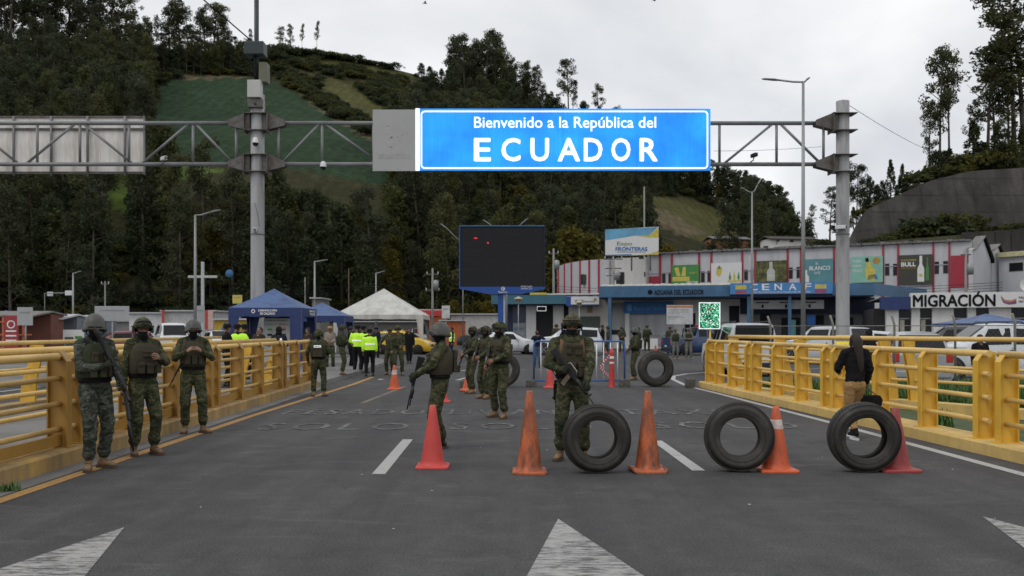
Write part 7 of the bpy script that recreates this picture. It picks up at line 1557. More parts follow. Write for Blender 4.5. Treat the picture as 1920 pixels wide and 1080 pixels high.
car('suv', 1788, 34, 150, CG, 'dark vehicle between the silver hatchback and the white double-cab pickup'); car('pickup', 1868, 28, 171, CW, 'white double-cab pickup with roll bar and dark windows at the right edge')
car('van', 322, 55, -65, CW, 'white minibus with big windscreen left of the cross', cat='van'); car('hatch', 222, 48, 200, CR, 'dark red rounded car behind the second soldier'); car('hatch', 410, 66, -60, CW, 'small white car between the minibus and the blue tent')
car('hatch', 730, 97, -80, CW, 'far white car with headlights facing the camera under the white tent'); car('suv', 785, 96, -85, CS, 'far silver car beside the orange shop'); car('suv', 905, 84, 175, CG, 'dark off-roader in front of the white roadside hall'); car('hatch', 105, 60, 180, CW, 'white car glimpsed between the kiosks')
car('pickup', 1322, 58, 10, CB, 'blue police pickup with light bar behind the green reflective sign', cat='pickup')
t = thing('light_bar', 'red light bar on the roof of the blue police pickup', 'light bar', (X(1318, 58), 58, 1.8)); MB().box(-.5, .5, -.12, .12, 0, .14).build('lens', TLT, t, bevel=.03)
# ---------------------------------------------------------------- terrain
RP = [(-1500, 120, 300, 90), (-900, 60, 280, 90), (-300, 70, 262, 92), (0, 118, 255, 95), (200, 128, 262, 98), (285, 118, 275, 100), (440, 116, 300, 102), (540, 100, 330, 106), (620, 108, 335, 108), (700, 120, 340, 110), (780, 140, 335, 112), (850, 172, 330, 114), (930, 190, 325, 116), (1000, 205, 318, 118),
      (1100, 235, 305, 122), (1200, 290, 290, 124), (1330, 372, 270, 126), (1400, 408, 255, 126), (1480, 440, 240, 122), (1560, 452, 230, 120), (1700, 462, 220, 118), (1900, 470, 215, 115), (2600, 470, 215, 115)]
_px = [r[0] for r in RP]
def tz(px, Y):
    """height of the hillside at column px and depth Y"""
    ry = interp(px, _px, [r[1] for r in RP]); RD = interp(px, _px, [r[2] for r in RP]); F0 = interp(px, _px, [r[3] for r in RP]); zr = Z(ry, RD)
    if Y <= F0: return -.2
    t_ = (Y-F0)/(RD-F0)
    n_ = noise.noise(Vector(((px-CX)/F*Y*.018, Y*.018, 0)))*5+noise.noise(Vector(((px-CX)/F*Y*.06, Y*.06, 3)))*1.6
    if t_ <= 1: 
        s_ = .18*math.sin(math.pi*t_)*(t_-.45)*-1+t_; return zr*s_+n_*math.sin(math.pi*min(1, t_))
    return zr+ (Y-RD)*-.12
def hit(px, py):
    """depth at which the sight line (px,py) meets the hillside"""
    RD = interp(px, _px, [r[2] for r in RP]); F0 = interp(px, _px, [r[3] for r in RP]); Y = F0
    while Y < RD+2:
        if tz(px, Y) >= Z(py, Y): return Y
        Y += 1.5
    return None
def inpoly(x, y, P_):
    r_ = False; j = len(P_)-1
    for i in range(len(P_)):
        if (P_[i][1] > y) != (P_[j][1] > y) and x < (P_[j][0]-P_[i][0])*(y-P_[i][1])/(P_[j][1]-P_[i][1])+P_[i][0]: r_ = not r_
        j = i
    return r_
FIELD = [(300, 152), (340, 147), (470, 146), (520, 155), (585, 188), (650, 232), (705, 262), (745, 345), (700, 345), (620, 330), (555, 318), (500, 300), (440, 312), (380, 300), (330, 288), (285, 262), (272, 230), (292, 190)]
MEADOWS = [[(500, 108), (560, 100), (640, 104), (720, 118), (790, 138), (770, 146), (700, 136), (630, 124), (560, 122)], [(545, 138), (600, 140), (660, 158), (720, 205), (735, 240), (712, 262), (680, 244), (640, 205), (585, 165)]]
BRIGHT = [[(172, 322), (240, 318), (248, 345), (262, 400), (252, 412), (215, 390), (192, 360)], [(290, 322), (340, 306), (420, 318), (400, 328), (330, 335)]]
GRASSY = [[(1225, 368), (1300, 372), (1350, 395), (1420, 438), (1440, 452), (1310, 452), (1255, 430), (1215, 400)], [(1130, 340), (1200, 350), (1230, 372), (1180, 372)]]
SOILL = [[(330, 141), (440, 141), (470, 145), (340, 150)], [(560, 172), (590, 186), (655, 232), (700, 258), (690, 262), (640, 234), (580, 194)], [(1200, 385), (1250, 395), (1330, 440), (1290, 445), (1220, 420)]]
def cover(px, py):
    for P_ in SOILL:
        if inpoly(px, py, P_): return 3
    if inpoly(px, py, FIELD): return 1
    for P_ in MEADOWS:
        if inpoly(px, py, P_): return 2
    for P_ in BRIGHT:
        if inpoly(px, py, P_): return 4
    for P_ in GRASSY:
        if inpoly(px, py, P_): return 2
    return 0
def terrain():
    pxs = list(np.concatenate([np.arange(-1500, -100, 60), np.arange(-100, 1600, 9), np.arange(1600, 2600, 60)])); T_ = list(np.concatenate([np.linspace(0, 1, 96), [1.1, 1.3, 1.8, 2.6]])); v = []; cols = []
    CC = {0: (.040, .040, .022), 1: (.027, .050, .030), 2: (.075, .075, .033), 3: (.12, .10, .07), 4: (.10, .15, .04)}
    for px in pxs:
        RD = interp(px, _px, [r[2] for r in RP]); F0 = interp(px, _px, [r[3] for r in RP])
        for t_ in T_:
            Y = F0+(RD-F0)*t_; z = tz(px, Y); v.append((X(px, Y), Y, z)); py = HY-(z-CH)*F/Y
            jx = px+7*noise.noise(Vector((px*.06, py*.06, 1))); jy = py+7*noise.noise(Vector((px*.06, py*.06, 5)))
            c = CC[cover(jx, jy)] if t_ < 1.05 else CC[0]; cols.append((*c, 1))
    k = len(T_); f = [(i*k+j, (i+1)*k+j, (i+1)*k+j+1, i*k+j+1) for i in range(len(pxs)-1) for j in range(k-1)]
    me = bpy.data.meshes.new('hillside'); me.from_pydata(v, [], f); ca = me.color_attributes.new('cover', 'FLOAT_COLOR', 'POINT'); ca.data.foreach_set('color', np.array(cols, 'f').ravel()); me.polygons.foreach_set('use_smooth', [True]*len(f))
    m, n, l, b = new_mat('hillside_ground'); at = n.new('ShaderNodeVertexColor'); at.layer_name = 'cover'; vv = coord(n, l, 'pos')
    t1 = tex(n, l, vv, .09, 6, .65); t2 = tex(n, l, vv, .8, 5, .75); t3 = tex(n, l, coord(n, l, 'pos', (.25, .25, 1.6)), .8, 5, .7)
    c = mixc(n, l, .8, at.outputs[0], ramp(n, l, t1, [(.3, (.7, .72, .7)), (.7, (1.3, 1.25, 1.1))]), 'MULTIPLY'); c = mixc(n, l, .8, c, ramp(n, l, t2, [(.35, (.6, .62, .6)), (.65, (1.4, 1.38, 1.3))]), 'MULTIPLY'); c = mixc(n, l, .6, c, ramp(n, l, t3, [(.35, (.72, .72, .72)), (.65, (1.25, 1.25, 1.2))]), 'MULTIPLY')
    w = n.new('ShaderNodeTexWave'); w.inputs['Scale'].default_value = .35; w.inputs['Distortion'].default_value = 3.5; w.inputs['Detail'].default_value = 4; w.inputs['Detail Scale'].default_value = 1.2; l.new(coord(n, l, 'pos', (.35, .2, 1.6)), w.inputs['Vector'])
    c = mixc(n, l, .3, c, ramp(n, l, w.outputs['Color'], [(.2, (.72, .72, .74)), (.8, (1.22, 1.22, 1.18))]), 'MULTIPLY')
    l.new(c, b.inputs['Base Color']); b.inputs['Roughness'].default_value = 1; b.inputs['Specular IOR Level'].default_value = .1; bump(n, l, b, t2, .8, .6); me.materials.append(m)
    o = bpy.data.objects.new('hillside', me); COL.objects.link(o); structure(o)
terrain()
# crop rows on the field: low ridges of leaves
# ---------------------------------------------------------------- trees
def leafmat(name, col, var=.3):
    m, n, l, b = new_mat(name); v = coord(n, l, 'pos'); oi = n.new('ShaderNodeObjectInfo')
    t1 = tex(n, l, v, .35, 4, .7); t2 = tex(n, l, v, 3.5, 3)
    c = ramp(n, l, t1, [(.3, tuple(x*(1-var) for x in col)), (.7, tuple(x*(1+var) for x in col))]); c = mixc(n, l, .7, c, ramp(n, l, t2, [(.3, (.6, .65, .6)), (.7, (1.4, 1.35, 1.1))]), 'MULTIPLY')
    c = mixc(n, l, .8, c, ramp(n, l, oi.outputs['Random'], [(0, (.7, .75, .78)), (.5, (1, 1, 1)), (.85, (1.15, 1.1, .85)), (1, (1.7, 1.5, .9))]), 'MULTIPLY')
    l.new(c, b.inputs['Base Color']); b.inputs['Roughness'].default_value = .75; b.inputs['Specular IOR Level'].default_value = .2
    tr = n.new('ShaderNodeBsdfTranslucent'); l.new(c, tr.inputs[0]); ms = n.new('ShaderNodeMixShader'); ms.inputs[0].default_value = .35; o = n['Material Output']; l.new(b.outputs[0], ms.inputs[1]); l.new(tr.outputs[0], ms.inputs[2]); l.new(ms.outputs[0], o.inputs[0]); return m
LF1 = leafmat('eucalyptus_leaves', (.060, .068, .040)); LF2 = leafmat('dark_evergreen_leaves', (.048, .060, .031)); LF3 = leafmat('olive_bush_leaves', (.075, .075, .026)); LF4 = leafmat('yellow_green_leaves', (.10, .088, .02))
BARK = M('bark_grey_brown', (.075, .06, .045), .9, 0, .3, 3)
def leaves(pts, s_, rnd):
    n_ = len(pts); P_ = np.array(pts); a = rnd.normal(size=(n_, 3)); a /= np.linalg.norm(a, axis=1)[:, None]; b_ = rnd.normal(size=(n_, 3)); b_ -= a*(a*b_).sum(1)[:, None]; b_ /= np.linalg.norm(b_, axis=1)[:, None]
    k = s_*rnd.uniform(.6, 1.3, (n_, 1)); v = np.stack([P_-a*k, P_+b_*k*.45, P_+a*k, P_-b_*k*.45], 1).reshape(-1, 3)
    return v, [(4*i, 4*i+1, 4*i+2, 4*i+3) for i in range(n_)]
def tree_mesh(kind, seed, H=18):
    rnd = np.random.RandomState(seed); pts = []; mb = MB()
    if kind == 'euc':           # tall bare trunks, clumps of foliage on rising limbs
        bend = rnd.uniform(-.06, .06, 2)*H; tr = lambda t_: V(bend[0]*t_*t_, bend[1]*t_*t_, H*t_); mb.tube([tr(t_) for t_ in np.linspace(-.04, .97, 8)], list(np.linspace(.26, .05, 8)), 7)
        start = rnd.uniform(.28, .48) if seed < 15 else .1; nb = rnd.randint(17, 23) if seed < 15 else 30
        for i in range(nb):
            t_ = start+(1-start)*(i/nb)**.9; a = rnd.uniform(0, 6.28); L = H*(.2-.14*abs(t_-start-.15)/(1-start))*rnd.uniform(.5, 1.15); p = tr(t_*.98); q = p+V(math.cos(a)*L*.75, math.sin(a)*L*.75, L*rnd.uniform(.3, .9)); mb.tube([p, p.lerp(q, .5)+V(0, 0, -.1), q], [.07, .045, .02], 5)
            for j in range(rnd.randint(2, 4)):
                c = p.lerp(q, rnd.uniform(.55, 1.1))+V(*rnd.normal(0, .35, 3)); R_ = rnd.uniform(.55, 1.15)*H/18; n_ = int(58*R_)
                g = rnd.normal(size=(n_, 3)); g /= np.linalg.norm(g, axis=1)[:, None]; g *= (rnd.uniform(.25, 1, (n_, 1))**.6)*R_; g[:, 2] *= .8; pts += list(g+np.array(c))
        s_ = .23
    elif kind == 'dense':
        mb.tube([(0, 0, -.5), (0, 0, H*.8)], [.3, .06], 7)
        for i in range(75):
            t_ = rnd.uniform(.12, 1)**.8; r_ = H*.24*(1.05-t_)**.55*(1 if t_ > .25 else .8); a = rnd.uniform(0, 6.28); k = rnd.uniform(.35, 1); c = np.array([math.cos(a)*r_*k, math.sin(a)*r_*k, H*t_*.95]); R_ = H*rnd.uniform(.045, .085); n_ = 42
            g = rnd.normal(size=(n_, 3)); g /= np.linalg.norm(g, axis=1)[:, None]; g *= rnd.uniform(.3, 1, (n_, 1))**.5*R_; pts += list(g+c)
        s_ = .3*H/14
    elif kind == 'cone':
        mb.tube([(0, 0, -.4), (0, 0, H*.95)], [.22, .03], 7)
        for i in range(60):
            t_ = (i+rnd.uniform(0, 1))/60; r_ = H*.17*(1-t_)+.15; a = rnd.uniform(0, 6.28); c = np.array([math.cos(a)*r_*.8, math.sin(a)*r_*.8, H*(.08+.92*t_)]); R_ = .25+H*.045*(1.1-t_); n_ = 34
            g = rnd.normal(size=(n_, 3)); g /= np.linalg.norm(g, axis=1)[:, None]; g *= rnd.uniform(.3, 1, (n_, 1))**.5*R_; pts += list(g+c)
        s_ = .24
    else:                        # bush
        for i in range(26):
            a = rnd.uniform(0, 6.28); k = rnd.uniform(0, 1)**.6*H*.55; c = np.array([math.cos(a)*k, math.sin(a)*k, H*.45*rnd.uniform(.4, 1.2)*(1-.4*k/(H*.55))]); R_ = H*rnd.uniform(.16, .28); n_ = 42
            g = rnd.normal(size=(n_, 3)); g /= np.linalg.norm(g, axis=1)[:, None]; g *= rnd.uniform(.4, 1, (n_, 1))**.5*R_; g[:, 2] = np.abs(g[:, 2]); pts += list(g+c)
        mb.tube([(0, 0, -.2), (0, 0, H*.5)], [.08, .03], 5); s_ = .16*H/2.4
    v, f = leaves(pts, s_, rnd); cr = bpy.data.meshes.new('crown'); cr.from_pydata([tuple(p) for p in v], [], f); return mb, cr
TM = {}
def proto(key, kind, seed, H, leaf):
    mb, cr = tree_mesh(kind, seed, H); cr.materials.append(leaf); o = mb.build('trunk', BARK); me = o.data; bpy.data.objects.remove(o); TM[key] = (me, cr, H, kind)
for i, s_ in enumerate((11, 12, 13, 14)): proto('e%d' % i, 'euc', s_, 18, LF1)
for i, s_ in enumerate((15, 16)): proto('f%d' % i, 'euc', s_, 18, LF1)
for i, s_ in enumerate((21, 22)): proto('d%d' % i, 'dense', s_, 14, LF2)
for i, s_ in enumerate((31, 32)): proto('c%d' % i, 'cone', s_, 10, LF2)
proto('b0', 'bush', 41, 2.4, LF3); proto('b1', 'bush', 42, 2.4, LF2); proto('y0', 'dense', 51, 10, LF4)
TREES = []
def tree(key, px, Y, z, H, label, group, name=None, rot=None, wide=1):
    tm, cr, H0, kind = TM[key]; s_ = H/H0; nm = name or {'euc': 'eucalyptus_tree', 'dense': 'evergreen_tree', 'cone': 'conical_tree', 'bush': 'bush'}[kind]
    t = thing(nm, label, 'bush' if kind == 'bush' else 'tree', (X(px, Y), Y, z), rot if rot is not None else random.uniform(0, 6.28), group); t.scale = (s_*wide, s_*wide, s_)
    for nm2, me in (('trunk', tm), ('crown', cr)): o = bpy.data.objects.new(nm2, me); COL.objects.link(o); o.parent = t
    TREES.append(t); return t
def top_tree(key, px, ytop, ybase, label, group, Y=None, wide=1, dz=0):
    """a tree standing on the hill whose foot and top rows are known"""
    Y = Y or hit(px, ybase+2) or interp(px, _px, [r[2] for r in RP]); z = tz(px, Y)-.3+dz; H = Z(ytop, Y)-z; return tree(key, px, Y, z, H, label, group, wide=wide)
sk = 'eucalyptus trees along the left ridge'
for i, (px, yt) in enumerate([(-40, -60), (-5, -40), (18, -75), (40, -30), (62, -55), (85, -70), (104, -25), (128, -60), (150, -20), (172, -40), (192, -10), (212, -35), (232, -5), (246, 20), (262, 45), (274, 66), (10, -10), (52, 0), (95, 10), (140, 5), (182, 15), (222, 25)]):
    top_tree(('e0', 'f0', 'e2', 'f1')[i % 4], px, yt, 124+(i % 3)*6, 'tall dark eucalyptus in the dense top left row', sk, wide=1.15)
for i, (px, yt, w_) in enumerate([(318, 12, 1.3), (338, 0, 1.4), (352, 16, 1.2), (384, 12, 1.3), (400, 6, 1.4), (418, 30, 1.2), (430, 58, 1.1), (308, 62, 1.2), (326, 8, 1.1), (362, 48, 1.2), (378, 30, 1.1), (409, 14, 1.1), (440, 70, 1.3)]):
    top_tree(('f0', 'e1', 'e3', 'f1', 'e0')[i % 5], px, yt, 118, 'eucalyptus in the ridge clump left of the mast', 'eucalyptus clump left of the mast', wide=w_)
for px, yt, lab in ((292, 32, 'thin bare-stemmed eucalyptus alone in the dip of the ridge'), (545, 46, 'rounded small tree on the ridge just right of the mast'), (524, 52, 'second small tree on the ridge next to the mast'), (566, 46, 'slim tree between the small ridge trees and the lone stem'), (594, 41, 'lone thin tree with a tuft at its top on the green ridge'), (471, 55, 'thin sparse tree just left of the mast')):
    top_tree('e2' if px != 545 else 'e1', px, yt, 100, lab, None, wide=.55 if px in (292, 594, 566, 471) else 1.2)
for i in range(30):
    px = 300+i*15+random.uniform(-4, 4); top_tree('b1', px, interp(px, [300, 440, 540, 620, 700, 720], [88, 84, 78, 90, 106, 112])+random.uniform(-4, 4), interp(px, _px, [r[1] for r in RP])+2, 'dark round shrub in the hedge on the left ridge', 'ridge hedge shrubs', wide=1.5)
top_tree('d0', 790, 118, 142, 'small round tree alone on the sloping ridge', None, wide=1.6); top_tree('d1', 806, 124, 146, 'lower round shrub-like tree next to the lone ridge tree', None, wide=1.4); top_tree('d1', 828, 128, 160, 'small tree left of the tall dark clump', None)
cl = 'tall trees in the clump above the blue sign'
for i, (px, yt, w_) in enumerate([(848, 82, 1.5), (858, 66, 1.5), (872, 70, 1.4), (884, 82, 1.3), (897, 78, 1.4), (910, 72, 1.3), (922, 60, 1.4), (932, 66, 1.4), (940, 92, 1.3), (950, 112, 1.3), (966, 110, 1.2), (978, 122, 1.3), (990, 116, 1.1), (1004, 126, 1.1), (1012, 124, .9), (1018, 160, 1.3), (1034, 172, 1.2), (1045, 176, 1.2), (865, 95, 1.4), (905, 100, 1.4), (926, 95, 1.4), (956, 135, 1.3), (984, 145, 1.3), (1000, 156, 1.4), (855, 120, 1.4), (890, 120, 1.4), (940, 130, 1.4)]):
    top_tree(('f0', 'e1', 'e0', 'e2')[i % 4], px, yt, 196+(i % 3)*8, 'dark eucalyptus in the tall clump above the sign', cl, wide=w_*.85)
for px, yt, w_, lab in ((1066, 114, 1.1, 'slender lone eucalyptus above the blue sign'), (1074, 150, .7, 'shorter thin companion of the lone eucalyptus above the sign'), (1122, 158, .9, 'small pointed sparse tree right of the lone eucalyptus'), (1096, 190, 1.2, 'low tree just above the sign edge'), (1160, 200, 1.2, 'lowest tree tip peeping over the blue sign')): top_tree('e3' if px != 1122 else 'e0', px, yt, 238, lab, None, wide=w_)
rt = 'dark trees on the slope right of the blue sign'
for i, px in enumerate(range(1175, 1482, 10)):
    top_tree(('d0', 'e1', 'c0', 'd1', 'e2')[i % 5], px+random.uniform(-4, 4), interp(px, [1175, 1330, 1345, 1400, 1440, 1460, 1482], [250, 310, 306, 318, 342, 350, 372])+random.uniform(-6, 14), interp(px, _px, [r[1] for r in RP])+3, 'dark tree in the wood right of the sign', rt, wide=1.2)
rh = 'trees on top of the right embankment'
def emb(px): return interp(px, [1560, 1592, 1600, 1616, 1682, 1749, 1827, 1920, 2200], [470, 440, 420, 398, 369, 340, 322, 316, 312])
EY = 145
for px, yt, key, w_, lab in ((1762, 95, 'e0', .8, 'tall thin eucalyptus with bare lower trunk on the right embankment'), (1780, 98, 'e2', .75, 'right one of the two thin eucalyptuses on the embankment'), (1742, 190, 'e1', .9, 'shorter loose eucalyptus left of the two thin ones'), (1852, 92, 'e3', 1.15, 'eucalyptus left of the tallest ones at the right edge'), (1866, 94, 'e1', 1.05, 'eucalyptus next to the tallest ones at the right edge'), (1826, 190, 'e0', .8, 'drooping shorter eucalyptus near the right edge'),
                           (1902, 30, 'e2', 1.35, 'very tall eucalyptus at the right edge'), (1920, -30, 'e0', 1.3, 'tallest eucalyptus cut by the right photo edge'), (1892, 130, 'f0', 1.0, 'mid-height eucalyptus at the right edge')):
    z = Z(emb(px), EY)-.5; tree(key, px, EY, z, Z(yt, EY)-z, lab, rh, wide=w_)
for i in range(38):
    px = 1600+i*9; tall = i % 5 == 0; yy = 138.2+random.uniform(0, 7); z = Z(emb(px), yy)-.7; tree(('b1', 'd0', 'b0', 'd1')[i % 4] if not tall else 'c1', px, yy, z, random.uniform(1.6, 3.0)*(1.6 if tall else 1)*(1+.9*(px > 1740)), 'low dark shrub along the top of the retaining wall', 'shrubs on the right embankment', wide=1.4)
for px, yt, yb_, k_ in ((1630, 330, 400, 'd0'), (1645, 345, 395, 'd1'), (1670, 300, 372, 'c0'), (1692, 308, 362, 'c1'), (1618, 350, 402, 'd1'), (1655, 338, 380, 'd0'), (1700, 325, 362, 'd0')): z = Z(yb_, EY); tree(k_, px, EY, z, Z(yt, EY)-z, 'dark tree in the cluster left of the retaining wall', 'dark trees by the retaining wall')
for px, yt, k_, w_, lab in ((1556, 350, 'e1', 1.3, 'loose tree left of the right column base of the wall'), (1590, 305, 'e2', .9, 'tree showing behind the right gantry column'), (1606, 310, 'e3', .8, 'tree just right of the right gantry column'), (1520, 385, 'e0', .8, 'small thin tree above the long white house'), (1575, 378, 'd0', 1.2, 'dark round tree behind the right column')): z = Z(452, 155); tree(k_, px, 155, z, Z(yt, 155)-z, lab, None, wide=w_)
for i, (px, py, h) in enumerate([(1745, 448, 4.2), (1765, 446, 5.2), (1785, 446, 4.6), (1805, 447, 3), (1725, 452, 2.6), (1640, 458, 2.2), (1660, 457, 2.0), (1700, 455, 2.2), (1855, 432, 1.8), (1878, 431, 1.8), (1900, 430, 2.2), (1545, 462, 2.4), (1530, 458, 1.8), (1680, 450, 2.8), (1822, 442, 2.6), (1840, 440, 2.4), (1710, 448, 3.2), (1755, 440, 5.0), (1775, 438, 5.4)]):
    z = Z(py, 128); tree('b0' if i % 3 == 0 else 'b1', px, 128, z-.5, h, 'green bush at the foot of the retaining wall', 'bushes below the retaining wall', wide=1.5)
for px, yt, d, lab in ((1070, 425, 118, 'yellowish green tree behind the left end of the striped building'), (1100, 440, 119, 'second yellowish tree behind the striped building'), (1048, 455, 117, 'low yellow-green tree beside the screen board')): tree('y0', px, d, -.2, Z(yt, d)+.2, lab, None, wide=1.2)
for px, yt, d in ((850, 560, 108), (872, 566, 108), (895, 562, 109), (915, 560, 108)): tree('y0', px, d, -.2, Z(yt, d), 'olive shrub-like tree behind the white roadside hall', 'olive trees behind the hall', wide=1.3)
# ---- the wood on the hillside: one mass, instanced on points
def wood(name, pts, keys, mn, mx_):
    me = bpy.data.meshes.new(name); me.from_pydata([p for p in pts], [], []); o = bpy.data.objects.new(name, me); COL.objects.link(o); stuff(o)
    src = []
    for k in keys:
        tm, cr, H0, kind = TM[k]; r0 = next(t for t in TREES if any(c.data is cr for c in COL.objects if c.parent is t)) if False else None
    ng = bpy.data.node_groups.new(name, 'GeometryNodeTree'); ng.interface.new_socket('Geometry', in_out='INPUT', socket_type='NodeSocketGeometry'); ng.interface.new_socket('Geometry', in_out='OUTPUT', socket_type='NodeSocketGeometry')
    n = ng.nodes; l = ng.links; gi = n.new('NodeGroupInput'); go = n.new('NodeGroupOutput'); jn = n.new('GeometryNodeJoinGeometry')
    tp = n.new('GeometryNodeMeshToPoints'); l.new(gi.outputs[0], tp.inputs[0])
    gti = n.new('GeometryNodeGeometryToInstance')
    for k in keys:
        g2 = n.new('GeometryNodeJoinGeometry')
        for o_ in SRC[k]:
            oi = n.new('GeometryNodeObjectInfo'); oi.inputs['Object'].default_value = o_; oi.transform_space = 'ORIGINAL'; l.new(oi.outputs['Geometry'], g2.inputs[0])
        g3 = n.new('GeometryNodeGeometryToInstance'); l.new(g2.outputs[0], g3.inputs[0]); l.new(g3.outputs[0], jn.inputs[0])
    ip = n.new('GeometryNodeInstanceOnPoints'); l.new(tp.outputs[0], ip.inputs['Points']); l.new(jn.outputs[0], ip.inputs['Instance']); ip.inputs['Pick Instance'].default_value = True
    rv = n.new('FunctionNodeRandomValue'); rv.data_type = 'FLOAT_VECTOR'; rv.inputs[0].default_value = (-.05, -.05, 0); rv.inputs[1].default_value = (.05, .05, 6.28); l.new(rv.outputs[0], ip.inputs['Rotation'])
    rs = n.new('FunctionNodeRandomValue'); rs.data_type = 'FLOAT'; rs.inputs[2].default_value = mn; rs.inputs[3].default_value = mx_; rs.inputs['Seed'].default_value = 5; l.new(rs.outputs[1], ip.inputs['Scale'])
    ri = n.new('FunctionNodeRandomValue'); ri.data_type = 'INT'; ri.inputs[4].default_value = 0; ri.inputs[5].default_value = len(keys)-1; ri.inputs['Seed'].default_value = 9; l.new(ri.outputs[2], ip.inputs['Instance Index'])
    l.new(ip.outputs[0], go.inputs[0]); md = o.modifiers.new('trees', 'NODES'); md.node_group = ng; return o
SRC = {}
for o in list(COL.objects):
    if o.parent in TREES:
        for k, (tm, cr, H0, kind) in TM.items():
            if o.data is cr or o.data is tm:
                L_ = SRC.setdefault(k, []); 
                if len(L_) < 2 and all(q.data is not o.data for q in L_): L_.append(o)
BARE = lambda px, py: cover(px, py) != 0
wp = {'e': [], 'd': [], 'b': []}
rnd = random.Random(12)
def scat(x0, x1, stepY, key, cond, jitter=1):
    Y = 96
    while Y < 345:
        dx = stepY*1.0; xa = X(x0, Y); xb = X(x1, Y); x = xa
        while x < xb:
            xx = x+rnd.uniform(-.5, .5)*stepY; yy = Y+rnd.uniform(-.5, .5)*stepY; px = CX+xx/yy*F; F0 = interp(px, _px, [r[3] for r in RP]); RD = interp(px, _px, [r[2] for r in RP])
            if F0+3 < yy < RD-2:
                z = tz(px, yy); py = HY-(z-CH)*F/yy
                if cond(px, py, xx, yy): wp[key].append((xx, yy, z-.3))
            x += stepY
        Y += stepY
LIM = lambda px: interp(px, [275, 285, 440, 540, 700, 800, 835, 845, 960, 1010, 1050, 1100, 1300, 1335, 1400, 1450, 1480, 1560], [-200, 112, 100, 96, 118, 140, 150, 95, 130, 165, 196, 212, 260, 312, 325, 352, 385, 445])
def tall_ok(px, py, y, h): return py-h*F/y > LIM(px)
def near_open(px, py, up):
    return any(BARE(px, py-k) for k in (0, up*.35, up*.7, up))
scat(-500, 1500, 4.6, 'e', lambda px, py, x, y: tall_ok(px, py, y, 15) and not near_open(px, py, 17*F/y*.9) and (px < 330 or py > 300 or px > 840) and noise.noise(Vector((x*.03, y*.03, 0))) > -.25)
scat(-500, 1500, 5.0, 'd', lambda px, py, x, y: tall_ok(px, py, y, 11) and not near_open(px, py, 11*F/y*.9) and (px < 330 or py > 262 or px > 780))
scat(-300, 1500, 2.8, 'b', lambda px, py, x, y: (not near_open(px, py, 5*F/y)) and (noise.noise(Vector((x*.05, y*.05, 7))) > -.3 or y < 140))
for i in range(40):
    px = 285+i*4.6; top_tree(('f0', 'd0', 'f1', 'd1', 'e1')[i % 5], px, random.uniform(72, 98), 128+(i % 3)*5, 'dark tree in the band along the ridge under the tall clump', 'ridge band trees left of the mast', wide=1.3)
# hedges crossing the meadow
for a, b_, n_ in (((500, 108), (570, 125), 14), ((570, 125), (690, 150), 26), ((690, 150), (830, 200), 30), ((520, 140), (600, 160), 12), ((530, 145), (640, 215), 50), ((600, 190), (700, 250), 44), ((700, 150), (840, 220), 50), ((730, 180), (800, 230), 50), ((640, 130), (760, 160), 30), ((560, 100), (700, 112), 10)):
    for i in range(n_*2):
        t_ = rnd.random(); px = a[0]+(b_[0]-a[0])*t_+rnd.gauss(0, 6); py = a[1]+(b_[1]-a[1])*t_+rnd.gauss(0, 5); Y = hit(px, py)
        if Y: wp['b'].append((X(px, Y), Y, tz(px, Y)-.2))
wood('eucalyptus_wood', wp['e'], ['e0', 'f0', 'e2', 'f1', 'f0', 'f1'], .5, 1.0); wood('evergreen_wood', wp['d'], ['d0', 'd1', 'c0', 'y0', 'd0', 'd1'], .6, 1.05); wood('hillside_scrub', wp['b'], ['b0', 'b1', 'b1'], .7, 1.9)
print('wood', {k: len(v) for k, v in wp.items()})
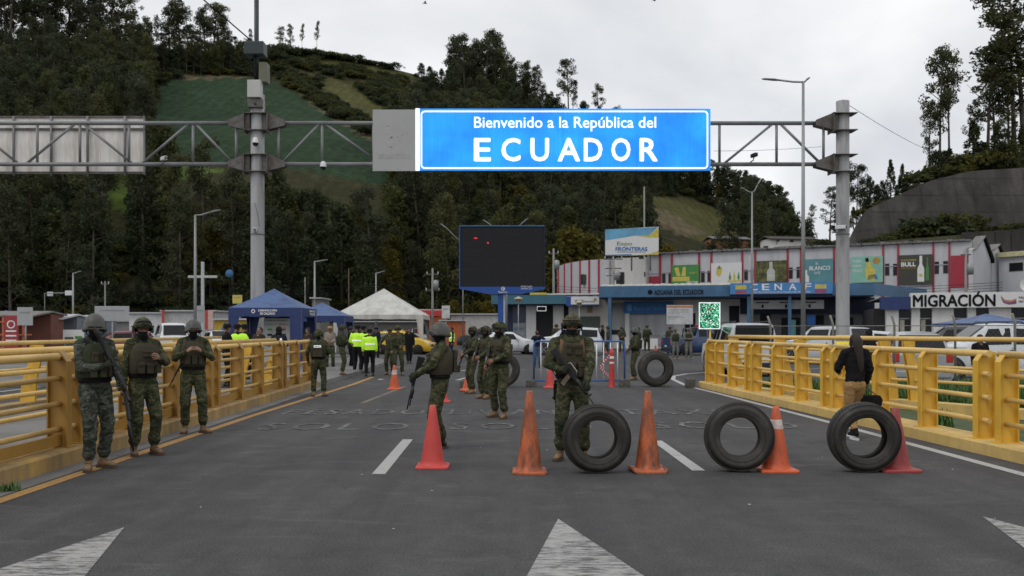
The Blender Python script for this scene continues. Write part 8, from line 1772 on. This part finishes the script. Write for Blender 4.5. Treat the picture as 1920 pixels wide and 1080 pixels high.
# ---------------------------------------------------------------- right embankment with its concrete wall
def mk_wall():
    m, n, l, b = new_mat('stained_retaining_concrete'); v = coord(n, l, 'obj', (1, 1, .22)); v2 = coord(n, l, 'obj')
    c = ramp(n, l, tex(n, l, v, .35, 7, .7, .4), [(.3, (.024, .023, .022)), (.5, (.046, .043, .040)), (.72, (.09, .083, .075))]); d = ramp(n, l, tex(n, l, v2, .12, 5, .6), [(.4, (.65, .65, .65)), (.62, (1.15, 1.12, 1.1))])
    l.new(mixc(n, l, .9, c, d, 'MULTIPLY'), b.inputs['Base Color']); b.inputs['Roughness'].default_value = .95; bump(n, l, b, tex(n, l, v2, 2, 6, .7), .6, .2); return m
WALLM = mk_wall()
def embankment():
    xs_ = [1500, 1540, 1600, 1660, 1735, 1780, 1830, 1920, 2050, 2300]; t = thing('retaining_wall', 'high dark grey concrete retaining wall of panels holding the right embankment', 'wall', (0, 0, 0)); d0, d1 = 131, 138
    n_ = 0
    ztp = lambda q: Z(emb(q), d1)-.4
    for px in range(1560, 2300, 33):
        zb_ = Z(462, d0); rows = max(1, int((ztp(px+16)-zb_)/2.6)); fy = lambda z: d0+7*min(1, (z-zb_)/20)
        for r_ in range(rows+4):
            g = .014; off = .06*((px*7+r_*13) % 5)/5; v = []
            if zb_+2.6*r_+.1 > max(ztp(px), ztp(px+33)): break
            for q, k, sx, sz in ((px, r_, 1, 1), (px+33, r_, -1, 1), (px+33, r_+1, -1, -1), (px, r_+1, 1, -1)): z = min(zb_+2.6*k, ztp(q)); y = fy(z); v.append((X(q, d0+3)+sx*g, y-off, z+sz*g))
            v += [(a, b_+.4, c) for a, b_, c in v]
            MB().add(v, [(0, 1, 2, 3), (0, 4, 5, 1), (1, 5, 6, 2), (2, 6, 7, 3), (3, 7, 4, 0)]).build('wall_panel', WALLM, t)
    mb = MB(); px = 1560; v = []
    for px in range(1540, 2320, 20): v += [(X(px, d0+3), d0+.25, Z(462, d0)-14), (X(px, d0+3), d0+.25, Z(462, d0)), (X(px, d0+3), d0+.25+7*min(1, (Z(emb(px), d1)-.4-Z(462, d0))/20), Z(emb(px), d1)-.4)]
    mb.add(v, [(3*i+j, 3*i+j+1, 3*i+j+4, 3*i+j+3) for i in range(len(v)//3-1) for j in range(2)]); mb.build('wall_core', M('joint_dark', (.035, .034, .032), .9), t)
    mb = MB(); v = []; pr = list(range(1540, 2700, 20))
    for px in pr: y2 = d0+.2+7*min(1, (Z(emb(px), d1)-.4-Z(462, d0))/20); v += [(X(px, d0+3), y2-.1, Z(emb(px), d1)-1.05), (X(px, EY), max(y2+1, 140), Z(emb(px), EY)-.2), (X(px, 175), 175, Z(emb(px), EY)+1), (X(px, 260), 260, -5)]
    mb.add(v, [(4*i+j, 4*i+j+1, 4*i+j+5, 4*i+j+4) for i in range(len(pr)-1) for j in range(3)], 0, True); structure(mb.build('embankment', M('embankment_grass', (.05, .048, .022), .95, 0, .5, .15, mode='pos', dirt=(.025, .03, .013), dsc=.3)))
    # lower ledge wall
    lt = thing('lower_wall', 'lower grey concrete wall under the ledge at the right edge', 'wall', (0, 0, 0))
    for px in range(1806, 2300, 30):
        zt_ = Z(434-(px-1830)*.06, 118); MB().box(X(px, 118)+.05, X(px+30, 118)-.05, 118, 118.6, -1, zt_).build('wall_panel', WALLM, lt)
    mb = MB(); mb.add([(X(1540, 120), 119, Z(462, 119)), (X(1800, 120), 118.6, Z(440, 119)), (X(2300, 118), 118.6, Z(430, 118)), (X(2300, 131), 131, Z(455, 131)), (X(1540, 131), 131, Z(462, 131)), (X(1540, 112), 112, -1), (X(1806, 112), 112, -1)], [(0, 1, 2, 3, 4), (0, 5, 6, 1)]); structure(mb.build('ledge', M('embankment_grass', (.07, .07, .025))))
embankment()
# ---------------------------------------------------------------- look-alikes in a row are told apart by their place
ORD = 'leftmost second third fourth fifth sixth seventh eighth ninth tenth eleventh twelfth thirteenth fourteenth fifteenth sixteenth seventeenth eighteenth nineteenth twentieth'.split()
def ordinal(i, n):
    if i < 20: return ORD[i]+('' if i == 0 else ' from the left')
    j = n-1-i
    return ('rightmost' if j == 0 else ORD[j]+' from the right') if j < 20 else None
same = {}
for o in COL.objects:
    if o.parent is None and 'group' in o and 'label' in o: same.setdefault((o['group'], o['label']), []).append(o)
for (g_, lb), L in same.items():
    if 1 < len(L) <= 40 and L[0]['category'] in ('tree', 'bush'):
        L.sort(key=lambda o: o.location.x/o.location.y)
        for i, o in enumerate(L):
            w_ = ordinal(i, len(L))
            if w_: o['label'] = ' '.join((lb+', '+w_).split()[:16])
